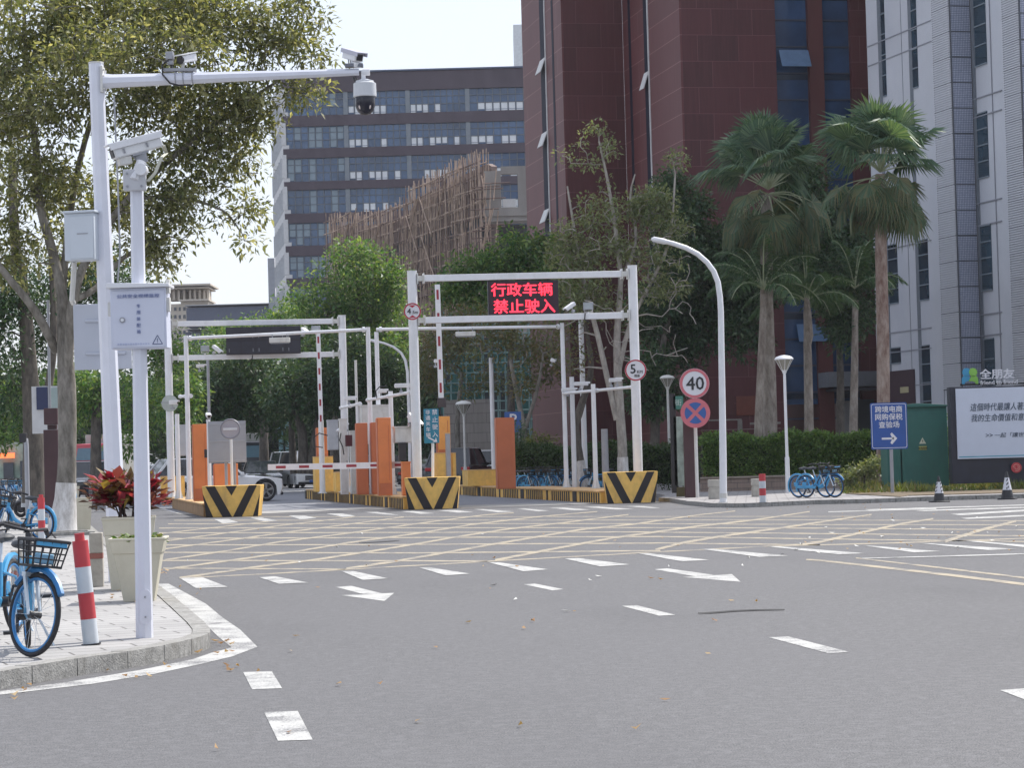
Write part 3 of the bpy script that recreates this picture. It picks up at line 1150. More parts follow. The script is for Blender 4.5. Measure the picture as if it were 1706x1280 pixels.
# louvre strip next to the corner on face A (photo columns 1545-1580)
sL = reach(t0, Tu, 1552)
towerface(t0, Tu, .03, sL, 'louvre_strip', outA, zrow)
towerface(t2, Tu, .03, reach(t2, Tu, 1669), 'louvre_strip', outA, zrow)
# perforated grid strips (frontal faces)
fr_n = -Tu
for pp, wd in ((t0, gR), (t2, 1.2)):
    gm = MB(); jm = MB()
    for i in range(len(zrow) - 1):
        a = pp + Tv * .06 + fr_n * .03; b_ = pp + Tv * (wd - .06) + fr_n * .03
        z1_, z0_ = zrow[i] - .03, zrow[i + 1] + .03
        gm.add([Vector((v.x, v.y, z_)) for z_ in (z0_, z1_) for v in (a, b_, b_ - fr_n * .1, a - fr_n * .1)],
               [(3, 2, 1, 0), (4, 5, 6, 7), (0, 1, 5, 4), (1, 2, 6, 5), (2, 3, 7, 6), (3, 0, 4, 7)])
    a = pp + fr_n * .002; b_ = pp + Tv * wd + fr_n * .002
    jm.add([Vector((v.x, v.y, z_)) for z_ in (0, HT) for v in (a, b_, b_ + Tu * .05, a + Tu * .05)], [(3, 2, 1, 0), (4, 5, 6, 7), (0, 1, 5, 4), (1, 2, 6, 5), (2, 3, 7, 6), (3, 0, 4, 7)])
    gs = gm.build('perforated_strip', M_GRID, tw)
    jm.build('backing', M_JOINT, gs)


def twin(p, dr, pxa, pxb, ytop, ybot, ncell, parent=tw, yref=None, outn=outA, light=None):
    yref = yref or (ytop + ybot) / 2
    sa, sb = sorted((reach(p, dr, pxa, yref), reach(p, dr, pxb, yref)))
    q = p + dr * (sa + sb) / 2
    z1_, z0_ = P(pxa, ytop, q.y).z, P(pxa, ybot, q.y).z
    f = MB()
    for i in range(ncell + 1):
        z_ = z0_ + (z1_ - z0_) * i / ncell
        f.bar(p + dr * sa + outn * .015 + Z * z_, p + dr * sb + outn * .015 + Z * z_, .06, .05)
    w = f.build('window', mat('tower_frame', (.20, .24, .28), .5), parent)
    g_ = MB()
    a, b_ = p + dr * sa, p + dr * sb
    g_.add([Vector((v.x, v.y, z_)) for z_ in (z0_, z1_) for v in (a + outn * .006, b_ + outn * .006, b_ - outn * .1, a - outn * .1)], [(0, 1, 2, 3), (7, 6, 5, 4), (4, 5, 1, 0), (5, 6, 2, 1), (6, 7, 3, 2), (7, 4, 0, 3)])
    g_.build('pane', mat('tower_glass', (.02, .05, .075), .12, var=.5, scale=.6, spec=.7), w)
    return w


def tstrip(name, p, dr, pxa, pxb, ytop, ybot, m, yref=5, off=.02, th=.04):
    sa, sb = sorted((reach(p, dr, pxa, yref), reach(p, dr, pxb, yref)))
    q = p + dr * (sa + sb) / 2
    z1_, z0_ = P(pxa, ytop, q.y).z, P(pxa, ybot, q.y).z
    g_ = MB()
    a, b_ = p + dr * sa, p + dr * sb
    g_.add([Vector((v.x, v.y, z_)) for z_ in (z0_, z1_) for v in (a + outA * off, b_ + outA * off, b_ + outA * (off - th), a + outA * (off - th))], [(0, 1, 2, 3), (7, 6, 5, 4), (4, 5, 1, 0), (5, 6, 2, 1), (6, 7, 3, 2), (7, 4, 0, 3)])
    return g_.build(name, m, tw)


tstrip('reveal', t0, Tu, 1461, 1466, -60, 700, M_STONE)
tstrip('reveal', t0, Tu, 1512, 1517, -60, 700, M_STONE)
tstrip('reveal', t2, Tu, 1617, 1621, -60, 700, M_STONE)
twin(t0, Tu, 1467.5, 1474, -80, 160, 7)
twin(t0, Tu, 1518, 1527, -80, 146, 7)
twin(t0, Tu, 1479, 1496, 408, 506, 4)
twin(t0, Tu, 1531, 1547, 400, 500, 4)
twin(t0, Tu, 1483, 1501, 580, 606, 1)
twin(t0, Tu, 1536, 1551, 576, 700, 4)
twin(t2, Tu, 1622, 1641, -90, 108, 6)
twin(t2, Tu, 1628, 1646, 188, 296, 4)
twin(t2, Tu, 1634, 1652, 376, 484, 4)
twin(t2, Tu, 1641, 1658, 565, 700, 4)
jt = MB()
for pp, pa, pb, yy in ((t0, 1442, 1552, (33, 68, 232, 400, 546, 580, 640)), (t2, 1617, 1669, (150, 182, 330, 368, 520, 556))):
    for y in yy:
        # courses given as photo rows at the near end
        sb = reach(pp, Tu, pb, y); sa = min(reach(pp, Tu, pa, y), sA if pp is t0 else (t1 - t2).length)
        q = pp + Tu * sb
        z_ = P(pb, y, q.y).z
        jt.bar(pp + Tu * sa + outA * .008 + Z * z_, pp + Tu * sb + outA * .008 + Z * z_, .04, .045)
for pp, px in ((t0, 1500), (t0, 1552), (t2, 1669), (t2, 1648)):
    s_ = reach(pp, Tu, px)
    jt.bar(pp + Tu * s_ + outA * .007, pp + Tu * s_ + outA * .007 + Z * HT, .03, .03, up=Tu)
jt.build('panel_joint', mat('soft_joint', (.28, .29, .33), .8), tw)
# ground floor: dark recess by the door and yellowish notice
tstrip('door', t0, Tu, 1480, 1525, 618, 760, mat('maroon_door', (.045, .02, .03), .6), yref=640, off=.05)
tstrip('notice', t0, Tu, 1502, 1516, 645, 655, mat('faded_notice', (.42, .38, .22), .7), yref=650, off=.07, th=.01)

# ---- building with bamboo scaffolding
YS = 170.0
sb_ = thing('scaffolded_building', 'concrete building shell wrapped in bamboo scaffolding below the office block', 'building', (P(800, 700, YS).x, YS, 0))
M_CONC = mat('stained_concrete', (.33, .31, .29), .9, var=.25, scale=.5, dirt=(.17, .16, .15), stretch=(1, 1, .3))
s0 = P(806, 280, YS); s0 = Vector((s0.x, YS, 0))
su = Vector((-.34, 1, 0)).normalized()
zz = lambda y, Y=YS, x=840: P(x, y, Y).z
# concrete end with an opening (photo 806-878 x 278-760)
f = MB()
xr = P(878, 330, YS).x - s0.x
def end(x0, x1, y0, y1, off=0, th=.5): fbox(f, s0, X, x0, x1, zz(y1), zz(y0), off, th)
px = lambda p_: (p_ - 806) / 4000 * YS
end(0, px(834), 284, 346); end(px(834), px(878), 277, 290); end(px(862), px(878), 290, 346)
end(px(803), px(880), 346, 360, .12, .7); end(0, px(878), 360, 372, 0); end(0, px(878), 420, 800, 0)
end(px(803), px(880), 366, 369, .18, .7)
f.build('concrete_wall', M_CONC, sb_)
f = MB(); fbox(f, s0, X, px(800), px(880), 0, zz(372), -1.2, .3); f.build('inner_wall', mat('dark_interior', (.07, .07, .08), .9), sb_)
f = MB(); fbox(f, s0, X, px(836), px(858), zz(344), zz(330), -.6, .1); f.build('window', M_WHITEB, sb_)
# long flank running away to the left with the stepped top
top_px = [(806, 250), (797, 246), (720, 285), (690, 300), (668, 330), (640, 343), (600, 352), (545, 352)]
fl = []
for px_, py_ in top_px:
    s_ = reach(s0, su, px_, py_)
    q = s0 + su * s_
    fl.append((q, P(px_, py_ + 8, q.y).z))
f = MB()
nn = Vector((-su.y, su.x, 0))
for i in range(len(fl) - 1):
    (a, za), (b_, zb_) = fl[i], fl[i + 1]
    if (a - b_).length < .05: continue
    f.add([Vector((v.x - nn.x * .6, v.y - nn.y * .6, z_)) for v, z_ in ((a, 0), (b_, 0), (b_, zb_ - .8), (a, za - .8))] +
          [Vector((v.x - nn.x * 1.0, v.y - nn.y * 1.0, z_)) for v, z_ in ((a, 0), (b_, 0), (b_, zb_ - .8), (a, za - .8))],
          [(0, 1, 2, 3), (7, 6, 5, 4), (3, 2, 6, 7), (0, 3, 7, 4), (1, 5, 6, 2)])
f.build('flank_wall', mat('flank_brick', (.26, .20, .18), .9, var=.5, scale=.7, dirt=(.09, .08, .09), stretch=(1, 1, .25)), sb_)
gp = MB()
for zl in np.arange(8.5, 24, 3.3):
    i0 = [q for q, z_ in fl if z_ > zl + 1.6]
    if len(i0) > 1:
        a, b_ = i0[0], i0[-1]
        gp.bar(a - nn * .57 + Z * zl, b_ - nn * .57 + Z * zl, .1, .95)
gp.build('floor_gap_shade', mat('dark_interior', (.07, .07, .08), .9), sb_)  # solid dark bars stand in for shade in the open floor gaps
# bamboo poles
bam = MB(); bam2 = MB(); netm = MB()
Ls = (fl[-1][0] - fl[0][0]).length
rb2 = random.Random(3)
def topz(s_):
    for i in range(len(fl) - 1):
        a = (fl[i][0] - s0).dot(su); b_ = (fl[i + 1][0] - s0).dot(su)
        if min(a, b_) <= s_ <= max(a, b_) + 1e-6:
            t = (s_ - a) / (b_ - a + 1e-9)
            return fl[i][1] * (1 - t) + fl[i + 1][1] * t
    return fl[-1][1]
s_ = 0.0
while s_ < Ls:
    for off in (.15, .75):
        q = s0 + su * (s_ + rb2.uniform(-.15, .15)) + nn * (off - .5)
        zt_ = topz(s_) + rb2.uniform(-.1, .45)
        z_ = 8.0
        while z_ < zt_:
            l_ = rb2.uniform(2.5, 5)
            e = q + nn * rb2.uniform(-.1, .1) + su * rb2.uniform(-.07, .07)
            (bam if rb2.random() < .75 else bam2).tube([Vector((q.x, q.y, z_ - .3)), Vector((e.x, e.y, min(z_ + l_, zt_)))], rb2.uniform(.028, .045), 4, False)
            z_ += l_
    s_ += .46 + rb2.uniform(0, .1)
for zl in np.arange(8.3, 26, .95):
    s_ = 0.0
    while s_ < Ls:
        l_ = rb2.uniform(4, 8)
        if topz(min(s_ + l_ / 2, Ls)) > zl:
            for off in (.2, .7):
                a = s0 + su * s_ + nn * (off - .5) + Z * (zl + rb2.uniform(-.12, .12))
                b_ = s0 + su * min(s_ + l_ + .4, Ls + .6) + nn * (off - .5) + Z * (zl + rb2.uniform(-.15, .15))
                (bam if rb2.random() < .6 else bam2).tube([a, b_], rb2.uniform(.045, .065), 4, False)
        s_ += l_
for i in range(26):
    s_ = rb2.uniform(0, Ls - 4); z_ = rb2.uniform(8, 20)
    if topz(s_ + 2) > z_ + 2:
        a = s0 + su * s_ + nn * .35 + Z * z_; b_ = a + su * rb2.choice((-3, 3)) + Z * 3.2
        bam.tube([a, b_], .05, 4, False)
for i in range(10):
    x0 = px(rb2.uniform(800, 828)); z_ = zz(rb2.uniform(300, 420))
    bam.tube([s0 + X * x0 - Vector((0, .5, 0)) + Z * (z_ - 1.2), s0 + X * (x0 + rb2.uniform(-.3, .3)) - Vector((0, .5, 0)) + Z * (z_ + 1)], .045, 4, False)
    bam2.tube([s0 + X * (x0 - .8) - Vector((0, .5, 0)) + Z * z_, s0 + X * (x0 + 1.2) - Vector((0, .5, 0)) + Z * (z_ + .05)], .045, 4, False)
sc = bam.build('bamboo_scaffold', mat('bamboo_tan', (.47, .355, .28), .8, var=.5, scale=1.2), sb_)
bam2.build('pole', mat('bamboo_dark', (.20, .14, .12), .8, var=.4, scale=1.2), sc)
# teal safety netting and steel scaffold at the foot, between the trees
netm = MB(); tubes = MB()
YN = 150.0
for i in range(14):
    x = 740 + i * 13
    tubes.tube([P(x, 735, YN), P(x - 4, 520, YN)], .05, 5, False)
    tubes.tube([P(x + 3, 735, YN + 1), P(x - 1, 520, YN + 1)], .05, 5, False)
for j in range(12):
    y = 540 + j * 16
    tubes.tube([P(738, y + 3, YN), P(915, y - 2, YN)], .05, 5, False)
st_ = tubes.build('steel_scaffold', mat('teal_tube', (.14, .24, .24), .6), sb_)
for (x0, x1, y0, y1) in ((752, 800, 580, 690), (850, 880, 600, 690), (822, 850, 560, 620), (735, 752, 640, 690)):
    a, b_ = P(x0, y1, YN + .5), P(x1, y0, YN + .5)
    netm.box(((a.x + b_.x) / 2, YN + .5, (a.z + b_.z) / 2), (b_.x - a.x, .05, b_.z - a.z))
netm.build('netting', mat('teal_netting', (.05, .16, .15), .9, var=.5, scale=2), st_)
f = MB(); a, b_ = P(735, 760, YN + 3), P(930, 560, YN + 3)
f.box(((a.x + b_.x) / 2, YN + 3, b_.z / 2), (b_.x - a.x, .4, b_.z)); f.build('lower_wall', mat('dark_lower_wall', (.06, .07, .08), .9, var=.4), sb_)
f = MB(); a, b_ = P(742, 760, YN - 3), P(818, 665, YN - 3)
f.box(((a.x + b_.x) / 2, YN - 3, b_.z / 2), (b_.x - a.x, .3, b_.z)); 
tag(f.build('boundary_wall', panelmat('grey_blocks', (.22, .21, .20), (.14, .13, .13), 1.2, .6, dirx=(1, 0), seam=.03)), 'grey block wall standing below the green netting', 'wall')

# ---- far beige tower and blue-grey block on the left
YB = 420.0
bt = thing('beige_tower', 'far cream tower with arched belvedere top seen left of the gate', 'building', (P(300, 700, YB).x, YB, 0))
M_BEI = mat('cream_stone', (.56, .50, .42), .8, var=.08)
def fb(mb, x0, x1, y0, y1, Y, th=6.0, dy=0):
    a, b_ = P(x0, y1, Y), P(x1, y0, Y)
    mb.box(((a.x + b_.x) / 2, Y + th / 2 + dy, (a.z + b_.z) / 2), (b_.x - a.x, th, b_.z - a.z))
f = MB(); fb(f, 262, 311, 506, 770, YB); fb(f, 308, 347, 500, 770, YB, 8, -.5)
f.build('wall', M_BEI, bt)
f = MB(); fb(f, 274, 354, 474, 479, YB, 12, -3); fb(f, 278, 350, 479, 483, YB, 10, -2); fb(f, 300, 350, 499, 503, YB, 10, -2)
f.build('cornice', M_BEI, bt)
f = MB()
for x in (280, 288, 296, 305, 315, 323, 331, 339, 345): fb(f, x, x + 3.2, 483, 500, YB, 1.5, 0)
f.build('column', M_BEI, bt)
f = MB(); fb(f, 280, 346, 482, 500, YB, 2, 3); f.build('loggia_shade', mat('loggia_tan', (.36, .30, .24), .9), bt)
for x in range(282, 346, 8):
    for y in range(512, 612, 13):
        f = MB(); fb(f, x, x + 4, y, y + 6, YB, .4, -.62 if x > 304 else -.12); f.build('window', M_GLASSD, bt)
YG = 380.0
gb = thing('blue_grey_block', 'far blue grey block with flat roof beside the cream tower', 'building', (P(390, 700, YG).x, YG, 0))
f = MB(); fb(f, 311, 462, 509, 545, YG, 10); fb(f, 311, 462, 549, 770, YG, 10, 1); f.build('wall', mat('slate_blue_wall', (.10, .115, .165), .8, var=.1), gb)
f = MB(); fb(f, 309, 464, 545, 549, YG, 11, -.6); fb(f, 309, 464, 506, 509, YG, 11, -.6); f.build('ledge', mat('ledge_grey', (.4, .41, .44), .8), gb)
for x in (318, 345, 372):
    f = MB(); fb(f, x, x + 14, 556, 568, YG, .5, .8); w = f.build('window', M_LIGHTP, gb)
    f = MB(); fb(f, x + 1.5, x + 6.5, 557.5, 568, YG, .5, .7); fb(f, x + 7.8, x + 12.8, 557.5, 568, YG, .5, .7); f.build('pane', M_GLASSO, w)
# white slab tower peeking out between office and red building
f = MB(); fb(f, 862, 880, 40, 300, 300, 10)
tag(f.build('white_tower', mat('far_white', (.7, .73, .74), .8)), 'thin strip of a far white tower at the edge of the red building', 'building')
f = MB(); fb(f, 451, 457, 430, 640, 260, 10)
tag(f.build('grey_tower', mat('far_grey', (.5, .52, .56), .8)), 'sliver of a far grey tower left of the brown office block', 'building')
# low teal shop fronts behind the gate
sh = thing('shop_row', 'low shop building with pale blue columns far behind the gate', 'building', (P(500, 700, 185).x, 185, 0))
f = MB(); fb(f, 380, 640, 690, 760, 185, 8, 1); f.build('wall', mat('shop_dark', (.10, .12, .12), .8, var=.5, scale=.4), sh)
f = MB()
for x in (438, 465, 476, 498, 560, 585): fb(f, x, x + 5, 700, 760, 185, .6, 0)
fb(f, 462, 485, 709, 716, 185, 1.2, -.3); f.build('column', mat('pale_teal', (.30, .52, .58), .7), sh)
f = MB(); fb(f, 380, 640, 686, 692, 185, 9, -.4); f.build('roof', mat('shop_roof', (.2, .22, .22), .8), sh)
sh2 = thing('shop_row', 'low shop building with lit red sign far off at the left edge', 'building', (P(30, 760, 150).x, 150, 0))
f = MB(); fb(f, -20, 60, 735, 800, 150, 8, 1); f.build('wall', mat('mint_wall', (.30, .42, .36), .8, var=.3), sh2)
f = MB(); fb(f, 2, 18, 771, 800, 150, .4, .7); fb(f, 30, 45, 768, 800, 150, .4, .7); f.build('door', M_GLASSD, sh2)
f = MB(); fb(f, -4, 20, 755, 764, 150, .4, .4); f.build('sign', emit('red_sign_light', (1, .16, .05), 1.6), sh2)
# ---------------------------------------------------------------- checkpoint: islands, gantries, barriers, cabinets
M_WP = mat('white_painted_steel', (.74, .75, .78), .42, var=.06, scale=4, dirt=(.58, .58, .57), coat=.1)
M_WP2 = mat('off_white_painted_steel', (.62, .62, .60), .5, var=.1, scale=5, dirt=(.40, .38, .33))
M_GREYS = mat('grey_steel', (.32, .33, .36), .45, metal=.3, var=.15)
M_DARK = mat('black_plastic', (.02, .02, .024), .45, var=.2)
M_ORA = mat('orange_panel', (.70, .22, .07), .5, var=.12, scale=1.5, dirt=(.50, .17, .07))
M_ORAD = mat('orange_panel_dark', (.50, .145, .06), .55, var=.12, scale=1.5)
M_YEP = mat('yellow_painted_concrete', (.80, .50, .13), .7, var=.15, scale=5, dirt=(.42, .27, .12))
M_BLK = mat('black_paint', (.016, .012, .014), .6, var=.3)
M_RED = mat('red_reflective', (.30, .02, .04), .5)
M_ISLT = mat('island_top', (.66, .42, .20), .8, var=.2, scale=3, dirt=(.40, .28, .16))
M_ISLS = mat('island_side_shaded', (.36, .22, .11), .85, var=.25, scale=2.5, dirt=(.2, .13, .08))  # shade on the side wall put into this darker brown
UR = UA      # rotation of things square to the side street


def rot_m(p, rz=UR): return Matrix.Translation(Vector(p)) @ Matrix.Rotation(rz, 4, 'Z')


IS_H = .40
def island(label, flpx, L, Wd, stripes, xbot, xtop, ytop, block_label, s0=.9):
    fl_ = G(*flpx)
    t = thing('traffic_island', label, 'traffic island', tuple(fl_), UR, 'concrete islands of the checkpoint')
    def q(v_, u_): return fl_ + Vv * v_ + Uv * u_
    f = MB()
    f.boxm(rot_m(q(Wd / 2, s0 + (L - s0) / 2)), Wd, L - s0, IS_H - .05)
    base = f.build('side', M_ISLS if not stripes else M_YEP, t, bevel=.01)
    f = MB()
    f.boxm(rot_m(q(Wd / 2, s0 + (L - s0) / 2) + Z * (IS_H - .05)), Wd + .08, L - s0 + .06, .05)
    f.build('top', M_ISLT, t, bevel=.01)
    if stripes:
        f = MB()
        u_ = s0 + .15
        i = 0
        while u_ < L - .3:
            i += 1
            for _ in range(9):
                if u_ > L - .3: break
                f.boxm(rot_m(q(-.004, u_ + .06)), .02, .15, IS_H - .07)
                u_ += .32
            u_ += .25
            f.boxm(rot_m(q(-.006, u_ + .3)), .03, .55 if i % 2 else .2, IS_H - .06)
            u_ += 1.1
        f.build('stripe', M_BLK, base)
    # chevron-painted end block, flared towards the top
    bt_ = thing('crash_block', block_label, 'crash block', tuple(G((xbot[0] + xbot[1]) / 2, flpx[1])), 0, 'chevron crash blocks')
    Y0 = fl_.y
    a, b_, c_, d_ = P(xbot[0], flpx[1], Y0), P(xbot[1], flpx[1] - .03 * (xbot[1] - xbot[0]), Y0), P(xtop[1], ytop - .5, Y0), P(xtop[0], ytop + 1.5, Y0)
    h = (c_.z + d_.z) / 2
    w0, w1 = (b_.x - a.x), (c_.x - d_.x)
    cx = (a.x + b_.x) / 2
    pr = [(-w0 / 2, 0), (w0 / 2, 0), (w1 / 2, h), (-w1 / 2, h)]
    f = MB()
    lean = .0
    f.prism(pr, (cx, Y0, 0), X, Z, s0 + .1)
    bo = f.build('block', M_YEP, bt_, bevel=.015)
    def xl(t_, z_):   # t in -1..1 across the face at height z
        return t_ * (w0 / 2 + (w1 - w0) / 2 * z_ / h)
    f = MB()
    def strip(t0, t1, u0, u1, z0=0.0, z1=None):
        z1 = z1 or h
        z0 += .006; z1_ = z1 - .006
        f.prism([(xl(t0, z0), z0), (xl(t1, z0), z0), (xl(u1, z1_), z1_), (xl(u0, z1_), z1_)], (cx, Y0 - .008, 0), X, Z, .02)
    strip(-.03, -.0, -.03, .0) if False else None
    # dark chevron arms (outer pair, inner triangle, edge slivers)
    strip(-.36, .0, -.88, -.56)
    strip(.04, .38, .60, .88)
    f.prism([(xl(0, h * .68), h * .68), (xl(.20, h - .006), h - .006), (xl(-.20, h - .006), h - .006)], (cx, Y0 - .008, 0), X, Z, .02)
    f.prism([(xl(-.99, .006), .006), (xl(-.72, .006), .006), (xl(-1, h * .75), h * .75)], (cx, Y0 - .008, 0), X, Z, .02)
    f.prism([(xl(.80, .006), .006), (xl(.99, .006), .006), (xl(1, h * .72), h * .72)], (cx, Y0 - .008, 0), X, Z, .02)
    f.build('chevron', M_BLK, bo)
    return t, q


isl1, q1_ = island('plain brown sided concrete island at the left gate', (343, 863), 16.5, 1.5, False, (343, 430), (334, 432), 809, 'black and yellow chevron crash block on the leftmost island')
isl2, q2_ = island('striped concrete island in the middle of the gates', (680, 850), 27, 1.5, True, (680, 762), (674, 767), 795, 'black and yellow chevron crash block below the tall white gantry post, middle island')
isl3, q3_ = island('striped concrete island nearest the trees and hedge', (1012, 840), 27, 1.5, True, (1012, 1092), (1003, 1094), 786, 'black and yellow chevron crash block beside the pavement edge')


def base(px, Y, z=IS_H):
    """ground point that shows at photo column px at distance Y, height z"""
    lo = P(px, 820, Y)
    # photo row where height z shows
    y = 820.0
    for _ in range(6):
        p = P(px, y, Y)
        y += (p.z - z) / Y * F_PX
    p = P(px, y, Y)
    return Vector((p.x, Y, z))


def topz_(px, py, Y): return P(px, py, Y).z


def post_mb(f, b_, zt_, r, foot=True, n=12, r1=None):
    f.cyl(b_, Vector((b_.x, b_.y, zt_)), r, r if r1 is None else r1, n)


def foot_mb(f, b_, r):
    f.boxm(rot_m(b_), r * 3.6, r * 3.6, .025)
    for a in range(4):
        d_ = Vector((math.cos(a * math.pi / 2 + UR), math.sin(a * math.pi / 2 + UR), 0))
        f.prism([(r * .9, 0), (r * 1.75, 0), (r * .9, .28)], b_ + Z * .025 - d_.cross(Z) * .01, d_, Z, .02)


def gantry(name, label, pl, pr, beams, r, group=None, cat='gantry', bw=.2, flange=True):
    """pl/pr: (px_base, Y, py_top, z_base)"""
    bl, br_ = base(pl[0], pl[1], pl[3]), base(pr[0], pr[1], pr[3])
    t = thing(name, label, cat, tuple((bl + br_) / 2), 0, group)
    for b_, pp in ((bl, pl), (br_, pr)):
        f = MB()
        zt_ = topz_(pp[0], pp[2], pp[1])
        post_mb(f, b_, zt_, r)
        f.cyl(Vector((b_.x, b_.y, zt_ - .001)), Vector((b_.x, b_.y, zt_ + .02)), r * 1.08, n=12)
        p_ = f.build('post', M_WP, t)
        f = MB(); foot_mb(f, b_, r); f.build('foot_plate', M_WP2, p_)
    for pyl, pyr in beams:
        zl, zr = topz_(pl[0], pyl, pl[1]), topz_(pr[0], pyr, pr[1])
        d_ = (br_ - bl); d_.z = 0; L_ = d_.length; d_.normalize()
        a = Vector((bl.x, bl.y, zl)) + d_ * r * .98
        b2 = Vector((br_.x, br_.y, zr)) - d_ * r * .98
        f = MB()
        e = (b2 - a).normalized()
        f.bar(a + e * .2, b2 - e * .2, bw, bw)
        bm = f.build('beam', M_WP, t, bevel=.01)
        f = MB()
        if flange:
            for c_, s_ in ((a, 1), (b2, -1)):
                f.bar(c_ + e * .0 * s_, c_ + e * .2 * s_, bw * .8, bw * .8)
                f.bar(c_ + e * .20 * s_, c_ + e * .23 * s_, bw * 1.5, bw * 1.6)
                f.bar(c_ + e * .0 * s_, c_ + e * .03 * s_, bw * 1.3, bw * 1.7)
        f.build('bracket', M_WP2, bm)
    return t, bl, br_


g1, g1l, g1r = gantry('height_gantry', 'tall white square gantry carrying the lit red message screen', (696, 75.2, 452, IS_H), (1064, 76.4, 443, IS_H), [(464, 456), (534, 525)], .15)
g2, g2l, g2r = gantry('height_gantry', 'white square gantry over the left lane seen from behind with dark screen', (286, 86.5, 535, IS_H), (577, 87.7, 526, IS_H), [(540, 535), (597, 590)], .135, bw=.19)


def arm_gantry(label, posts, beams, r=.085, br=.055):
    bs = [base(p[0], p[1], p[3]) for p in posts]
    t = thing('camera_gantry', label, 'camera gantry', tuple(bs[0]), 0, 'slim camera and light gantries')
    tops = []
    for b_, p in zip(bs, posts):
        f = MB(); zt_ = topz_(p[0], p[2], p[1])
        f.cyl(b_, Vector((b_.x, b_.y, zt_)), r, r * .9, 10)
        p_ = f.build('post', M_WP, t)
        f = MB(); foot_mb(f, b_, r); f.build('foot_plate', M_WP2, p_)
        tops.append(zt_)
    for i, j, yi, yj in beams:
        a = Vector((bs[i].x, bs[i].y, topz_(posts[i][0], yi, posts[i][1])))
        b2 = Vector((bs[j].x, bs[j].y, topz_(posts[j][0], yj, posts[j][1])))
        f = MB(); f.tube([a, b2], br, 8)
        for c_ in (a, b2): 
            e = (b2 - a).normalized(); s_ = 1 if c_ == a else -1
            f.cyl(c_ + e * s_ * (r + .02), c_ + e * s_ * (r + .10), br * 1.7, n=8)
        f.build('beam', M_WP, t)
    return t, bs


ag1, agb = arm_gantry('slim white camera gantry spanning the left lane', [(316, 80.0, 559, IS_H), (620, 81.2, 545, IS_H)], [(0, 1, 564, 549)])
ag2, agb2 = arm_gantry('slim white camera gantry spanning the middle lane', [(634, 83.0, 553, IS_H), (944, 84.2, 538, IS_H)], [(0, 1, 549, 544)])
ag3, agb3 = arm_gantry('white post pair joined by a low bar beside the speed limit gantry post', [(993, 80.2, 640, IS_H)], [])
ag4, agb4 = arm_gantry('white post with low camera bar in front of the orange panels', [(655, 78.5, 652, IS_H)], [])
ag5, agb5 = arm_gantry('short white camera post on the leftmost island', [(298, 83, 690, IS_H)], [])
def lowbar(name, label, p0, p1, r=.05):
    f = MB(); f.tube([P(*p0), P(*p1)], r, 8)
    for k in (.02, .5, .98):
        c_ = P(*p0).lerp(P(*p1), k); e = (P(*p1) - P(*p0)).normalized()
        f.cyl(c_ - e * .08, c_ + e * .08, r * 1.5, n=8)
    return tag(f.build(name, M_WP), label, 'bar')
lowbar('camera_bar', 'white bar tied between the posts left of the 5 KM sign', (938, 656, 84.2), (1056, 645, 76.6))
lowbar('camera_bar', 'white bar tied between the posts above the orange panels', (612, 667, 81), (684, 654, 75.4))
lowbar('camera_bar', 'white bar joining the back gantry post to the grey cabinet post', (568, 680, 87), (600, 673, 82.5))
lowbar('camera_bar', 'short white bar between the posts at the leftmost island', (300, 661, 84), (318, 660, 80))


# small equipment -----------------------------------------------------------
def floodlight(label, px, py, Y, w=.38, h=.26, yaw=0.0, face=M_GREYS):
    c_ = P(px, py, Y)
    t = thing('floodlight', label, 'floodlight', tuple(c_), 0, 'floodlights of the checkpoint')
    M_ = Matrix.Translation(c_) @ Matrix.Rotation(yaw, 4, 'Z')
    f = MB(); f.boxm(M_ @ Matrix.Translation((0, .06, -h / 2)), w, .12, h); f.build('housing', M_DARK if face is None else M_GREYS, t, bevel=.015)
    f = MB(); f.boxm(M_ @ Matrix.Translation((0, -.008, -h * .36)), w * .78, .012, h * .72); f.build('lens', mat('lens_glass', (.35, .38, .40), .2), t)
    f = MB(); f.tube([M_ @ Vector((-w * .4, .05, 0)), M_ @ Vector((-w * .4, .05, -h * .75)), M_ @ Vector((w * .4, .05, -h * .75)), M_ @ Vector((w * .4, .05, 0))], .015, 5)
    f.cyl(M_ @ Vector((0, .05, -h * .75)), M_ @ Vector((0, .05, -h)), .03); f.build('bracket', M_WP2, t)
    return t


def bullet_cam(label, px, py, Y, L=.45, yaw=0.0, tilt=-.25, r=.055, white=M_WP, name='security_camera', drop=.16, group='security cameras'):
    """bullet camera; yaw 0 looks towards -Y"""
    c_ = P(px, py, Y)
    t = thing(name, label, 'camera', tuple(c_), 0, group)
    M_ = Matrix.Translation(c_) @ Matrix.Rotation(yaw, 4, 'Z') @ Matrix.Rotation(-tilt, 4, 'X')
    f = MB()
    f.boxm(M_ @ Matrix.Translation((0, 0, -r)), r * 2, L, r * 2)
    b_ = f.build('housing', white, t, bevel=.02)
    f = MB(); f.boxm(M_ @ Matrix.Translation((0, -.04, r + .004)), r * 2.5, L * 1.08, .012)
    f.boxm(M_ @ Matrix.Translation((-r * 1.25, -.04, r * .2)), .01, L * 1.08, r * .85); f.boxm(M_ @ Matrix.Translation((r * 1.25, -.04, r * .2)), .01, L * 1.08, r * .85)
    f.build('sunshield', white, t)
    f = MB(); f.boxm(M_ @ Matrix.Translation((0, -L / 2 - .004, -r * .7)), r * 1.4, .012, r * 1.4); f.build('lens', M_DARK, b_)
    f = MB(); f.cyl(M_ @ Vector((0, .04, -r)), M_ @ Vector((0, .04, -r - drop * .6)), .02, n=8)
    f.boxm(M_ @ Matrix.Translation((0, .04, -r - drop)), r * 1.6, r * 1.6, drop * .45); f.build('bracket', M_GREYS, t)
    return t


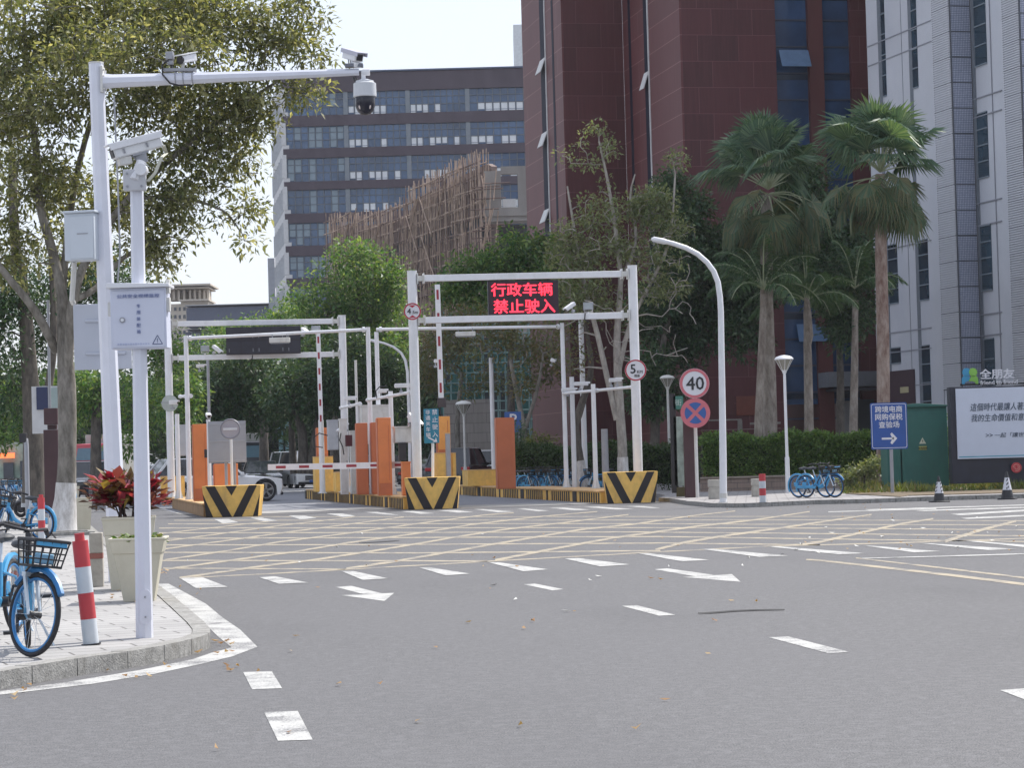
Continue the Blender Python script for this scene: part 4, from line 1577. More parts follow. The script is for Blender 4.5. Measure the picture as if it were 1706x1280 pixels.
floodlight('small floodlight on the lit gantry lower beam, above the 5 KM sign post', 980, 510, 76.2, .32, .24)
bullet_cam('white bullet camera right of the red message screen', 950, 511, 76.1, .42, R(-50), -.5)
floodlight('square floodlight standing on the left gantry lower beam', 341, 581, 86.6, .30, .22)
bullet_cam('white bullet camera on the left gantry beam in front of the dark screen', 361, 582, 86.6, .42, R(60), -.6)
bullet_cam('white bullet camera hanging from the slim gantry above the left lane', 507, 551, 81, .34, R(30), -.4)
floodlight('square floodlight on top of the raised barrier arm behind the left lane', 526, 548, 81, .3, .2)
def lamp_tray(label, px0, px1, py0, py1, Y):
    a, b_ = P(px0, py1, Y), P(px1, py0, Y)
    t = thing('light_tray', label, 'light', ((a.x + b_.x) / 2, Y, a.z), 0, 'white light trays')
    f = MB(); f.box(((a.x + b_.x) / 2, Y, (a.z + b_.z) / 2), (b_.x - a.x, .22, (b_.z - a.z) * .75)); bo = f.build('housing', M_WP2, t, bevel=.015)
    f = MB(); f.box(((a.x + b_.x) / 2, Y, a.z + .01), ((b_.x - a.x) * .9, .18, .02)); f.build('diffuser', M_GREYS, bo)
    f = MB()
    for x in (a.x + .1, b_.x - .1): f.cyl((x, Y, b_.z - .05), (x, Y, b_.z + .09), .015, n=6)
    f.build('hanger', M_GREYS, t)
lamp_tray('white tray light hung from the slim gantry over the left lane', 449, 483, 561, 573, 80.5)
lamp_tray('white tray light hung below the lit gantry over the middle lane', 759, 792, 551, 562, 83.5)
for k, (px, py, Y, w_, yaw) in enumerate(((670, 643, 76.5, .5, 95), (583, 664, 84, .42, 95), (637, 652, 80, .3, 95), (968, 640, 83, .5, 95), (947, 650, 84, .5, 95), (1020, 634, 79, .22, 95), (1030, 633, 78.6, .22, 95))):
    bullet_cam(['long white camera above the orange panels beside the tall post', 'white camera on the bar left of the cabinet', 'small white camera on the bar over the cabinet', 'long white lamp head left of the 5 KM sign, upper', 'long white lamp head left of the 5 KM sign, lower', 'left one of two small white boxes on the bar by the 5 KM sign', 'right one of two small white boxes on the bar by the 5 KM sign'][k],
               px, py, Y, w_, R(yaw), 0, .06)
bullet_cam('white camera hood angled down behind the middle barrier', 690, 700, 77.0, .55, R(40), -.7, .10)
bullet_cam('white plate camera on a post between the orange panels', 572, 712, 84.0, .5, R(-50), -.6, .05)
bullet_cam('small white camera clipped on the raised barrier by the left tree', 727, 602, 78.5, .16, R(60), 0, .05)
bullet_cam('small white camera far behind among bare branches', 922, 601, 92, .22, R(60), -.3, .06)
bullet_cam('small white camera on the thin post behind the grey sign board', 347, 693, 76, .2, R(20), -.3, .06)
bullet_cam('white camera fixed on the short post at the leftmost island', 289, 671, 83, .3, R(80), 0, .07)
bullet_cam('small camera with white hood on a thin white post in the left lane', 334, 610, 88, .32, R(85), 0, .05)


def thin_post(label, px, Y, py_top, z=IS_H, r=.045, m=M_WP2, cat='post', name='thin_post', px_top=None):
    b_ = base(px, Y, z)
    t = thing(name, label, cat, tuple(b_))
    f = MB(); f.cyl(b_, Vector((b_.x, b_.y, topz_(px, py_top, Y))), r, r * .9, 8)
    p_ = f.build('pole', m, t)
    f = MB(); f.boxm(rot_m(b_), r * 3.4, r * 3.4, .02); f.cyl(b_ + Z * .02, b_ + Z * .06, r * 1.4, n=8); f.build('foot', m, p_)
    return t, b_
thin_post('thin grey post carrying the small hooded camera behind the left island', 352, 89, 600, 0, .06, M_GREYS)
thin_post('thin white post in front of the left orange panel', 350, 75.5, 700, IS_H, .06, M_WP)
thin_post('slim white post between the middle cabinets', 598, 86, 600, IS_H, .05)
thin_post('grey flat post in front of the whitewashed trees', 1010, 84, 715, .1, .13, mat('flat_grey', (.34, .34, .36), .6))
thin_post('tall white pole behind the middle lane', 824, 100, 596, .1, .10, M_WP)
thin_post('white pole between the leaning trees and the gantry', 958, 84.5, 628, .1, .09, M_WP)
thin_post('taller white pole behind the leaning tree', 976, 86.5, 530, .1, .10, M_WP)
thin_post('white pole near the raised barrier at the left lane', 540, 86, 700, IS_H, .05)
thin_post('white pole supporting cameras behind the middle gate', 600, 83, 676, IS_H, .07, M_WP)


# red message screen --------------------------------------------------------
def hanging_screen(label, p0, p1, p2, p3, Y0, Y1, lit):
    """p0,p2 left top/bottom ; p1,p3 right"""
    a, b_ = P(p0[0], p0[1], Y0), P(p1[0], p1[1], Y1)
    c_ = P(p2[0], p2[1], Y0)
    t = thing('message_screen', label, 'screen', tuple((a + b_) / 2))
    rt = Vector((b_.x - a.x, b_.y - a.y, 0)); w = rt.length; rt.normalize()
    h = a.z - c_.z
    nrm = rt.cross(Z)
    mid = Vector(((a.x + b_.x) / 2, (a.y + b_.y) / 2, (a.z + b_.z) / 2 - h / 2))
    fr = Matrix((rt, -nrm, Z)).transposed().to_4x4(); fr.translation = mid - Z * h / 2
    f = MB(); f.boxm(fr, w, .14, h); f.build('cabinet', mat('screen_black', (.015, .012, .02), .5), t, bevel=.01)
    if lit:
        f = MB(); f.boxm(fr @ Matrix.Translation((0, -.073, .03)), w - .06, .01, h - .06)
        f.build('panel', mat('led_panel', (.03, .008, .02), .6), t)
        E_ = emit('red_led', (1.0, .03, .06), 2.0)
        text('行政车辆', mid + nrm * .082 - rt * .05 + Z * h * .235, h * .38, E_, t, rt, Z, bold=0.014, fit=w * .87)
        text('禁止驶入', mid + nrm * .082 + rt * .02 - Z * h * .255, h * .40, E_, t, rt, Z, bold=0.014, fit=w * .87)
    else:
        f = MB()
        for i in range(5):
            x = -w / 2 + w * i / 5 + w / 10
            for j in (0, 1):
                f.boxm(fr @ Matrix.Translation((x, -.078, .03 + j * h / 2)), w / 5 - .03, .02, h / 2 - .05)
        dd = f.build('door', mat('screen_back', (.022, .022, .035), .5, var=.3), t)
        f = MB()
        for i in range(5):
            x = -w / 2 + w * i / 5 + w / 10
            for j in (0, 1): f.boxm(fr @ Matrix.Translation((x + (.3 if i % 2 else -.3) * w / 5, -.095, .1 + j * h / 2)), .02, .02, .12)
        f.build('latch', M_GREYS, dd)
    return t
hanging_screen('black message screen with two lines of glowing red Chinese characters', (812, 469), (929, 466), (812, 526), (929, 522), 75.6, 76.0, True)
hanging_screen('unlit dark message screen hanging in the left gantry', (376, 546), (500, 543), (376, 592), (500, 588), 86.6, 86.9, False)


# round signs ----------------------------------------------------------------
M_SW = mat('sign_white', (.66, .66, .70), .45, var=.03)
M_SR = mat('sign_red', (.42, .02, .045), .45, var=.08)
M_SP = mat('sign_pink_red', (.55, .14, .17), .5, var=.1)
M_SB = mat('sign_blue', (.03, .10, .32), .45, var=.1)
M_INK = mat('sign_black', (.012, .012, .016), .5)
M_BACK = mat('sign_back_grey', (.36, .37, .41), .5, metal=.2, var=.08)


def disc(f, c_, r, off=0, th=.012, n=36):
    f.cyl(c_ - Vector((0, off, 0)), c_ + Vector((0, th - off, 0)), r, n=n)


def round_sign(name, label, px, py, Y, rp, ring, rw=.16):
    c_ = P(px, py, Y)
    r = rp / F_PX * Y
    t = thing(name, label, 'sign', tuple(c_))
    f = MB(); disc(f, c_, r, 0); f.build('plate', M_SW, t)
    f = MB()
    n = 40
    ro, ri = r * .985, r * (1 - rw)
    vs, fs = [], []
    for k in range(n):
        a = 2 * math.pi * k / n
        for q, y_ in ((ro, -.006), (ri, -.006)): vs.append(c_ + Vector((q * math.cos(a), y_, q * math.sin(a))))
    for k in range(n):
        a, b_ = 2 * k, 2 * ((k + 1) % n)
        fs.append((a, b_, b_ + 1, a + 1))
    f.add(vs, fs)
    f.build('ring', ring, t)
    return t, c_, r


t, c_, r = round_sign('height_limit_sign', 'round red ringed 4.5m height limit sign on the gantry post', 687, 519, 74.9, 14.5, M_SR)
text('4', c_ + Vector((-r * .38, -.009, .01)), r * .62, M_INK, t, bold=0.020, depth=.003)
text('.5m', c_ + Vector((r * .28, -.009, -r * .1)), r * .34, M_INK, t, bold=0.015, depth=.003)
f = MB()
for s_ in (1, -1): 
    tri = [(-r * .42, r * .72 * s_), (r * .42, r * .72 * s_), (0, r * .42 * s_)]
    f.prism(tri if s_ < 0 else tri[::-1], c_ + Vector((0, -.009, 0)), X, Z, .003)
f.build('marker', M_SR, t)
t, c_, r = round_sign('speed_limit_sign', 'round red ringed 5 KM speed limit sign on the gantry post', 1059, 617, 76.1, 18, M_SR, .14)
text('5', c_ + Vector((-r * .24, -.009, r * .12)), r * .82, M_INK, t, bold=0.018, depth=.003)
text('KM', c_ + Vector((r * .38, -.009, -r * .16)), r * .26, M_INK, t, bold=0.015, depth=.003)
text('限速', c_ + Vector((r * .12, -.009, -r * .52)), r * .24, M_INK, t, bold=0.015, depth=.003)
t, c_, r = round_sign('speed_limit_sign', 'round 40 speed limit sign above the blue no stopping sign', 1157, 639, 74.2, 25.0, M_SP, .2)
text('40', c_ + Vector((r * .04, -.009, -.0)), r * .86, M_INK, t, bold=0.018, depth=.003)
# no stopping sign
c_ = P(1158.5, 688.5, 74.2); r = 24.8 / F_PX * 74.2
t = thing('no_stopping_sign', 'round blue and red crossed no stopping sign below the 40 sign', 'sign', tuple(c_))
f = MB(); disc(f, c_, r); f.build('plate', M_SP, t)
f = MB()
for k in range(4):
    a0 = math.pi / 2 * k + .30 - math.pi / 4 + 0
    pts = []
    a_, b__ = math.pi / 2 * k - math.pi / 4 + .17, math.pi / 2 * k + math.pi / 4 - .17
    pts = [(r * .16 * math.cos(math.pi / 2 * k), r * .16 * math.sin(math.pi / 2 * k))] + [(r * .72 * math.cos(a_ + (b__ - a_) * i / 8), r * .72 * math.sin(a_ + (b__ - a_) * i / 8)) for i in range(9)]
    f.prism(pts, c_ + Vector((0, -.006, 0)), X, Z, .004)
f.build('blue_field', M_SB, t)
f = MB(); bb = base(1162, 74.6, .12); f.cyl(bb, Vector((bb.x, bb.y, P(1160, 618, 74.6).z)), .055, .055, 10)
t = tag(f.build('sign_pole', M_WP2), 'grey pole holding the 40 and no stopping signs', 'pole')
# reversed round and square signs on the left island
c_ = P(383.5, 715, 71.6); r = 16.5 / F_PX * 71.6
t = thing('no_entry_sign', 'faded round no entry sign standing on the leftmost crash block', 'sign', tuple(c_))
f = MB(); disc(f, c_, r); f.build('plate', mat('faded_pink_grey', (.40, .37, .41), .6, var=.1), t)
f = MB(); f.torus(c_, r * .97, .022, (0, 1, 0), 30, 6); f.build('rim', mat('rim_grey', (.24, .24, .28), .5), t)
f = MB(); f.box(c_ + Vector((0, -.01, .0)), (r * 1.42, .02, r * .24)); f.build('bar', mat('bar_white', (.66, .66, .70), .5), t)
f = MB(); f.cyl(Vector((c_.x, 71.75, .42)), Vector((c_.x, 71.75, c_.z - r * .6)), .04, n=8); f.build('pole', M_WP, t)
t = thing('sign_board', 'plain grey square sign board seen from behind on the leftmost island', 'sign', tuple(P(380, 770, 72.6)))
f = MB(); a, b_ = P(348, 772, 72.6), P(409, 701, 72.6); f.box(((a.x + b_.x) / 2, 72.6, (a.z + b_.z) / 2), (b_.x - a.x, .03, b_.z - a.z)); f.build('board', M_BACK, t)
f = MB()
for y in (706, 735, 768): f.bar(P(349, y + 1, 72.58), P(408, y - 1, 72.58), .035, .02)
f.build('rail', mat('rail_grey', (.45, .46, .5), .5), t)
f = MB()
for x in (378, 392): f.cyl(base(x, 72.75, IS_H), Vector((base(x, 72.75).x, 72.75, P(x, 740, 72.75).z)), .045, n=8)
f.build('pole', M_GREYS, t)
# small round sign back by the left post
c_ = P(281, 672, 86); t = thing('round_sign', 'pale round sign back on the left gantry post', 'sign', tuple(c_))
f = MB(); disc(f, c_ + Vector((0, .3, 0)), .30, n=24); f.build('plate', mat('pale_back', (.40, .44, .42), .5), t)
f = MB(); f.bar(c_ + Vector((-.3, .15, .03)), c_ + Vector((.3, .15, .03)), .03); f.build('bracket', M_GREYS, t)

# teal vertical sign
M_TEAL = mat('sign_teal', (.02, .20, .30), .5, var=.1)
t = thing('teal_sign', 'upright teal sign with two columns of white characters beside the tall post', 'sign', tuple(P(718, 738, 74.4)))
a, b_ = P(707, 739, 74.4), P(730.5, 681, 74.4)
cx_, cz_ = (a.x + b_.x) / 2, (a.z + b_.z) / 2
w_, h_ = b_.x - a.x, b_.z - a.z
f = MB(); f.box((cx_, 74.4, cz_), (w_, .03, h_)); f.build('board', M_TEAL, t)
for i, ch in enumerate('禁止驶入'):
    text(ch, Vector((cx_ + w_ * .24, 74.38, cz_ + h_ * (.40 - .215 * i))), h_ * .155, M_SW, t, bold=0.015)
for i, ch in enumerate('非通关车辆'):
    text(ch, Vector((cx_ - w_ * .22, 74.38, cz_ + h_ * (.40 - .165 * i))), h_ * .13, M_SW, t, bold=0.015)
f = MB()
o_ = Vector((cx_, 74.38, cz_))
f.prism([(-.10, -.31 * h_ / 1), (.10, -.42 * h_), (.13, -.33 * h_), (.17, -.47 * h_), (0.02, -.47 * h_), (.07, -.445 * h_), (-.12, -.35 * h_)][::-1], o_, X, Z, .004)
f.build('arrow', M_SW, t)
f = MB(); f.cyl(base(721, 74.6), P(721, 700, 74.6), .045, n=8); f.build('pole', M_WP, t)

# parking sign
t = thing('parking_sign', 'blue parking sign half hidden behind the right orange panel', 'sign', tuple(P(855, 712, 95)))
a, b_ = P(841, 712, 95), P(868, 686, 95)
f = MB(); f.box(((a.x + b_.x) / 2, 95, (a.z + b_.z) / 2 - .1), (b_.x - a.x, .03, b_.z - a.z + .2)); f.build('board', M_SB, t)
text('P', Vector(((a.x + b_.x) / 2 + .02, 94.97, (a.z + b_.z) / 2)), .42, M_SW, t, bold=0.025)
f = MB(); f.cyl(base(865, 95.2, .1), P(865, 700, 95.2), .04, n=8); f.build('pole', M_GREYS, t)


# orange and yellow panels, cabinets ---------------------------------------------
def panel(name, label, cat, x0, x1, y0, y1, Y, d, m, z=None, group=None, rz=UR, m2=None, top=.0, det=None):
    a = P((x0 + x1) / 2, (y0 + y1) / 2, Y)
    w = (x1 - x0) / F_PX * Y
    z1_ = P((x0 + x1) / 2, y0, Y).z
    z0_ = z if z is not None else P((x0 + x1) / 2, y1, Y).z
    c0 = Vector((a.x, Y, z0_)) + Vector((0, d / 2, 0))
    t = thing(name, label, cat, tuple(c0), rz, group)
    M_ = rot_m(c0, rz)
    h = z1_ - z0_
    f = MB(); f.boxm(M_, w, d, h); bo = f.build('body', m, t, bevel=.012)
    if det == 'panel':
        f = MB(); f.boxm(M_ @ Matrix.Translation((0, -d / 2 - .006, h * .02)), w * .9, .014, h * .14)
        f.boxm(M_ @ Matrix.Translation((w * .3, -d / 2 - .004, h * .2)), .012, .012, h * .7)
        f.build('seam', m2 or M_ORAD, bo)
        f = MB(); f.boxm(M_ @ Matrix.Translation((-w / 2 - .012, 0, .02)), .024, d * .9, h - .04); f.build('side_plate', M_ORAD, t)
    if det == 'door':
        f = MB(); f.boxm(M_ @ Matrix.Translation((0, -d / 2 - .008, h * .04)), w * .92, .016, h * .9); f.build('door', m, bo)
        f = MB(); f.boxm(M_ @ Matrix.Translation((w * .36, -d / 2 - .02, h * .42)), .03, .02, .1); f.build('handle', M_GREYS, bo)
        f = MB(); f.boxm(M_ @ Matrix.Translation((0, 0, h)), w * 1.08, d * 1.08, .05); f.build('lid', m, t)
    if det == 'low':
        f = MB(); f.boxm(M_ @ Matrix.Translation((0, 0, h)), w * 1.02, d * 1.02, .03); f.build('cap', M_ISLT, t)
    return t, c0, w, h, M_


OP = 'orange equipment panels'
panel('orange_panel', 'tall orange panel on the leftmost island', 'panel', 321, 345, 707, 830, 76.5, .35, M_ORA, IS_H, OP, det='panel')
panel('orange_panel', 'low orange panel behind the grey sign board', 'panel', 356, 395, 773, 808, 76.5, .3, M_ORA, IS_H, OP, det='panel')
panel('orange_panel', 'dull orange panel left of the middle white post', 'panel', 594, 612, 705, 818, 80.5, .3, M_ORAD, IS_H, OP, det='panel')
panel('orange_panel', 'bright tall orange panel right of the middle white post', 'panel', 629, 651, 696, 834, 77, .35, M_ORA, IS_H, OP, det='panel')
panel('orange_panel', 'narrow brown orange panel wedged behind the bright orange one', 'panel', 619, 630, 704, 822, 80.5, .3, M_ORAD, IS_H, OP, det='panel')
panel('orange_panel', 'orange panel with yellow base right of the teal sign', 'panel', 728, 749, 694, 760, 77.5, .3, mat('orange_bright', (.78, .34, .08), .5, var=.1), None, OP, det='panel')
panel('orange_panel', 'broad rust orange panel on the island near the parking sign', 'panel', 827, 857, 696, 812, 84.5, .35, M_ORAD, IS_H, OP, det='panel')
panel('orange_panel', 'far orange panel behind the raised barrier arm', 'panel', 527, 545, 713, 765, 91, .3, M_ORA, None, OP, det='panel')
panel('orange_panel', 'short orange box panel beside the middle crash block', 'panel', 669, 683, 772, 815, 75.6, .3, M_ORA, IS_H, OP, det='door')
YB_ = 'yellow equipment boxes'
panel('yellow_box', 'yellow box below the far orange panel', 'box', 522, 552, 762, 820, 90.5, .8, M_YEP, IS_H, YB_, det='low')
panel('yellow_box', 'yellow box behind the thin posts on the middle island', 'box', 556, 582, 788, 815, 88.5, .8, M_YEP, IS_H, YB_, det='low')
panel('yellow_box', 'yellow base box under the orange panel by the teal sign', 'box', 725, 745, 756, 806, 77.4, .8, M_YEP, IS_H, YB_, det='low')
panel('yellow_box', 'narrow yellow box right of the grey strip at the middle island', 'box', 750, 756, 756, 806, 78, .8, M_YEP, IS_H, YB_, det='low')
panel('yellow_box', 'long low yellow box left of the rust orange panel', 'box', 774, 826, 784, 812, 95, 1.2, M_YEP, IS_H, YB_, det='low')
panel('yellow_box', 'yellow box behind the left gantry posts', 'box', 266, 305, 795, 825, 87, .6, M_YEP, .3, YB_, det='low')
panel('grey_column', 'grey column in front of the orange panel by the teal sign', 'column', 743, 750, 723, 806, 76.8, .2, M_GREYS, IS_H, det='low')
panel('control_cabinet', 'large white control cabinet behind the orange panels', 'cabinet', 600, 646, 677, 740, 82.5, .6, M_WP2, None, 'white control cabinets', det='door')
panel('control_cabinet', 'white control cabinet with round lid beside the tall gantry post', 'cabinet', 655, 690, 713, 738, 77.2, .5, M_WP2, None, 'white control cabinets', det='door')
panel('control_cabinet', 'pale grey upright cabinet behind the raised barrier', 'cabinet', 545, 562, 702, 750, 87.8, .4, mat('pale_grey_steel', (.42, .44, .48), .5), None, 'white control cabinets', det='door')
panel('control_cabinet', 'tall pale cabinet between the leftmost posts', 'cabinet', 291, 312, 710, 760, 88, .3, mat('pale_grey_steel', (.42, .44, .48), .5), None, 'white control cabinets', det='door')
panel('barrier_machine', 'white barrier machine casing in the middle island', 'barrier', 566, 578, 700, 818, 82, .3, M_WP2, IS_H, 'barrier machines', det='door')
panel('barrier_machine', 'short white barrier machine casing beside the posts', 'barrier', 583, 592, 720, 818, 82.6, .3, M_WP2, IS_H, 'barrier machines', det='door')
panel('card_reader', 'dark red box fixed on the white barrier casing', 'reader', 575, 586, 725, 744, 81.6, .2, mat('dark_maroon', (.07, .01, .02), .5), None)
panel('card_reader', 'black box below the white cabinet by the tall post', 'reader', 664, 676, 738, 768, 77, .2, M_DARK, None)
panel('card_reader', 'small dark box on the left orange panel', 'reader', 340, 346, 749, 763, 76.2, .15, M_DARK, None)


# barrier arms ------------------------------------------------------------------
def arm(label, p0, p1, h=.11, first='r', n=10, hinge=None, dark=M_RED):
    a, b_ = P(*p0), P(*p1)
    t = thing('boom_barrier', label, 'barrier', tuple(a), 0, 'red and white barrier arms')
    e = (b_ - a)
    up = Z if abs(e.normalized().z) < .8 else X
    f = MB(); f.bar(a, b_, .05, h, up=up); w = f.build('boom', M_WP, t)
    f = MB()
    for k in range(n):
        s_ = (k + .35) / n
        f.bar(a + e * s_ - Vector((0, .012, 0)), a + e * (s_ + .42 / n) - Vector((0, .012, 0)), .05, h * .42, up=up)
    f.build('stripe', dark, w)
    if hinge:
        f = MB(); f.box(P(*hinge), (.28, .16, .30)); f.build('hinge', mat('hinge_brown', (.05, .04, .045), .6), t, bevel=.01)
    return t
arm('lowered red and white barrier arm across the left lane', (447, 779, 80), (685, 774.5, 77), .20, n=6)
arm('raised barrier arm standing upright right of the tall gantry post', (735, 668, 78), (728.5, 474, 78), .17, n=5, hinge=(736, 671, 78))
arm('raised barrier arm standing upright over the left lane', (535, 712, 86), (530, 555, 86), .15, n=6)
thin_post('white base post of the raised left lane barrier', 537, 86.5, 700, IS_H, .09, M_WP)

# loose cables and hoses hanging from the bars
for lb, pts in (('black cable looping from the camera bar beside the tall post', [(628, 664, 79.5), (626, 652, 79.5), (632, 645, 79.5), (645, 643, 79.5)]),
                ('black cable sagging off the left orange column at the raised barrier', [(546, 726, 85.5), (532, 722, 85.5), (522, 730, 85.5), (524, 744, 85.5), (538, 746, 85.5)]),
                ('black hose hanging down the barrier casing', [(568, 722, 81.5), (566, 734, 81.5), (571, 745, 81.5), (573, 758, 81.5)]),
                ('black cable drooping under the left gantry beam', [(421, 592, 86.3), (420, 598, 86.2), (414, 602, 86.2)]),
                ('black cable strapped round the lit gantry lower beam', [(975, 522, 76), (974, 532, 76), (981, 537, 76)])):
    f = MB(); f.tube([P(*p) for p in pts], .022, 6); tag(f.build('cable', M_DARK), lb, 'cable')
# ---------------------------------------------------------------- near camera pole, big pole, boxes
def swept(f, pts, rad, n=8, ph=0): f.tube(pts, rad, n, True, ph)


ZP = .128
bp_ = G(241, 1063, ZP)
YP = bp_.y
t = thing('camera_pole', 'slim white octagonal pole with control box standing at the pavement corner', 'pole', tuple(bp_))
top = Vector((P(227.5, 290, YP).x, YP, P(228, 290, YP).z))
f = MB(); f.tube([bp_, Vector((top.x + .0, YP, top.z))], [.074, .056], 8, True, ph=R(14))
M_POLE = mat('pole_white', (.66, .68, .76), .38, var=.05, scale=3, dirt=(.55, .56, .60), coat=.2)
pl = f.build('shaft', M_POLE, t, angle=20)
f = MB()
hc = P(242, 1012, YP - .078)
rr_ = 12 / F_PX * YP * .8
pts = [(rr_ * math.cos(a), .10 + rr_ * math.sin(a)) for a in [math.pi * i / 8 for i in range(9)]] + [(rr_ * math.cos(a), -.10 + rr_ * math.sin(a)) for a in [math.pi + math.pi * i / 8 for i in range(9)]]
f.prism(pts, hc, X, Z, .012)
hp = f.build('access_cover', M_POLE, pl)
f = MB()
for dz in (.085, -.085): f.cyl(hc + Vector((0, -.012, dz)), hc + Vector((0, .0, dz)), .008, n=8)
f.build('screw', M_GREYS, hp)
# top clamp plate
f = MB(); c_ = P(224.5, 300, YP - .07)
f.box(c_, (38 / F_PX * YP, .05, 36 / F_PX * YP)); cp = f.build('clamp_plate', mat('cast_grey', (.52, .53, .56), .45, var=.08), t, bevel=.008)
f = MB()
for dx in (-.06, .06):
    for dz in (-.055, .055): f.cyl(c_ + Vector((dx, -.035, dz)), c_ + Vector((dx, -.02, dz)), .011, n=8)
f.build('bolt', M_GREYS, cp)
f = MB(); k_ = P(236, 283, YP - .1); f.cyl(k_ + Vector((0, -.06, 0)), k_ + Vector((0, .06, 0)), .05, n=18); f.cyl(P(224, 300, YP - .08), P(236, 270, YP - .02), .045, n=10); f.build('swivel', M_WP, t)
# camera housing: long tilted box, side on
t = thing('security_camera', 'long white camera housing tilted on top of the slim octagonal pole', 'camera', tuple(P(226, 250, YP)))
a, b_ = P(187, 255, YP - .06), P(266, 234, YP + .12)
e = (b_ - a).normalized()
upv = Vector((e.x, e.y, e.z)); sidev = e.cross(Z).normalized(); upv = sidev.cross(e).normalized()
f = MB(); f.bar(a, b_, .13, .115, up=Z)
hs = f.build('housing', mat('camera_white', (.68, .69, .70), .4, var=.05), t, bevel=.012)
f = MB()
f.bar(a + upv * .072 - e * .035, b_ + upv * .072 + e * .02, .165, .016, up=Z)
f.bar(a + upv * .045 - e * .03 + sidev * .078, b_ + upv * .045 + e * .01 + sidev * .078, .01, .05, up=Z)
f.build('sunshield', M_WP, t, bevel=.004)
f = MB(); f.bar(a + e * .03 - upv * .085, a + e * .14 - upv * .095, .09, .07, up=Z); f.build('lamp', M_WP2, hs, bevel=.006)
f = MB(); f.bar(a - e * .008, a + e * .003, .09, .085, up=Z); f.build('front_glass', M_DARK, hs)
f = MB()
for k in (.2, .68):
    c_ = a.lerp(b_, k) + sidev * .07 - upv * .01
    f.bar(c_ - upv * .02, c_ + upv * .02, .018, .014, up=X)
f.build('latch', M_GREYS, hs)
f = MB(); c_ = a.lerp(b_, .55) - upv * .06
f.bar(c_ - e * .09, c_ + e * .06 - upv * .0, .11, .03, up=Z); f.bar(c_ + Z * .0, c_ - Z * .09 + e * .02, .09, .09); f.tube([c_ - e * .06 - Z * .01, c_ - Z * .13 + e * .03], .016, 6)
f.build('mount', M_GREYS, t, bevel=.004)
f = MB(); 
for k in (0, 1):
    pts = [b_ - upv * .05 + sidev * (.03 + .02 * k), b_ - upv * .12 + e * .02, P(268, 262, YP - .02), P(258, 287, YP - .06), P(245, 302, YP - .09)]
    f.tube([p + X * .012 * k for p in pts], .009, 6)
f.build('cable', mat('cable_beige', (.50, .50, .42), .6), t)
# control box on the pole
t = thing('control_box', 'white control box with faded blue lettering strapped to the slim pole', 'box', tuple(P(231, 585, YP)))
Y_ = YP - .12
a, b_ = P(185, 582, Y_), P(276, 478, Y_)
w_, h_ = b_.x - a.x, b_.z - a.z
cx_, cz_ = (a.x + b_.x) / 2, (a.z + b_.z) / 2
M_BOXW = mat('box_white', (.60, .63, .74), .5, var=.04)
MB_ = Matrix.Translation((cx_, Y_ + .13, a.z)) @ Matrix.Rotation(R(-1.5), 4, 'Z')
f = MB(); f.boxm(MB_, w_, .22, h_); bo = f.build('case', M_BOXW, t, bevel=.006)
f = MB(); f.boxm(MB_ @ Matrix.Translation((0, -.113, .012)), w_ - .03, .012, h_ - .035); dr = f.build('door', M_BOXW, t, bevel=.004)
f = MB()
f.prism([(-w_ / 2 - .03, 0), (w_ / 2 + .03, 0), (w_ / 2 + .03, .03), (-w_ / 2 - .02, .045)], Vector((cx_, Y_ - .03, b_.z)), X, Z, .34)
f.build('hood', M_WP, t, bevel=.005)
f = MB()
for sx, z0_ in ((-1, h_ * .55), (1, h_ * .6), (1, h_ * .9)):
    f.boxm(MB_ @ Matrix.Translation((sx * (w_ / 2 + .012), -.05, z0_)), .03, .08, .12)
f.build('strap_lug', M_WP2, bo, bevel=.004)
M_FADE = mat('faded_blue_ink', (.20, .25, .46), .7)
fr = Vector((math.cos(R(-1.5)), math.sin(R(-1.5)), 0))
yf = Y_ + .13 - .122
text('公共安全视频监控', Vector((cx_, yf, a.z + h_ * .865)), h_ * .062, M_FADE, t, fr, Z, fit=w_ * .76)
for i, ch in enumerate('专用装配箱'):
    text(ch, Vector((cx_, yf, a.z + h_ * (.70 - .106 * i))), h_ * .062, M_FADE, t, fr, Z)
f = MB()
for k in range(13): f.box((cx_ - w_ * .37 + k * w_ * .045, yf + .002, a.z + h_ * .075), (w_ * .03, .004, h_ * .022 * (1 + .4 * (k % 2))))
f.build('fine_print', mat('faint_ink', (.42, .46, .62), .7), dr)
f = MB()
tri = [(-.042, 0), (.042, 0), (0, .075)]
tc_ = Vector((cx_ + w_ * .33, yf - .001, a.z + h_ * .065))
for i in range(3):
    p, q = tri[i], tri[(i + 1) % 3]
    f.bar(tc_ + X * p[0] + Z * p[1], tc_ + X * q[0] + Z * q[1], .004, .006)
f.box(tc_ + Z * .036, (.006, .004, .026)); f.box(tc_ + Z * .014, (.006, .004, .007))
f.build('warning_triangle', mat('dark_blue_ink', (.06, .08, .18), .6), dr)
f = MB(); lk = Vector((cx_ - w_ * .29, yf - .004, a.z + h_ * .475)); f.cyl(lk, lk + Vector((0, .02, 0)), .024, n=18); lo_ = f.build('lock', M_GREYS, dr)
f = MB(); f.cyl(lk - Vector((0, .003, 0)), lk, .014, n=14); f.build('lock_core', M_WP, lo_)

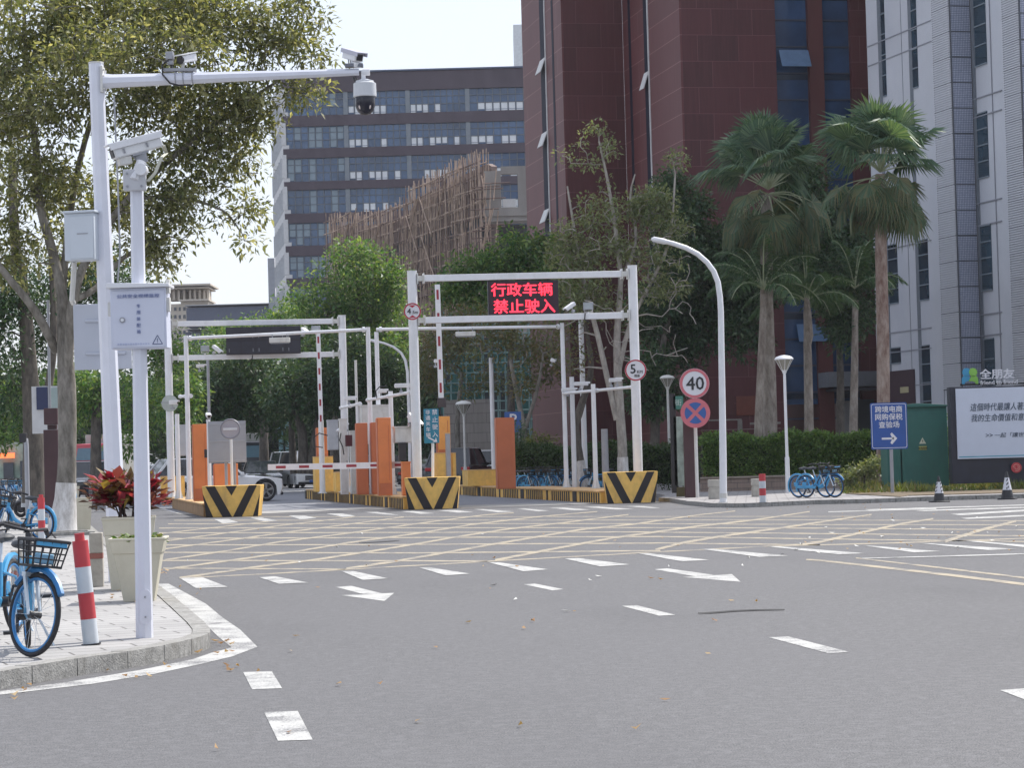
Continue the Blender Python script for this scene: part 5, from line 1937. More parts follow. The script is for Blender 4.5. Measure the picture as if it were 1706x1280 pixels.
# big pole with long arm -----------------------------------------------------------
YB2 = 30.5
b0 = base(206, YB2, ZP); b0.x = P(197.5, 960, YB2).x
tp = P(160, 106, YB2)
t = thing('mast_pole', 'thick white mast with a long side arm rising behind the planters', 'pole', tuple(b0))
f = MB(); f.tube([b0, tp], [.125, .093], 8, True, ph=R(10)); ms = f.build('mast', M_POLE, t, angle=20)
f = MB(); f.cyl(tp, tp + Z * .02, .098, n=8); f.build('cap', M_WP2, ms)
f = MB()
f.box(Vector((P(171, 133, YB2).x, YB2, P(171, 133, YB2).z)), (.03, .2, .34))
for dy in (-.07, .07):
    for dz in (-.12, -.04, .04, .12): f.cyl(Vector((P(173, 133, YB2).x, YB2 + dy, P(173, 133, YB2).z + dz)), Vector((P(176, 133, YB2).x, YB2 + dy, P(173, 133, YB2).z + dz)), .015, n=6)
f.build('flange', M_WP2, t, bevel=.004)
a, b_ = P(172, 135.5, YB2), P(598, 119.5, YB2)
f = MB(); f.tube([a, a.lerp(b_, .04), b_], [.105, .088, .045], 8, True, ph=R(22)); f.build('arm', M_POLE, t, angle=20)
f = MB(); f.tube([P(190, 160, YB2 - .12), P(196, 300, YB2 - .125), P(200, 420, YB2 - .13), P(196, 470, YB2 - .14)], .012, 6); f.build('cable', M_GREYS, t)

# arm mounted devices
t = thing('security_camera', 'white camera with black lens above the middle of the long arm', 'camera', tuple(P(300, 118, YB2)))
f = MB(); f.bar(P(273, 116.5, YB2), P(327, 116, YB2), .10, .035); f.build('mount_bar', M_GREYS, t)
c_ = P(308, 98, YB2)
M_ = Matrix.Translation(c_) @ Matrix.Rotation(R(-35), 4, 'Z') @ Matrix.Rotation(.25, 4, 'X')
f = MB(); f.boxm(M_ @ Matrix.Translation((0, .05, -.05)), .10, .26, .10); h1 = f.build('housing', M_WP, t, bevel=.012)
f = MB(); f.cyl(M_ @ Vector((0, -.10, 0)), M_ @ Vector((0, -.07, 0)), .052, n=16); f.build('lens', M_DARK, h1)
f = MB(); f.boxm(M_ @ Matrix.Translation((0, .04, .055)), .13, .32, .012); f.build('sunshield', M_WP, h1)
f = MB(); f.cyl(P(304, 116, YB2), P(306, 102, YB2), .02, n=8); f.build('stem', M_WP2, t)
t = thing('sensor_box', 'small grey sensor box left of the camera on the long arm', 'sensor', tuple(P(283, 104, YB2)))
f = MB(); f.box(P(283, 93, YB2), (.10, .12, .10)); f.box(P(284, 104, YB2), (.07, .07, .06)); f.build('box', M_GREYS, t, bevel=.01)
f = MB(); f.cyl(P(286, 116, YB2), P(285, 106, YB2), .015, n=6); f.build('stem', M_DARK, t)
f = MB(); f.tube([P(280, 100, YB2 - .05), P(270, 108, YB2 - .07), P(271, 124, YB2 - .1), P(283, 138, YB2 - .11), P(298, 142, YB2 - .11), P(318, 141, YB2 - .1)], .012, 6)
f.build('cable', M_DARK, t)
f = MB()
for x in (293, 306, 321): f.torus(P(x, 129.5, YB2), .082 - (x - 293) * .0001, .006, (b_ - a), n=16, m=5)
f.build('clamp_strap', M_GREYS, t)
# end of arm: bullet housing on top + dome below
t = thing('security_camera', 'white box camera on top of the far end of the long arm', 'camera', tuple(P(592, 108, YB2)))
c_ = P(592, 94, YB2)
M_ = Matrix.Translation(c_) @ Matrix.Rotation(R(36), 4, 'Z') @ Matrix.Rotation(.3, 4, 'X')
f = MB(); f.boxm(M_ @ Matrix.Translation((0, .06, -.055)), .13, .32, .115); h1 = f.build('housing', M_WP, t, bevel=.014)
f = MB(); f.boxm(M_ @ Matrix.Translation((0, -.103, -.035)), .085, .012, .075); f.build('front_glass', M_DARK, h1)
f = MB(); f.boxm(M_ @ Matrix.Translation((0, .04, .062)), .155, .40, .012); f.boxm(M_ @ Matrix.Translation((.075, .04, .02)), .01, .40, .045); f.boxm(M_ @ Matrix.Translation((-.075, .04, .02)), .01, .40, .045)
f.build('sunshield', mat('shield_lilac_grey', (.46, .46, .54), .4), h1)
f = MB(); f.boxm(M_ @ Matrix.Translation((0, -.04, -.13)), .10, .12, .07); f.build('swivel', M_WP, t, bevel=.01)
f = MB(); f.boxm(Matrix.Translation(P(590, 112, YB2)), .23, .12, .045); f.build('mount_plate', mat('dark_steel', (.16, .17, .2), .4, metal=.5), t, bevel=.005)
f = MB()
for k in (0, 1): f.tube([P(580 + 3 * k, 92, YB2 + .05), P(581 + 3 * k, 108, YB2)], .008, 5)
f.build('cable', M_GREYS, t)
t = thing('dome_camera', 'white and black dome camera hanging from the end of the long arm', 'camera', tuple(P(607, 190, YB2)))
c_ = P(607.5, 137, YB2)
s_ = YB2 / F_PX
f = MB(); f.cyl(P(604, 120, YB2), P(616, 119.5, YB2), .045, n=14); f.cyl(P(606, 136, YB2), P(605, 118, YB2), .028, n=12)
f.build('mount', M_WP, t)
f = MB(); f.lathe([(18.5 * s_, -25 * s_), (19.5 * s_, -24 * s_), (19 * s_, -2 * s_), (15.5 * s_, 0), (15 * s_, 2.5 * s_), (8 * s_, 4.5 * s_), (5 * s_, 6 * s_)], c_, 24)
f.build('housing', mat('dome_white', (.55, .57, .60), .35, var=.03), t)
f = MB(); f.lathe([(.001, -55 * s_), (8 * s_, -53.5 * s_), (13.5 * s_, -48 * s_), (16.5 * s_, -40 * s_), (17.2 * s_, -31 * s_), (17 * s_, -24.5 * s_)], c_, 24)
dm = f.build('dome', mat('dome_black', (.012, .012, .025), .18, var=.2), t)
f = MB()
for sg in (-1, 1):
    pts = [c_ + Vector((sg * 8.5 * s_, -math.sqrt(max(.0, (17 * s_) ** 2 - (8.5 * s_) ** 2)) * .98 + .02, z_ * s_)) for z_ in (-47, -43, -38, -34.5)]
    pts[0].x -= sg * 2 * s_; pts[-1].x -= sg * 2 * s_
    pts[0].y += .02
    f.tube(pts, 2.0 * s_, 6)
f.build('lamp_ring', mat('lamp_pale', (.72, .62, .58), .4), dm)
f = MB()
for k in (0, 1): f.tube([P(588 + 4 * k, 127, YB2), P(593 + 4 * k, 138, YB2)], .012, 5)
f.build('cable', M_DARK, t)

# cabinets fixed on the big mast
def mastbox(label, x0, x1, y0, y1, Y, d, m, roof=True, rz=0.0, ribs=0, name='junction_box'):
    a, b_ = P(x0, y1, Y), P(x1, y0, Y)
    w_, h_ = b_.x - a.x, b_.z - a.z
    t = thing(name, label, 'box', ((a.x + b_.x) / 2, Y, a.z))
    M_ = Matrix.Translation(((a.x + b_.x) / 2, Y + d / 2, a.z)) @ Matrix.Rotation(rz, 4, 'Z')
    f = MB(); f.boxm(M_, w_, d, h_); bo = f.build('case', m, t, bevel=.008)
    if roof:
        f = MB(); f.boxm(M_ @ Matrix.Translation((.01, -.01, h_)), w_ + .03, d + .05, .03); f.build('hood', m, t, bevel=.008)
        f = MB(); f.boxm(M_ @ Matrix.Translation((.035, -d / 2 - .004, .02)), w_ * .78, .012, h_ * .9); dd = f.build('door', m, t, bevel=.004)
        f = MB(); f.boxm(M_ @ Matrix.Translation((.05, -d / 2 - .012, h_ * .55)), w_ * .36, .01, .012); f.build('vent', M_GREYS, dd)
    for k in range(ribs):
        f = MB(); f.boxm(M_ @ Matrix.Translation((.04, -d / 2 - .01, h_ * (.22 + .5 * k))), w_ * .7, .03, .035); f.build('rib', m, bo, bevel=.008)
    return t
mastbox('square white junction box mounted left of the thick mast', 110, 161, 354, 434, 30.3, .28, mat('junction_white', (.52, .57, .63), .5, var=.04), rz=R(-12))
mastbox('wide flat grey board fixed behind the thick mast', 124, 217, 505, 617, 31.0, .05, mat('board_grey', (.44, .47, .54), .5, var=.04), roof=False, ribs=2, name='sign_board')
f = MB(); f.tube([P(124, 437, 30.6), P(120, 500, 30.7), P(122, 505, 30.9)], .035, 7)
tag(f.build('conduit', M_WP2), 'short white conduit between the junction box and the grey board', 'conduit')

# planters ---------------------------------------------------------------------
M_PLANT = mat('planter_beige', (.56, .53, .43), .7, var=.08, scale=3, dirt=(.42, .39, .30), bump=.1)
def planter(label, x0, x1, ytop, xb0, xb1, ybot, rz, soil=True):
    b_ = G((xb0 + xb1) / 2, ybot, ZP)
    Y = b_.y
    w1 = (x1 - x0) / F_PX * Y / (math.cos(rz) + abs(math.sin(rz)) * .9)
    w0 = (xb1 - xb0) / F_PX * Y / (math.cos(rz) + abs(math.sin(rz)) * .9)
    h = P((x0 + x1) / 2, ytop, Y).z - ZP
    t = thing('planter', label, 'planter', (b_.x, Y + w0 / 2, ZP), rz, 'tapered beige planters')
    M_ = Matrix.Translation((b_.x, Y + w0 / 2, ZP)) @ Matrix.Rotation(rz, 4, 'Z')
    f = MB()
    prof = [(0, w0), (.78, w0 + (w1 - w0) * .62), (.785, w0 + (w1 - w0) * .70), (1.0, w1 * .97)]
    def sq(w, z_): return [M_ @ Vector((sx * w / 2, sy * w / 2, z_ * h)) for sx, sy in ((-1, -1), (1, -1), (1, 1), (-1, 1))]
    rings = [sq(w, z_) for z_, w in prof] + [sq(w1, 1.0), sq(w1, 1.035), sq(w1 * .86, 1.035), sq(w1 * .84, .92)]
    vs = [v for r_ in rings for v in r_]
    fs = [(3, 2, 1, 0)]
    for i in range(len(rings) - 1):
        for j in range(4): fs.append((4 * i + j, 4 * i + (j + 1) % 4, 4 * i + 4 + (j + 1) % 4, 4 * i + 4 + j))
    f.add(vs, fs)
    f.build('pot', M_PLANT, t, bevel=.008)
    f = MB(); f.add([M_ @ Vector((sx * w1 * .43, sy * w1 * .43, h * .95)) for sx, sy in ((-1, -1), (1, -1), (1, 1), (-1, 1))], [(0, 1, 2, 3)])
    f.build('soil', mat('soil', (.10, .075, .05), .95, var=.3, bump=.5), t)
    return t, M_, h, w1
pf, Mf, hf, wf = planter('beige tapered planter with low green leaves, directly behind the slim pole', 179, 279, 900, 203, 256, 1003, R(4))
pb, Mbk, hb_, wb = planter('larger beige planter holding the dark red bush', 158, 258, 866, 178, 247, 984, R(8))
pc, Mc, hc_, wc = planter('pale planter farther back beside the whitewashed tree', 120, 156, 832, 125, 150, 884, R(10))
pd, Md, hd_, wd_ = planter('small pale planter farthest back along the kerb', 112, 133, 812, 116, 130, 845, R(10))


def plant_leaves(t, name, M_, n, spread, zl, L, W, m, up=.9, seed=4, stems=0):
    rg = np.random.default_rng(seed)
    co = []
    for i in range(n):
        base_ = np.array([np.clip(rg.normal(), -1.5, 1.5) * spread, np.clip(rg.normal(), -1.5, 1.5) * spread, rg.uniform(*zl)])
        az = rg.uniform(0, 2 * math.pi); el = rg.uniform(.2, 1.4) * up
        d_ = np.array([math.cos(az) * math.cos(el), math.sin(az) * math.cos(el), math.sin(el)])
        s_ = np.cross(d_, [0, 0, 1.0]); s_ /= np.linalg.norm(s_) + 1e-6
        l_ = L * rg.uniform(.6, 1.2); w_ = W * rg.uniform(.7, 1.2)
        p0 = base_; p1 = base_ + d_ * l_ * .5; p2 = base_ + d_ * l_ - np.array([0, 0, l_ * .22 * rg.uniform(0, 1.4)])
        nn_ = np.cross(s_, d_)
        co += [p0, p1 + s_ * w_ / 2 + nn_ * w_ * .15, p2, p1 - s_ * w_ / 2 + nn_ * w_ * .15]
    co = np.array(co)
    M4 = np.array(M_)
    co = co @ M4[:3, :3].T + M4[:3, 3]
    return npmesh(name, co, np.arange(4 * n).reshape(-1, 4), m, t)


M_RL = leafmat('red_leaf', [(.10, .012, .03), (.30, .02, .06), (.16, .02, .04), (.34, .05, .08), (.08, .02, .02), (.32, .24, .06), (.05, .02, .02), (.20, .08, .08), (.24, .02, .05)], .3)
tb = thing('red_bush', 'dark red and yellow leaved bush growing in the larger beige planter', 'bush', tuple(Mbk.translation + Vector((0, 0, hb_))), 0)
plant_leaves(tb, 'foliage', Mbk, 260, .20, (hb_ + .12, hb_ + .45), .27, .115, M_RL, seed=4)
plant_leaves(tb, 'foliage', Mbk @ Matrix.Translation((-.12, -.05, .04)), 120, .22, (hb_ + .05, hb_ + .4), .20, .08, leafmat('red_leaf_dark', [(.03, .02, .015), (.10, .04, .03), (.20, .13, .05), (.06, .015, .015)], .2), up=.5, seed=9)
plant_leaves(tb, 'foliage', Mbk @ Matrix.Translation((.30, .0, -.02)), 60, .10, (hb_ + .15, hb_ + .42), .20, .08, leafmat('red_leaf_pink', [(.35, .04, .10), (.12, .05, .04), (.30, .14, .10)], .3), up=.5, seed=12)
f = MB(); rr2 = random.Random(8)
for i in range(14):
    a = Mbk @ Vector((rr2.uniform(-.15, .15), rr2.uniform(-.15, .15), hb_ * .95)); c_ = Mbk @ Vector((rr2.uniform(-.32, .32), rr2.uniform(-.3, .3), hb_ + rr2.uniform(.25, .5)))
    f.tube([a, a.lerp(c_, .5) + Z * .05, c_], [.012, .010, .006], 5)
f.build('stem', mat('stem_dark', (.06, .035, .03), .8), tb)
M_GL = leafmat('green_leaf', [(.03, .08, .02), (.06, .14, .03), (.12, .18, .05), (.20, .22, .10)], .3)
tb = thing('small_plant', 'low green leafy plant in the front beige planter', 'plant', tuple(Mf.translation + Vector((0, 0, hf))), 0)
plant_leaves(tb, 'foliage', Mf, 200, .15, (hf * .93, hf * 1.03), .12, .05, M_GL, up=.6, seed=5)


# bollards -------------------------------------------------------------------------
M_BRED = mat('bollard_red', (.50, .05, .06), .55, var=.15, dirt=(.36, .09, .08))
M_BWHT = mat('bollard_white', (.56, .60, .64), .55, var=.08, dirt=(.40, .42, .42))
def bollard(label, loc, h, r, lean=(0, 0), first='white', bands=5, knob=True):
    t = thing('bollard', label, 'bollard', tuple(loc), 0, 'red and white bollards')
    ax = Vector((lean[0], lean[1], 1)).normalized()
    b_ = Vector(loc)
    for i in range(bands):
        f = MB()
        n = 16
        f.cyl(b_ + ax * (h * i / bands), b_ + ax * (h * (i + 1) / bands), r, n=n)
        f.build('band', M_BWHT if i % 2 == 0 else M_BRED, t)
    if knob:
        f = MB(); f.cyl(b_ + ax * h, b_ + ax * (h + .06), r * .62, n=12); f.cyl(b_ + ax * (h + .055), b_ + ax * (h + .062), r * .66, n=12); f.build('cap', M_BRED, t)
    f = MB(); f.cyl(b_ - ax * .0, b_ + ax * .012, r * 1.25, n=16); f.build('foot', M_DARK, t)
    return t
bb = G(152, 1075, ZP)
tl = P(134, 903, bb.y)
sc_ = bb.y / F_PX
bollard('leaning red and white bollard beside the near blue bicycle', bb, 174 * sc_ , .066, lean=((tl.x - bb.x) / (tl.z - bb.z), -.02), bands=4)
bb = G(1271, 838, .112)
bollard('short red and white bollard right of the tall curved street lamp', bb, 48 * bb.y / F_PX, .09, bands=4, knob=False)
bb = G(70, 905, ZP)
bollard('red and white bollard among the parked bikes by the whitewashed tree', bb, 75 * bb.y / F_PX, .07, bands=4)
M_STONE2 = mat('stone_post', (.40, .38, .34), .85, var=.2, scale=8, bump=.2)
M_STRED = mat('stone_red_band', (.30, .12, .10), .8)
def stone_post(label, loc, w, h, band=True, m=M_STONE2):
    t = thing('stone_post', label, 'bollard', tuple(loc), .1, 'square stone posts')
    M_ = Matrix.Translation(Vector(loc)) @ Matrix.Rotation(.1, 4, 'Z')
    f = MB(); f.boxm(M_, w, w, h * .52); f.build('lower', m, t, bevel=.01)
    f = MB(); f.boxm(M_ @ Matrix.Translation((0, 0, h * .52)), w * (.98 if band else .9), w * .98, h * .10); f.build('band', M_STRED if band else M_STONE2, t)
    f = MB(); f.boxm(M_ @ Matrix.Translation((0, 0, h * .62)), w * (1.0 if band else 1.08), w, h * .38); f.build('head', m, t, bevel=.015)
bb = G(30, 1010, ZP)
stone_post('stone post with red band left of the near bicycle basket', bb, 19 * bb.y / F_PX, 93 * bb.y / F_PX)
bb = G(162, 978, ZP)
stone_post('stone post with red band tucked beside the larger planter', bb, 22 * bb.y / F_PX, 90 * bb.y / F_PX)
bb = G(1190, 832, .112); stone_post('pale topped stone post left of the tall street lamp', bb, .30, .58, False)
bb = G(1261, 828, .112); stone_post('pale topped stone post behind the short bollard', bb, .28, .55, False)
bb = G(20, 828, ZP); stone_post('grey stone post far left near the row of bikes', bb, .30, .5, False)


# street lamp with curved arm ------------------------------------------------------
Yl = G(1205, 838, .112).y
t = thing('street_lamp', 'tall white street lamp with curved arm beside the 40 sign', 'street lamp', tuple(G(1205, 838, .112)))
path = [(1205, 838), (1204.5, 760), (1203, 650), (1201.5, 560), (1201, 520), (1199.5, 495), (1196, 470), (1189, 452), (1178, 437), (1162, 423), (1143, 413), (1122, 406), (1104, 401)]
f = MB(); f.tube([P(x, y, Yl) for x, y in path], [.105, .10, .09, .085, .082, .08, .078, .076, .074, .072, .07, .068, .06], 12)
f.build('pole', M_WP, t)
f = MB(); a, b_ = P(1112, 403.5, Yl), P(1085, 398, Yl); f.tube([a, a.lerp(b_, .2), a.lerp(b_, .85), b_], [.06, .085, .08, .03], 10); lh = f.build('lamp_head', M_WP, t)
f = MB(); f.box(P(1096, 403, Yl), (.28, .1, .02)); f.build('lens', M_GREYS, lh)
f = MB(); f.boxm(Matrix.Translation(G(1205, 838, .112)), .24, .24, .02); f.cyl(P(1205, 830, Yl), P(1205, 822, Yl), .112, n=12); f.build('foot_plate', M_WP2, t)
# small curved lamp in the gate area
t = thing('street_lamp', 'small white curved lamp behind the middle camera posts', 'street lamp', tuple(base(680, 96, IS_H)))
f = MB(); f.tube([P(x, y, 96) for x, y in ((684, 830), (682, 700), (679, 620), (675, 600), (668, 588), (655, 578), (640, 572), (622, 568))], [.07, .065, .06, .055, .05, .05, .045, .04], 8); f.build('pole', M_WP, t)
f = MB(); f.tube([P(626, 569, 96), P(612, 566, 96)], [.07, .05], 8); f.build('lamp_head', M_WP, t)


def cone_lamp(label, px, py_base, py_top, s, z=.112, Y=None, m=M_WP, thick=1.0):
    b_ = G(px, py_base, z) if Y is None else base(px, Y, z)
    Y = b_.y
    zt_ = P(px, py_top, Y).z
    x_ = b_.x
    t = thing('garden_lamp', label, 'lamp post', tuple(b_), 0, 'cone headed lamp posts')
    f = MB(); f.cyl(b_, (x_, Y, zt_ - .55 * s), .055 * thick, .045 * thick, 12); f.cyl(b_, (x_, Y, b_.z + (zt_ - b_.z) * .26), .078 * thick, .074 * thick, 12)
    f.build('pole', m, t)
    f = MB(); f.lathe([(.06, -.56 * s), (.075, -.50 * s), (.09, -.46 * s)], (x_, Y, zt_), 16); f.build('collar', m, t)
    f = MB(); f.lathe([(.08 * s, -.47 * s), (.26 * s, -.14 * s)], (x_, Y, zt_), 16); f.build('glass', mat('lamp_glass', (.30, .29, .25), .25), t)
    f = MB()
    for k in range(8):
        a = 2 * math.pi * k / 8
        f.tube([(x_ + .085 * s * math.cos(a), Y + .085 * s * math.sin(a), zt_ - .47 * s), (x_ + .27 * s * math.cos(a), Y + .27 * s * math.sin(a), zt_ - .13 * s)], .009, 5)
    f.build('rib', m, t)
    f = MB(); f.lathe([(.29 * s, -.14 * s), (.30 * s, -.11 * s), (.24 * s, -.045 * s), (.10 * s, 0), (.01, .01)], (x_, Y, zt_), 20); f.build('lid', m, t)
cone_lamp('white cone headed lamp post in front of the palms', 1313, 822, 592, 1.05)
cone_lamp('cone headed lamp post left of the green street board', 1117, 815, 625, .98, m=M_WP2)
cone_lamp('far cone headed lamp post by the netting wall', 776, 805, 668, 1.2, Y=105, m=M_WP2)

# information column + dark pillar
t = thing('info_board', 'narrow green and white street map board behind the no stopping sign', 'board', tuple(G(1134, 818, .112)))
Y_ = 75.5
def bx(name, x0, x1, y0, y1, Y, d, m, parent, bevel=0):
    a, b_ = P(x0, y1, Y), P(x1, y0, Y)
    f = MB(); f.box(((a.x + b_.x) / 2, Y + d / 2, (a.z + b_.z) / 2), (b_.x - a.x, d, b_.z - a.z)); return f.build(name, m, parent, bevel=bevel)
hd = bx('header', 1122, 1138, 660, 682, Y_, .12, mat('board_green', (.05, .20, .16), .5), t)
text('街', Vector((P(1130, 671, Y_).x, Y_ - .005, P(1130, 671, Y_).z)), .2, mat('pale_ink', (.45, .55, .52), .6), t)
bx('map_panel', 1125, 1143, 694, 810, Y_, .12, mat('map_pale_green', (.34, .42, .38), .4, var=.6, scale=2.5), t)
bx('frame', 1120, 1125, 656, 822, Y_, .16, M_DARK, t); bx('base', 1128, 1144, 812, 828, Y_ - .05, .3, mat('dirty_base', (.12, .11, .06), .9), t)
t = thing('dark_pillar', 'dark brown square pillar right beside the street map board', 'pillar', tuple(G(1149, 830, .112)))
M_MAR = mat('maroon_steel', (.06, .025, .03), .5, var=.2)
bx('shaft', 1142, 1157, 690, 830, 74.9, .25, M_MAR, t, .01); bx('cap', 1141, 1158, 684, 690, 74.88, .28, M_MAR, t, .01)
t = thing('dark_pillar', 'tall brown signpost with collar beside the whitewashed tree', 'pillar', tuple(G(88, 858, ZP)))
bx('shaft', 75, 96, 716, 856, 57.5, .3, M_MAR, t, .01); bx('neck', 79, 93, 708, 716, 57.6, .2, M_MAR, t); bx('head', 73, 95, 680, 708, 57.4, .34, M_MAR, t, .015)
f = MB(); f.cyl(P(83, 680, 57.6), P(80, 500, 57.6), .035, n=8); f.build('rod', M_GREYS, t)

# left signs: white board with navy plate, black box on pole
t = thing('sign_board', 'white board with navy panel mounted between the left tree trunks', 'sign', tuple(P(75, 724, 62)))
bx('board', 54, 101, 643, 723, 62, .06, mat('board_offwhite', (.55, .56, .58), .6), t); bx('navy_panel', 61, 79, 645, 683, 61.95, .04, mat('navy', (.02, .03, .09), .5), t)
bx('pale_panel', 85, 99, 646, 682, 61.95, .04, mat('pale_green_panel', (.30, .38, .38), .5), t)
f = MB()
a, b_ = P(76, 640, 62.1), base(79, 62.1, ZP)
f.cyl(b_, (b_.x, 62.1, P(76, 643, 62).z), .05, n=8); f.build('pole', M_GREYS, t)
t = thing('traffic_signal', 'black box signal head on a grey pole near the far left bikes', 'signal', tuple(base(47, 60, ZP)))
bx('head', 32, 43, 722, 738, 60, .2, M_DARK, t, .01)
f = MB(); b_ = base(47, 60, ZP); f.tube([b_, (b_.x, 60, P(45, 745, 60).z), P(43, 732, 60.1)], .06, 8); f.build('pole', M_GREYS, t)

# blue direction sign ---------------------------------------------------------------
t = thing('direction_sign', 'blue direction sign with white characters and right arrow', 'sign', tuple(G(1487, 823, .13)))
Y_ = 72.6
tl_, br2 = P(1449.5, 672, Y_), P(1513, 748, Y_)
w_, h_ = br2.x - tl_.x, tl_.z - br2.z
cx_, cz_ = (tl_.x + br2.x) / 2, (tl_.z + br2.z) / 2
f = MB()
def rrect(w, h, r, n=5):
    p = []
    for cx, cy, a0 in ((w / 2 - r, h / 2 - r, 0), (-w / 2 + r, h / 2 - r, 90), (-w / 2 + r, -h / 2 + r, 180), (w / 2 - r, -h / 2 + r, 270)):
        for i in range(n + 1): p.append((cx + r * math.cos(R(a0 + 90 * i / n)), cy + r * math.sin(R(a0 + 90 * i / n))))
    return p
f.prism(rrect(w_, h_, .05), (cx_, Y_, cz_), X, Z, .03); bd = f.build('board', mat('sign_navy', (.018, .075, .30), .4, var=.08), t)
f = MB()
o1, o2 = rrect(w_ * .95, h_ * .95, .06), rrect(w_ * .925, h_ * .93, .05)
n_ = len(o1); o_ = Vector((cx_, Y_ - .004, cz_))
f.add([o_ + X * x + Z * y for x, y in o1 + o2], [(i, (i + 1) % n_, (i + 1) % n_ + n_, i + n_) for i in range(n_)]); f.build('border', M_SW, bd)
for s_, dz in (('跨境电商', .36), ('网购保税', .195), ('查验场', .03)):
    text(s_, Vector((cx_ + (.0 if len(s_) > 3 else .0), Y_ - .004, cz_ + h_ * dz)), h_ * .14, M_SW, t, bold=0.015, fit=w_ * (.74 if len(s_) > 3 else .56))
f = MB(); o_ = Vector((cx_, Y_ - .004, cz_ - h_ * .27))
L_ = w_ * .42
f.prism([(-L_ / 2, -.03), (L_ * .28, -.03), (L_ * .28, .03), (-L_ / 2, .03)], o_, X, Z, .004)
f.prism([(L_ * .5, 0), (L_ * .16, .18), (.16 * L_ - .05, .13), (L_ * .5 - .14, 0)], o_, X, Z, .004)
f.prism([(L_ * .5, 0), (L_ * .5 - .14, 0), (.16 * L_ - .05, -.13), (L_ * .16, -.18)], o_, X, Z, .0045)
f.build('arrow', M_SW, bd)
f = MB(); b_ = base(1487, Y_ + .08, .13); f.cyl(b_, (b_.x, Y_ + .08, cz_ + h_ * .4), .055, .055, 10); f.build('pole', M_GREYS, t)

# green cabinet -----------------------------------------------------------------------
t = thing('utility_cabinet', 'dark green utility cabinet with warning triangle behind the blue sign', 'cabinet', tuple(base(1530, 77, .13)))
M_GRN = mat('cabinet_green', (.03, .13, .11), .55, var=.1, scale=2, dirt=(.03, .09, .08))
Y_ = 76.5
bo = bx('case', 1480, 1577, 677, 812, Y_, 1.4, M_GRN, t, .01)
bx('door', 1484, 1500, 684, 806, Y_ - .02, .02, M_GRN, t); bx('door', 1502, 1572, 684, 806, Y_ - .02, .02, M_GRN, t)
f = MB(); a, b_ = P(1475, 677, Y_), P(1580, 674, Y_)
f.prism([(0, 0), (b_.x - a.x, 0), (b_.x - a.x - .0, .05), ((b_.x - a.x) * .5, .12), (0, .05)], (a.x, Y_ - .1, b_.z - .06), X, Z, 1.6); f.build('roof', M_GRN, t, bevel=.008)
M_YLW = mat('label_yellow', (.42, .42, .12), .6)
f = MB(); c_ = P(1537, 735, Y_ - .024); f.prism([(-.11, -.09), (.11, -.09), (0, .11)], c_, X, Z, .006); wt = f.build('warning_triangle', mat('label_cream', (.55, .58, .45), .6), t)
f = MB(); f.prism([(-.018, -.055), (.03, -.0), (.0, -.0), (.02, .06), (-.03, .0), (0, .0)], c_ - Vector((0, .003, 0)), X, Z, .003); f.build('bolt_mark', M_INK, wt)
bx('label', 1531, 1544, 743.5, 750, Y_ - .03, .01, M_YLW, t)
text('有电危险', P(1537.5, 746.8, Y_ - .035), .07, M_INK, t, bold=0.010)

# billboard ---------------------------------------------------------------------------
t = thing('billboard', 'large white hoarding with slanted dark Chinese text on a dark wall', 'billboard', tuple(base(1700, 74, .1)))
Y_ = 74.0
M_NAVYW = mat('hoarding_dark', (.018, .020, .035), .5, var=.3)
a = P(1588, 803, Y_); b_ = P(1840, 640, Y_)
f = MB(); f.box(((a.x + b_.x) / 2, Y_ + .35, (a.z + b_.z) / 2 - .02), (b_.x - a.x, .5, b_.z - a.z + .1)); f.build('frame_wall', M_NAVYW, t, bevel=.01)
a, b_ = P(1596, 765, Y_), P(1850, 645, Y_)
zb_, zt2 = P(1650, 764, Y_).z, P(1650, 646.5, Y_).z
f = MB(); f.box(((a.x + b_.x) / 2, Y_ + .04, (zb_ + zt2) / 2), (b_.x - a.x, .08, zt2 - zb_)); f.build('panel', mat('hoarding_white', (.52, .57, .68), .5, var=.03), t, bevel=.005)
yy = Y_ - .004
M_DT = mat('dark_teal_ink', (.035, .06, .10), .6)
def btxt(s, x0, x1, y, h, m=M_DT, bold=0.004):
    c_ = P(x0, y, yy)
    text(s, Vector((c_.x, yy, c_.z)), h / F_PX * Y_, m, t, fit=(x1 - x0) / F_PX * Y_, shear=.18, align='LEFT', bold=bold)
btxt('這個時代最讓人著迷的是', 1616, 1738, 679, 13)
btxt('我的生命價值和意義所在', 1618, 1740, 697, 12.5)
btxt('一起「讓世界看見」', 1657, 1740, 725.5, 8, bold=0.002)
c_ = P(1648, 725.5, yy)
text('>>', Vector((c_.x, yy, c_.z)), .1, M_DT, t)
f = MB(); f.box(((P(1597, 761, yy).x + b_.x) / 2, yy + .003, P(1650, 760.5, Y_).z), (b_.x - a.x - .05, .006, .03)); f.build('teal_line', mat('teal_line', (.05, .30, .42), .5), t)
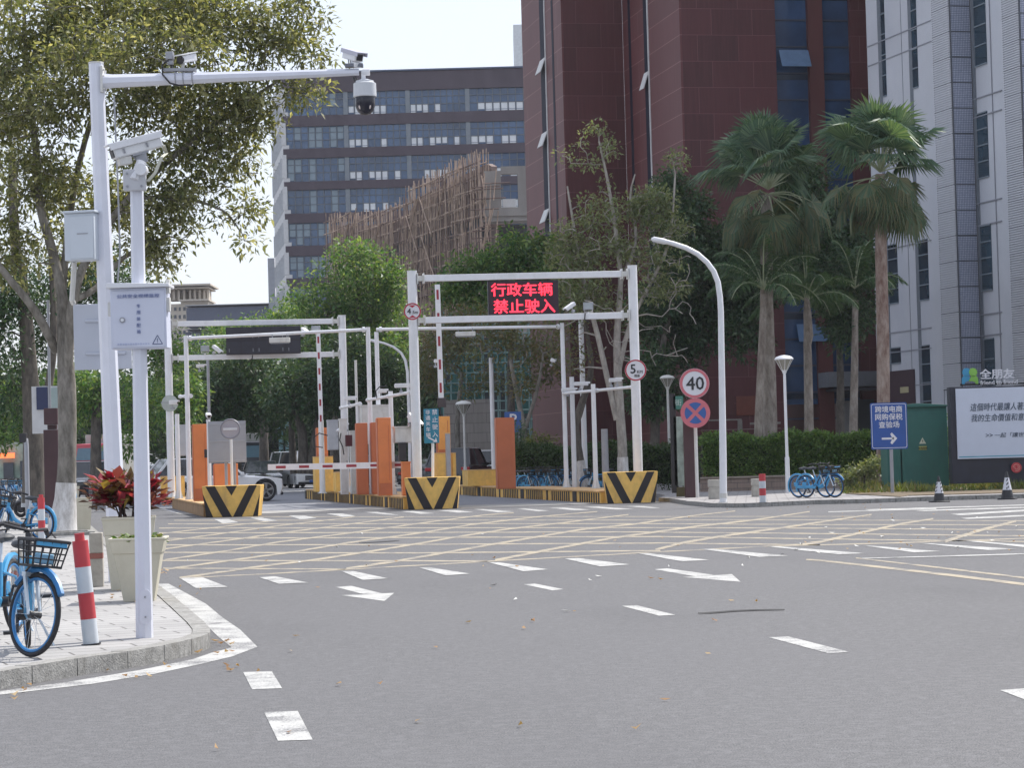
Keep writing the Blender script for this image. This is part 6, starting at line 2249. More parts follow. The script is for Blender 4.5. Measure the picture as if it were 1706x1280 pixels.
# sign letters and two-figure logo above
t = thing('shop_sign', 'white characters and blue green two figure logo above the hoarding', 'sign', tuple(P(1640, 640, 75)))
Y_ = 75.0
c_ = P(1661, 623, Y_); text('全朋友', c_, 16 / F_PX * Y_, M_SW, t, bold=0.022, fit=57 / F_PX * Y_, depth=.05)
c_ = P(1664, 637, Y_); text('friend to friend', c_, 7 / F_PX * Y_, M_SW, t, bold=0.010, fit=62 / F_PX * Y_, depth=.04)
k = Y_ / F_PX
def fig(name, cx, m, dy):
    f = MB(); c_ = P(cx, 640, Y_ + dy)
    f.prism([(9.5 * k * math.cos(2 * math.pi * i / 20) * .72, 19.5 * k + 9 * k * math.sin(2 * math.pi * i / 20) * .8) for i in range(20)], c_, X, Z, .06)
    s_ = 1 if cx < 1617 else -1
    pts = [(-8 * s_, 0), (-8 * s_, 9), (-5 * s_, 14), (3 * s_, 13), (7 * s_, 7), (7.5 * s_, 4.5), (2 * s_, 5), (-2.5 * s_, 3), (-4 * s_, 0)]
    pts = [(x * k, y * k) for x, y in pts]
    f.prism(pts if s_ < 0 else pts[::-1], c_, X, Z, .055)
    f.build(name, m, t)
fig('blue_figure', 1611, mat('logo_blue', (.04, .28, .48), .4), 0)
fig('green_figure', 1622, mat('logo_green', (.22, .48, .07), .4), -.02)
f = MB(); f.bar(P(1600, 641.5, Y_ + .05), P(1760, 637, Y_ + .05), .06, .06); f.build('rail', M_DARK, t)
t = thing('red_emblem', 'round red spiral emblem low on the dark hoarding wall', 'sign', tuple(P(1694, 780, 73.8)))
c_ = P(1693.5, 779.5, 73.95); f = MB(); disc(f, c_, .16, th=.03); pl2 = f.build('plate', mat('emblem_red', (.45, .04, .05), .5), t)
f = MB(); f.torus(c_ - Vector((0, .004, 0)), .10, .012, (0, 1, 0), 20, 6, 0, 5.2); f.torus(c_ - Vector((0, .004, 0)), .055, .012, (0, 1, 0), 16, 6, 2, 7); f.build('spiral', mat('emblem_pink', (.6, .25, .22), .5), pl2)

# traffic cones -------------------------------------------------------------------------
def tcone(label, px, py, hpx, rot):
    b_ = G(px, py, 0)
    h = hpx * b_.y / F_PX
    t = thing('traffic_cone', label, 'traffic cone', tuple(b_), rot, 'black and white traffic cones')
    M_ = Matrix.Translation(b_) @ Matrix.Rotation(rot, 4, 'Z')
    f = MB(); f.boxm(M_, h * .62, h * .62, h * .05); f.build('base', M_DARK, t, bevel=.01)
    def fr(z_): return h * .24 * (1 - z_) + h * .035 * z_
    f = MB(); f.lathe([(fr(.05), .05 * h), (fr(.35), .35 * h)], n=18, M=M_); f.lathe([(fr(.78), .78 * h), (fr(1), 1 * h), (.001, 1.0 * h + .003)], n=18, M=M_); f.build('body', M_DARK, t)
    f = MB(); f.lathe([(fr(.34), .34 * h), (fr(.79), .79 * h)], n=18, M=M_); sl_ = f.build('sleeve', M_SW, t)
    f = MB()
    for k_ in range(4):
        for s_ in range(3):
            a0 = k_ * math.pi / 2 + .2 * s_ * 0
            z0_ = .36 + .14 * s_
            q = []
            for (da, dz) in ((0, .0), (.6, .07), (.6, .14), (0, .07)):
                a_ = a0 + da; zz_ = min(z0_ + dz, .79)
                q.append(M_ @ Vector((math.cos(a_) * (fr(zz_) + .004), math.sin(a_) * (fr(zz_) + .004), zz_ * h)))
            f.add(q, [(0, 1, 2, 3)])
    f.build('stripe', M_INK, sl_)
tcone('white striped black traffic cone in front of the green cabinet', 1565, 837, 43, .3)
tcone('mostly black traffic cone with white slash in front of the hoarding', 1678.5, 832.5, 46, 1.2)
# ---------------------------------------------------------------- shared bicycles
M_BLUE = mat('bike_blue', (.05, .30, .56), .35, var=.06, coat=.3)
M_BLUED = mat('bike_blue_deep', (.02, .17, .42), .4, var=.1)
M_TYRE = mat('tyre_black', (.02, .02, .025), .7, var=.2)
M_SPOKE = mat('spoke_silver', (.45, .48, .52), .3, metal=.6)
M_BSILV = mat('bike_silver', (.55, .62, .68), .35, metal=.3)


def wheel(f_t, f_r, f_s, f_h, c_, ax, r=.33, spokes=18):
    ax = ax.normalized(); x, y = frame_axes(ax)
    f_t.torus(c_, r - .02, .020, ax, 36, 8)
    f_r.torus(c_, r - .048, .014, ax, 36, 6)
    for k in range(spokes):
        a = 2 * math.pi * k / spokes
        d_ = x * math.cos(a) + y * math.sin(a)
        f_s.tube([c_ + ax * (.025 if k % 2 else -.025), c_ + d_ * (r - .05)], .0022, 3, False)
    f_h.cyl(c_ - ax * .05, c_ + ax * .05, .03, n=10)


def bike(label, steer=0.0, detail=True, group='blue shared bicycles', front_load=False, name='bicycle', col=None):
    """built at the origin heading +X, wheels on z=0"""
    col = col or M_BLUE
    t = thing(name, label, 'bicycle', (0, 0, 0), 0, group)
    r = .33
    rw, fw = Vector((-.52, 0, r)), Vector((.54, 0, r))
    bb_, hd_, hb_ = Vector((-.08, 0, .30)), Vector((.40, 0, .66)), Vector((.36, 0, .80))
    seat = Vector((-.22, 0, .86))
    ya = Vector((0, 1, 0))
    f = MB()
    f.tube([hd_ + Vector((-.005, 0, .05)), Vector((.22, 0, .44)), Vector((.05, 0, .34)), bb_], [.034, .042, .042, .04], 10)
    f.tube([Vector((.39, 0, .58)), Vector((.27, 0, .36)), Vector((.06, 0, .30)), bb_ + Z * -.02], [.026, .03, .03, .03], 8)
    f.tube([bb_, bb_ + Vector((-.08, 0, .34))], [.03, .026], 8)
    for s_ in (-.055, .055):
        f.tube([bb_ + ya * s_ * .5, rw + ya * s_], [.018, .013], 6)
        f.tube([bb_ + Vector((-.06, s_ * .4, .26)), Vector((-.42, s_, .50)), rw + ya * s_], [.014, .012, .011], 6)
    f.tube([hd_ + Vector((.012, 0, -.07)), hd_ + Vector((-.03, 0, .12))], .034, 10)
    f.build('frame', col, t)
    f = MB(); f.bar(Vector((-.50, -.075, r)), Vector((-.06, -.075, .30)), .035, .085); f.build('chain_case', col, t, bevel=.015)
    f = MB(); f.torus(rw, r + .035, .028, ya, 16, 6, R(-10) + math.pi / 2 * 0 + math.pi * .5 - .3, math.pi * .5 + 1.75, flat=1.4)
    f = MB()
    # rear mudguard arc over the wheel
    prev = None
    pts = [rw + Vector((math.cos(a), 0, math.sin(a))) * (r + .035) for a in np.linspace(R(35), R(205), 12)]
    f.tube(pts, .030, 6); f.build('mudguard', col, t)
    tt, rr_, ss, hh = MB(), MB(), MB(), MB()
    wheel(tt, rr_, ss, hh, rw, ya)
    w = tt.build('wheel', M_TYRE, t); rr_.build('rim', M_BLUED, w); ss.build('spokes', M_SPOKE, w); hh.build('hub', M_DARK, w)
    f = MB(); f.tube([bb_ + Vector((-.07, 0, .30)), seat - Z * .05], .016, 8); f.build('seat_post', M_BSILV, t)
    f = MB()
    f.sphere(seat + Vector((-.07, 0, 0)), .12, (1.0, .85, .33), 14, 8); f.tube([seat + Vector((-.02, 0, .005)), seat + Vector((.15, 0, .0))], [.055, .022], 8)
    f.build('saddle', mat('saddle_grey', (.05, .055, .065), .6), t)
    f = MB()
    f.cyl(bb_ - ya * .09, bb_ + ya * .09, .045, n=12)
    f.tube([bb_ + ya * -.09, bb_ + Vector((.10, -.10, -.13))], .014, 6); f.tube([bb_ + ya * .09, bb_ + Vector((-.10, .10, .13))], .014, 6)
    ck = f.build('crank', M_DARK, t)
    f = MB(); f.box(bb_ + Vector((.10, -.16, -.13)), (.09, .10, .025)); f.build('pedal', M_DARK, t)
    f = MB(); f.box(bb_ + Vector((-.10, .16, .13)), (.09, .10, .025)); f.build('pedal', M_DARK, t)
    f = MB(); f.tube([rw + Vector((.10, .06, -.02)), Vector((-.36, .20, .01))], .010, 6); f.build('kickstand', M_BSILV, t)
    f = MB(); f.box(rw + Vector((.0, -.07, .07)), (.14, .05, .12)); f.build('lock', col, t, bevel=.01)
    # steerable front end
    ax = (hd_ + Vector((-.03, 0, .12)) - fw - Vector((-.03, 0, 0))).normalized()
    Ms = Matrix.Translation(hd_) @ Matrix.Rotation(steer, 4, ax) @ Matrix.Translation(-hd_)
    tt, rr_, ss, hh = MB(), MB(), MB(), MB()
    wheel(tt, rr_, ss, hh, fw, ya)
    for q in (tt, rr_, ss, hh): q.xf(Ms)
    w = tt.build('wheel', M_TYRE, t); rr_.build('rim', M_BLUED, w); ss.build('spokes', M_SPOKE, w); hh.build('hub', M_DARK, w)
    f = MB()
    for s_ in (-.055, .055): f.tube([hd_ + Vector((.03, s_, -.02)), Vector((.47, s_, .52)), fw + ya * s_], [.018, .017, .013], 6)
    f.box(hd_ + Vector((.028, 0, -.02)), (.05, .13, .035)); f.xf(Ms); f.build('fork', M_BSILV, t)
    f = MB(); f.tube([fw + Vector((math.cos(a), 0, math.sin(a))) * (r + .03) for a in np.linspace(R(28), R(140), 9)], .028, 6); f.xf(Ms); f.build('mudguard', M_BLUED, t)
    f = MB()
    f.tube([hd_ + Vector((-.02, 0, .08)), hb_ + Vector((-.02, 0, .16))], .026, 8)
    hz = hb_ + Vector((-.02, 0, .18))
    f.tube([hz + Vector((-.16, -.29, .0)), hz + Vector((-.06, -.20, .03)), hz, hz + Vector((-.06, .20, .03)), hz + Vector((-.16, .29, .0))], .013, 8)
    f.tube([hz + Vector((.03, -.20, -.005)), hz + Vector((-.04, -.29, -.03))], .007, 5); f.tube([hz + Vector((.03, .20, -.005)), hz + Vector((-.04, .29, -.03))], .007, 5)
    f.xf(Ms); hbm = f.build('handlebar', M_DARK, t)
    f = MB()
    for s_ in (-1, 1): f.tube([hz + Vector((-.08, .215 * s_, .025)), hz + Vector((-.17, .30 * s_, -.002))], .02, 8)
    f.xf(Ms); f.build('grip', M_TYRE, hbm)
    # basket
    f = MB()
    o_ = hd_ + Vector((.05, 0, .05))
    W0, W1, D0, D1, H = .27, .33, .18, .22, .20
    def ring(z_, k_):
        w_ = W0 + (W1 - W0) * k_; d_ = D0 + (D1 - D0) * k_
        return [o_ + Vector((x * d_, y * w_ / 2, z_)) for x, y in ((0, -1), (1, -1), (1, 1), (0, 1))]
    for k_, rr__ in ((0, .011), (.28, .006), (.52, .006), (.76, .006), (1, .015)):
        q = ring(H * k_, k_)
        f.tube(q + [q[0]], rr__, 5)
    q0, q1 = ring(0, 0), ring(H, 1)
    for i in range(4):
        n_ = 4 if i % 2 else 3
        for j in range(n_):
            a = j / n_
            f.tube([q0[i].lerp(q0[(i + 1) % 4], a), q1[i].lerp(q1[(i + 1) % 4], a)], .008, 4)
    f.add(q0, [(0, 1, 2, 3)])
    f.tube([hd_ + Vector((.03, -.05, -.0)), o_ + Vector((.08, -.08, .0))], .01, 5); f.tube([hd_ + Vector((.03, .05, -.0)), o_ + Vector((.08, .08, .0))], .01, 5)
    f.xf(Ms); bk = f.build('basket', M_DARK, t)
    f = MB(); q = ring(H * .90, .9); f.bar(q[1].lerp(q[2], .06), q[1].lerp(q[2], .94), .012, .045); f.xf(Ms); f.build('basket_strip', M_BLUE, bk)
    f = MB(); f.box(o_ + Vector((.09, .03, .06)), (.07, .14, .085)); f.xf(Ms); f.build('lock_box', mat('pale_blue_plastic', (.25, .50, .72), .5), bk, bevel=.01)
    return t


def place(t, loc, rz, lean=0.0):
    t.location = loc
    t.rotation_euler = (lean, 0, rz)


# near bicycle: front wheel turned to the right of the picture
nb = bike('blue shared bicycle with black basket facing us at the left pavement corner', steer=R(34))
fc = G(64, 1096, ZP)
hd0 = R(-76)
place(nb, (0, 0, 0), 0)
# heading so that the front wheel contact lands on the traced point
dx = Vector((math.cos(hd0), math.sin(hd0), 0)) * .56
place(nb, (fc.x - dx.x - .03, fc.y - dx.y, ZP), hd0, R(2))
nb2 = bike('blue shared bicycle mostly cut off by the left picture edge', steer=R(10))
b2 = G(-14, 1072, ZP)
place(nb2, (b2.x - .10, b2.y + .75, ZP), R(-95), R(2))
# fallen-in bicycle behind
pb_ = bike('blue shared bicycle lying behind the basket of the near bicycle', steer=R(-30))
b3 = G(38, 902, ZP)
place(pb_, (b3.x - .1, b3.y + .4, ZP), R(150), R(4))
proto = bike('blue shared bicycle parked side on beneath the hedge, nearer of two', steer=R(6))
a = G(1387, 829.5, .112)
place(proto, (a.x - .30, a.y + .35, .112), R(-47), R(3))
c2 = copy_tree(proto); c2['label'] = 'blue shared bicycle parked side on beneath the hedge, farther of two'
place(c2, (a.x - .50, a.y + .62, .112), R(-48), R(5))
lab = ['blue shared bicycle among the pile by the whitewashed tree, first', 'blue shared bicycle among the pile by the whitewashed tree, second', 'blue shared bicycle in the tree pile with tilted handlebar', 'blue shared bicycle standing at the back of the tree pile']
for i, (px, py, rz) in enumerate(((80, 868, 55), (62, 862, 70), (98, 858, 40), (110, 850, 60))):
    c = copy_tree(proto); p = G(px, py, ZP)
    c['label'] = ['blue shared bicycle left of the red and white bollard in the tree pile', 'blue shared bicycle closest to the signpost in the tree pile', 'blue shared bicycle right at the whitewashed trunk', 'blue shared bicycle at the back of the tree pile'][i]
    c['group'] = 'bicycles piled by the whitewashed tree'
    place(c, tuple(p), R(rz + 60), R((-6, 5, -3, 8)[i]))
for i in range(7):
    c = copy_tree(proto); p = G(-8 + i * 9.5, 834 - i * .6, ZP)
    c['label'] = ('first', 'second', 'third', 'fourth', 'fifth', 'sixth', 'last')[i] + ' blue bicycle from the left in the far row beyond the signal pole'
    c['group'] = 'bicycles in the far left row'
    place(c, (p.x, p.y, ZP), R(-70 + 6 * (i % 3)), R(3))
for i, (px, Y) in enumerate(((868, 90.2), (880, 90), (891, 89.8), (902, 89.6), (914, 89.4), (930, 89.2), (975, 86), (1003, 84.5))):
    c = copy_tree(proto); p = base(px + 3, Y, .112)
    c['label'] = ('first', 'second', 'third', 'fourth', 'fifth', 'sixth', '', '')[i] + ' blue bicycle from the rust orange panel in the row below the dim hedge'
    if px == 975: c['label'] = 'dark shared bicycle leaning by the leaning whitewashed trunk'
    if px == 1003: c['label'] = 'bicycle with front wheel showing between the white posts by the chevron block'
    c['group'] = 'bicycles in the row behind the right island'
    place(c, (p.x, Y, .112), R((-50 + 8 * (i % 3)) if px < 970 else 190), R(3))
# ---------------------------------------------------------------- vehicles
M_CW = mat('car_white', (.80, .81, .82), .25, var=.02, coat=.6)
M_CB = mat('car_black', (.012, .013, .018), .2, var=.1, coat=.8)
M_CS = mat('car_silver', (.42, .43, .45), .25, metal=.3, coat=.5)
M_CG = mat('car_window', (.015, .02, .028), .08, var=.2, spec=.8)
M_RIM = mat('alloy', (.40, .41, .43), .3, metal=.7)
M_HL = mat('headlight', (.55, .58, .62), .15)
M_TL = mat('taillight', (.40, .015, .02), .25)
M_CHR = mat('chrome', (.55, .56, .58), .2, metal=.8)


def car(name, label, paint_m, L=4.6, W=1.85, H=1.48, kind='sedan', cat='car', wheel_r=.34, group='parked and waiting cars'):
    """origin at the middle on the ground, nose towards +X"""
    t = thing(name, label, cat, (0, 0, 0), 0, group)
    h = L / 2
    zb = .22
    belt = H * .62
    if kind == 'suv': belt = H * .60
    hood = belt * (.98 if kind != 'van' else 1.0)
    # lower body side profile (x,z), nose at +x
    wx = (h * (.73 if kind == 'suv' else .62), -h * .60)
    def archpts(cx, r_, n=8): return [(cx + r_ * math.cos(math.pi * (1 - i / n) * 1.0) * -1, zb + max(0, (wheel_r * 1.16) * math.sin(math.pi * i / n)) + .02) for i in range(n + 1)]
    R_ = wheel_r * 1.18
    bottom = [(-h + .12, zb)] + [(wx[1] - R_ * math.cos(math.pi * i / 8), wheel_r + R_ * math.sin(math.pi * i / 8) * .96 if 0 < i < 8 else zb) for i in range(9)] + \
             [(wx[0] - R_ * math.cos(math.pi * i / 8), wheel_r + R_ * math.sin(math.pi * i / 8) * .96 if 0 < i < 8 else zb) for i in range(9)] + [(h - .10, zb)]
    if kind == 'sedan': topp = [(h, .45), (h - .04, .66), (h - .30, hood - .12), (h * .42, hood), (-h * .62, belt + .02), (-h + .22, belt + .0), (-h + .03, .72), (-h, .45)]
    elif kind == 'suv': topp = [(h, .5), (h - .03, .80), (h - .26, hood - .10), (h * .44, hood + .02), (-h * .7, belt + .04), (-h + .10, belt + .02), (-h + .02, .75), (-h, .45)]
    else: topp = [(h, .5), (h - .02, .85), (h - .22, hood), (h * .60, hood + .10), (-h * .7, hood + .1), (-h + .05, hood + .1), (-h, .75), (-h, .45)]
    prof = bottom + topp
    # loft across the width: rounded shoulders
    secs = [(-1.0, .93, .05), (-.96, .985, .0), (0, 1.0, 0), (.96, .985, .0), (1.0, .93, .05)]
    f = MB(); n_ = len(prof)
    vs = []
    for wy, k_, dz in ((-W / 2, .0, 1), (-W / 2 + .07, 1, 0), (W / 2 - .07, 1, 0), (W / 2, 0, 1)):
        for x, z_ in prof:
            xx = x * (1 if k_ else .975); zz_ = z_
            if not k_ and z_ > .9 * belt: zz_ = z_ - .07
            vs.append((xx, wy, zz_))
    fs = []
    for j in range(3):
        for i in range(n_):
            a, b_ = j * n_ + i, j * n_ + (i + 1) % n_
            fs.append((a, b_, b_ + n_, a + n_))
    fs.append(tuple(range(n_))); fs.append(tuple(reversed(range(3 * n_, 4 * n_))))
    f.add(vs, fs)
    f.build('body', paint_m, t, angle=40)
    # cabin
    if kind == 'sedan': cb = [(h * .36, belt - .03), (h * .04, H), (-h * .36, H - .01), (-h * .72, belt - .0)]
    elif kind == 'suv': cb = [(h * .40, belt - .02), (h * .12, H - .02), (-h * .72, H), (-h * .95, belt)]
    else: cb = [(h * .74, belt + .05), (h * .55, H), (-h * .93, H), (-h * .97, belt + .05)]
    def tr(k_, zz_=0): return [(x, z_) for x, z_ in cb]
    f = MB()
    w0, w1 = W / 2 - .06, W / 2 - .22
    pts = [(cb[0][0], w0, cb[0][1]), (cb[1][0], w1, cb[1][1]), (cb[2][0], w1, cb[2][1]), (cb[3][0], w0, cb[3][1])]
    vs = [Vector((x, -y, z_)) for x, y, z_ in pts] + [Vector((x, y, z_)) for x, y, z_ in pts]
    f.add(vs, [(0, 1, 2, 3), (7, 6, 5, 4), (0, 4, 5, 1), (2, 6, 7, 3), (1, 5, 6, 2)])
    f.build('window', M_CG, t)
    f = MB()
    f.add([Vector((cb[1][0] + .03, -w1 - .01, H - .035)), Vector((cb[1][0] + .03, w1 + .01, H - .035)), Vector((cb[2][0] - .03, w1 + .01, H - .035)), Vector((cb[2][0] - .03, -w1 - .01, H - .035)),
           Vector((cb[1][0] - .06, -w1 + .06, H + .02)), Vector((cb[1][0] - .06, w1 - .06, H + .02)), Vector((cb[2][0] + .06, w1 - .06, H + .02)), Vector((cb[2][0] + .06, -w1 + .06, H + .02))],
          [(4, 5, 6, 7), (0, 1, 5, 4), (1, 2, 6, 5), (2, 3, 7, 6), (3, 0, 4, 7)])
    for s_ in (-1, 1):
        for i0, i1 in ((0, 1), (3, 2)):
            a, b_ = Vector((pts[i0][0], pts[i0][1] * s_, pts[i0][2])), Vector((pts[i1][0], pts[i1][1] * s_, pts[i1][2]))
            f.bar(a, b_, .07, .07)
        xm = (cb[1][0] + cb[2][0]) / 2
        f.bar(Vector((xm, (w0 + .01) * s_, belt)), Vector((xm, (w1 + .01) * s_, H - .02)), .08, .05)
    f.build('roof', paint_m, t)
    for x in wx:
        for s_ in (-1, 1):
            c_ = Vector((x, s_ * (W / 2 - .11), wheel_r))
            f = MB(); f.torus(c_, wheel_r - .06, .062, (0, 1, 0), 26, 8, flat=1.6)
            w = f.build('wheel', M_TYRE, t)
            f = MB()
            f.cyl(c_ + Vector((0, .02 * s_, 0)), c_ + Vector((0, .06 * s_, 0)), wheel_r * .22, n=12)
            f.torus(c_ + Vector((0, .07 * s_, 0)), wheel_r * .68, .02, (0, 1, 0), 22, 6)
            for k in range(5):
                a = 2 * math.pi * k / 5 + .3
                for da in (-.12, .12): f.bar(c_ + Vector((0, .07 * s_, 0)), c_ + Vector((math.cos(a + da) * wheel_r * .68, .07 * s_, math.sin(a + da) * wheel_r * .68)), .035, .03)
            f.build('rim', M_RIM, w)
            f = MB(); f.cyl(c_ - Vector((0, .05 * s_, 0)), c_ + Vector((0, .015 * s_, 0)), wheel_r * .7, n=18); f.build('brake_disc', M_DARK, w)
    for s_ in (-1, 1):
        f = MB(); f.box((h - .16, s_ * (W / 2 - .26), .70 * belt / .92), (.26, .36, .13)); f.build('headlight', M_HL, t, bevel=.03)
        f = MB(); f.box((-h + .09, s_ * (W / 2 - .22), .80 * belt / .92), (.2, .36, .14)); f.build('taillight', M_TL, t, bevel=.02)
        f = MB(); f.box((cb[0][0] - .12, s_ * (W / 2 + .07), belt + .05), (.12, .2, .13)); f.build('mirror', paint_m if kind != 'van' else M_DARK, t, bevel=.03)
    f = MB(); f.box((h - .01, 0, .52), (.06, W * .5, .24))
    f.build('grille', M_DARK, t, bevel=.01)
    f = MB()
    for k in range(3): f.box((h + .022, 0, .44 + .08 * k), (.02, W * .48, .02))
    f.build('grille_bar', M_CHR, t)
    f = MB(); f.box((-h - .01, 0, .62), (.03, .46, .15)); f.box((h + .03, 0, .36), (.02, .44, .13)); f.build('number_plate', mat('plate_blue', (.03, .10, .35), .5), t)
    f = MB(); f.box((-h + .05, 0, .34), (.16, W * .96, .16)); f.box((h - .06, 0, .27), (.14, W * .9, .12)); f.build('bumper', M_DARK if kind != 'sedan' else paint_m, t, bevel=.03)
    return t


def put(t, px, Y, rz, z=0.0, s=1.0):
    b_ = base(px, Y, z)
    t.location = b_; t.rotation_euler = (0, 0, rz); t.scale = (s, s, s)
    return t


w_car = car('car', 'white car nosing out from behind the left crash block', M_CW, 4.8, 1.9, 1.6, 'suv', wheel_r=.39)
# front wheel shows at (448, 813)
put(w_car, 354, 97, R(22), .0, 1.12)
blk = car('car', 'black car facing us beyond the lowered barrier', M_CB, 4.7, 1.86, 1.48)
put(blk, 462, 150, R(-90 + 20), 0, 1.1)
suv = car('car', 'black sport utility car seen from behind with red tail light, right of the teal sign', M_CB, 4.7, 1.95, 1.75, 'suv')
put(suv, 768, 112, R(78), 0, 1.12)
s2 = copy_tree(suv); s2['label'] = 'black car front just left of the mast beyond the flower bush'; put(s2, 140, 120, R(-100), 0, 1.05)
v = car('van', 'white van parked behind the barrier, left of two', M_CW, 4.4, 1.7, 1.85, 'van', 'van')
put(v, 494, 142, R(-68), 0, 1.15)
v2 = copy_tree(v); v2['label'] = 'white van parked next to the yellow boxes'; put(v2, 514, 139, R(-78), 0, 1.15)
c = copy_tree(w_car); c['label'] = 'pale car parked between the pale posts left of the orange panel'; put(c, 285, 130, R(-60), 0)
c = copy_tree(v); c['label'] = 'white van roof behind the black sport utility car'; put(c, 776, 135, R(80), 0)
c = copy_tree(v2); c['label'] = 'van with dark windows beyond the round mirror sign'; put(c, 815, 122, R(80), 0)
c = copy_tree(blk); c['label'] = 'black car behind the lowered barrier, deeper of two'; put(c, 436, 140, R(-80), 0, 1.1)
c = copy_tree(blk); c['label'] = 'dark car behind the middle posts and cabinets'; put(c, 575, 150, R(-70), 0)
c = copy_tree(blk); c['label'] = 'dark car glimpsed left of the leftmost gantry posts'; put(c, 255, 135, R(-80), 0)
c = copy_tree(blk); c['label'] = 'dark car behind the right of the tall gantry post'; put(c, 708, 125, R(80), 0)


for i, (px, Y, rz, src, lb) in enumerate(((268, 125, -82, blk, 'dark car between the mast and the leftmost gantry post, nearer'), (330, 150, -80, blk, 'dark car behind the left orange panel'), (598, 140, 80, suv, 'dark car tail between the middle cabinets'), (178, 135, -95, blk, 'dark car right behind the flower bush'), (540, 160, -75, blk, 'dark car behind the far orange panel'), (640, 135, 82, suv, 'dark car behind the bright tall orange panel'))):
    c = copy_tree(src); c['label'] = lb; put(c, px, Y, R(rz), 0)


def truck(label, m, px, Y, rz, s=1.0, roof=None, dark=False):
    t = thing('truck', label, 'truck', (0, 0, 0), 0, 'lorries waiting beyond the gate')
    W, H = 2.4, 3.0
    f = MB()
    pr = [(-2.2, .5), (0, .5), (0.05, 1.4), (-.02, 2.0), (-.35, H), (-2.2, H + .05)]
    f.prism([(-x, z_) for x, z_ in pr][::-1], (0, W / 2, 0), Vector((-1, 0, 0)), Z, W)
    f.build('cab', m, t, bevel=.05)
    f = MB(); f.add([Vector((0.0, -W * .44, 1.98)), Vector((0.0, W * .44, 1.98)), Vector((-.34, W * .42, 2.86)), Vector((-.34, -W * .42, 2.86))], [(0, 1, 2, 3)])
    for v_ in f.v: v_.x += .03
    for s_ in (-1, 1): f.add([Vector((-.3, s_ * (W / 2 + .012), 1.9)), Vector((-1.6, s_ * (W / 2 + .012), 1.9)), Vector((-1.6, s_ * (W / 2 + .012), 2.7)), Vector((-.6, s_ * (W / 2 + .012), 2.7))], [(0, 1, 2, 3)])
    f.build('windscreen', mat('truck_glass', (.10, .17, .22), .15), t)
    f = MB()
    for k in range(5): f.box((.07, 0, .95 + .19 * k), (.05, W * .68, .08))
    f.build('grille', mat('grille_grey', (.10, .11, .13), .4), t)
    f = MB(); f.box((.02, 0, .62), (.3, W * 1.0, .42)); f.build('bumper', M_DARK, t, bevel=.04)
    for s_ in (-1, 1):
        f = MB(); f.box((.16, s_ * W * .38, .66), (.06, .4, .18)); f.build('headlight', M_HL, t, bevel=.02)
        f = MB(); f.box((.05, s_ * (W / 2 + .2), 2.2), (.1, .18, .5)); f.tube([(.0, s_ * W / 2, 2.5), (.05, s_ * (W / 2 + .2), 2.45)], .02, 5); f.build('mirror', M_DARK, t)
        for x in (-.9, -4.6, -5.8):
            f = MB(); f.torus(Vector((x, s_ * (W / 2 - .16), .5)), .36, .14, (0, 1, 0), 22, 8); f.cyl((x, s_ * (W / 2 - .25), .5), (x, s_ * (W / 2 - .08), .5), .26, n=14); f.build('wheel', M_TYRE, t)
    f = MB(); f.box((-4.7, 0, 2.3), (4.8, W * .98, 2.6)); f.build('cargo_box', mat('cargo_grey', (.40, .40, .38), .6), t, bevel=.03)
    t.location = base(px, Y, 0); t.rotation_euler = (0, 0, rz); t.scale = (s, s, s)
    return t
truck('red lorry facing us left of the thick mast', mat('truck_red', (.42, .04, .06), .4, coat=.3), 155, 150, R(-98))
truck('dark lorry facing us right of the plain grey sign board', mat('truck_black', (.015, .017, .03), .35, coat=.3), 414, 150, R(-85), .95)
# scooters by the trees at the far left
def scooter(label, px, Y, rz, m):
    t = thing('scooter', label, 'scooter', (0, 0, 0), 0, 'scooters parked beyond the bikes')
    for x in (-.55, .6):
        f = MB(); f.torus(Vector((x, 0, .25)), .20, .055, (0, 1, 0), 20, 8); f.cyl((x, -.04, .25), (x, .04, .25), .12, n=12); f.build('wheel', M_TYRE, t)
    f = MB(); f.tube([(.52, 0, .5), (.42, 0, .9)], .06, 8); f.tube([(.40, 0, .30), (.0, 0, .28), (-.25, 0, .4), (-.6, 0, .62)], [.10, .11, .14, .10], 8); f.tube([(.46, 0, .30), (.46, 0, .85)], [.12, .08], 8); f.build('body', m, t)
    f = MB(); f.sphere((-.3, 0, .72), .2, (1.6, .75, .35), 12, 8); f.build('seat', M_DARK, t)
    f = MB(); f.tube([(.34, -.32, 1.0), (.42, 0, .95), (.34, .32, 1.0)], .02, 6); f.build('handlebar', M_DARK, t)
    t.location = base(px, Y, ZP); t.rotation_euler = (0, 0, rz)
scooter('black scooter behind the bikes at the far left', 22, 74, R(200), M_CB)
scooter('dark scooter beside the brown signpost', 100, 66, R(120), M_CB)
scooter('grey scooter under the white board', 64, 72, R(160), M_CS)
# ---------------------------------------------------------------- trees, palms, hedges
def bark(name, a, b_, sc=6):
    if name in MATS: return MATS[name]
    m, n, b = nt_new(name)
    nz = noise(n, sc, 6, .7, stretch=(1, 1, .35))
    c = mixc(n, ramp(n, nz, [(.35, 0), (.65, 1)]), a, b_)
    n.links.new(c, b.inputs['Base Color'])
    b.inputs['Roughness'].default_value = .9
    bp = N(n, 'ShaderNodeBump'); bp.inputs['Strength'].default_value = .6; bp.inputs['Distance'].default_value = .04
    n.links.new(nz, bp.inputs['Height']); n.links.new(bp.outputs[0], b.inputs['Normal'])
    MATS[name] = m
    return m


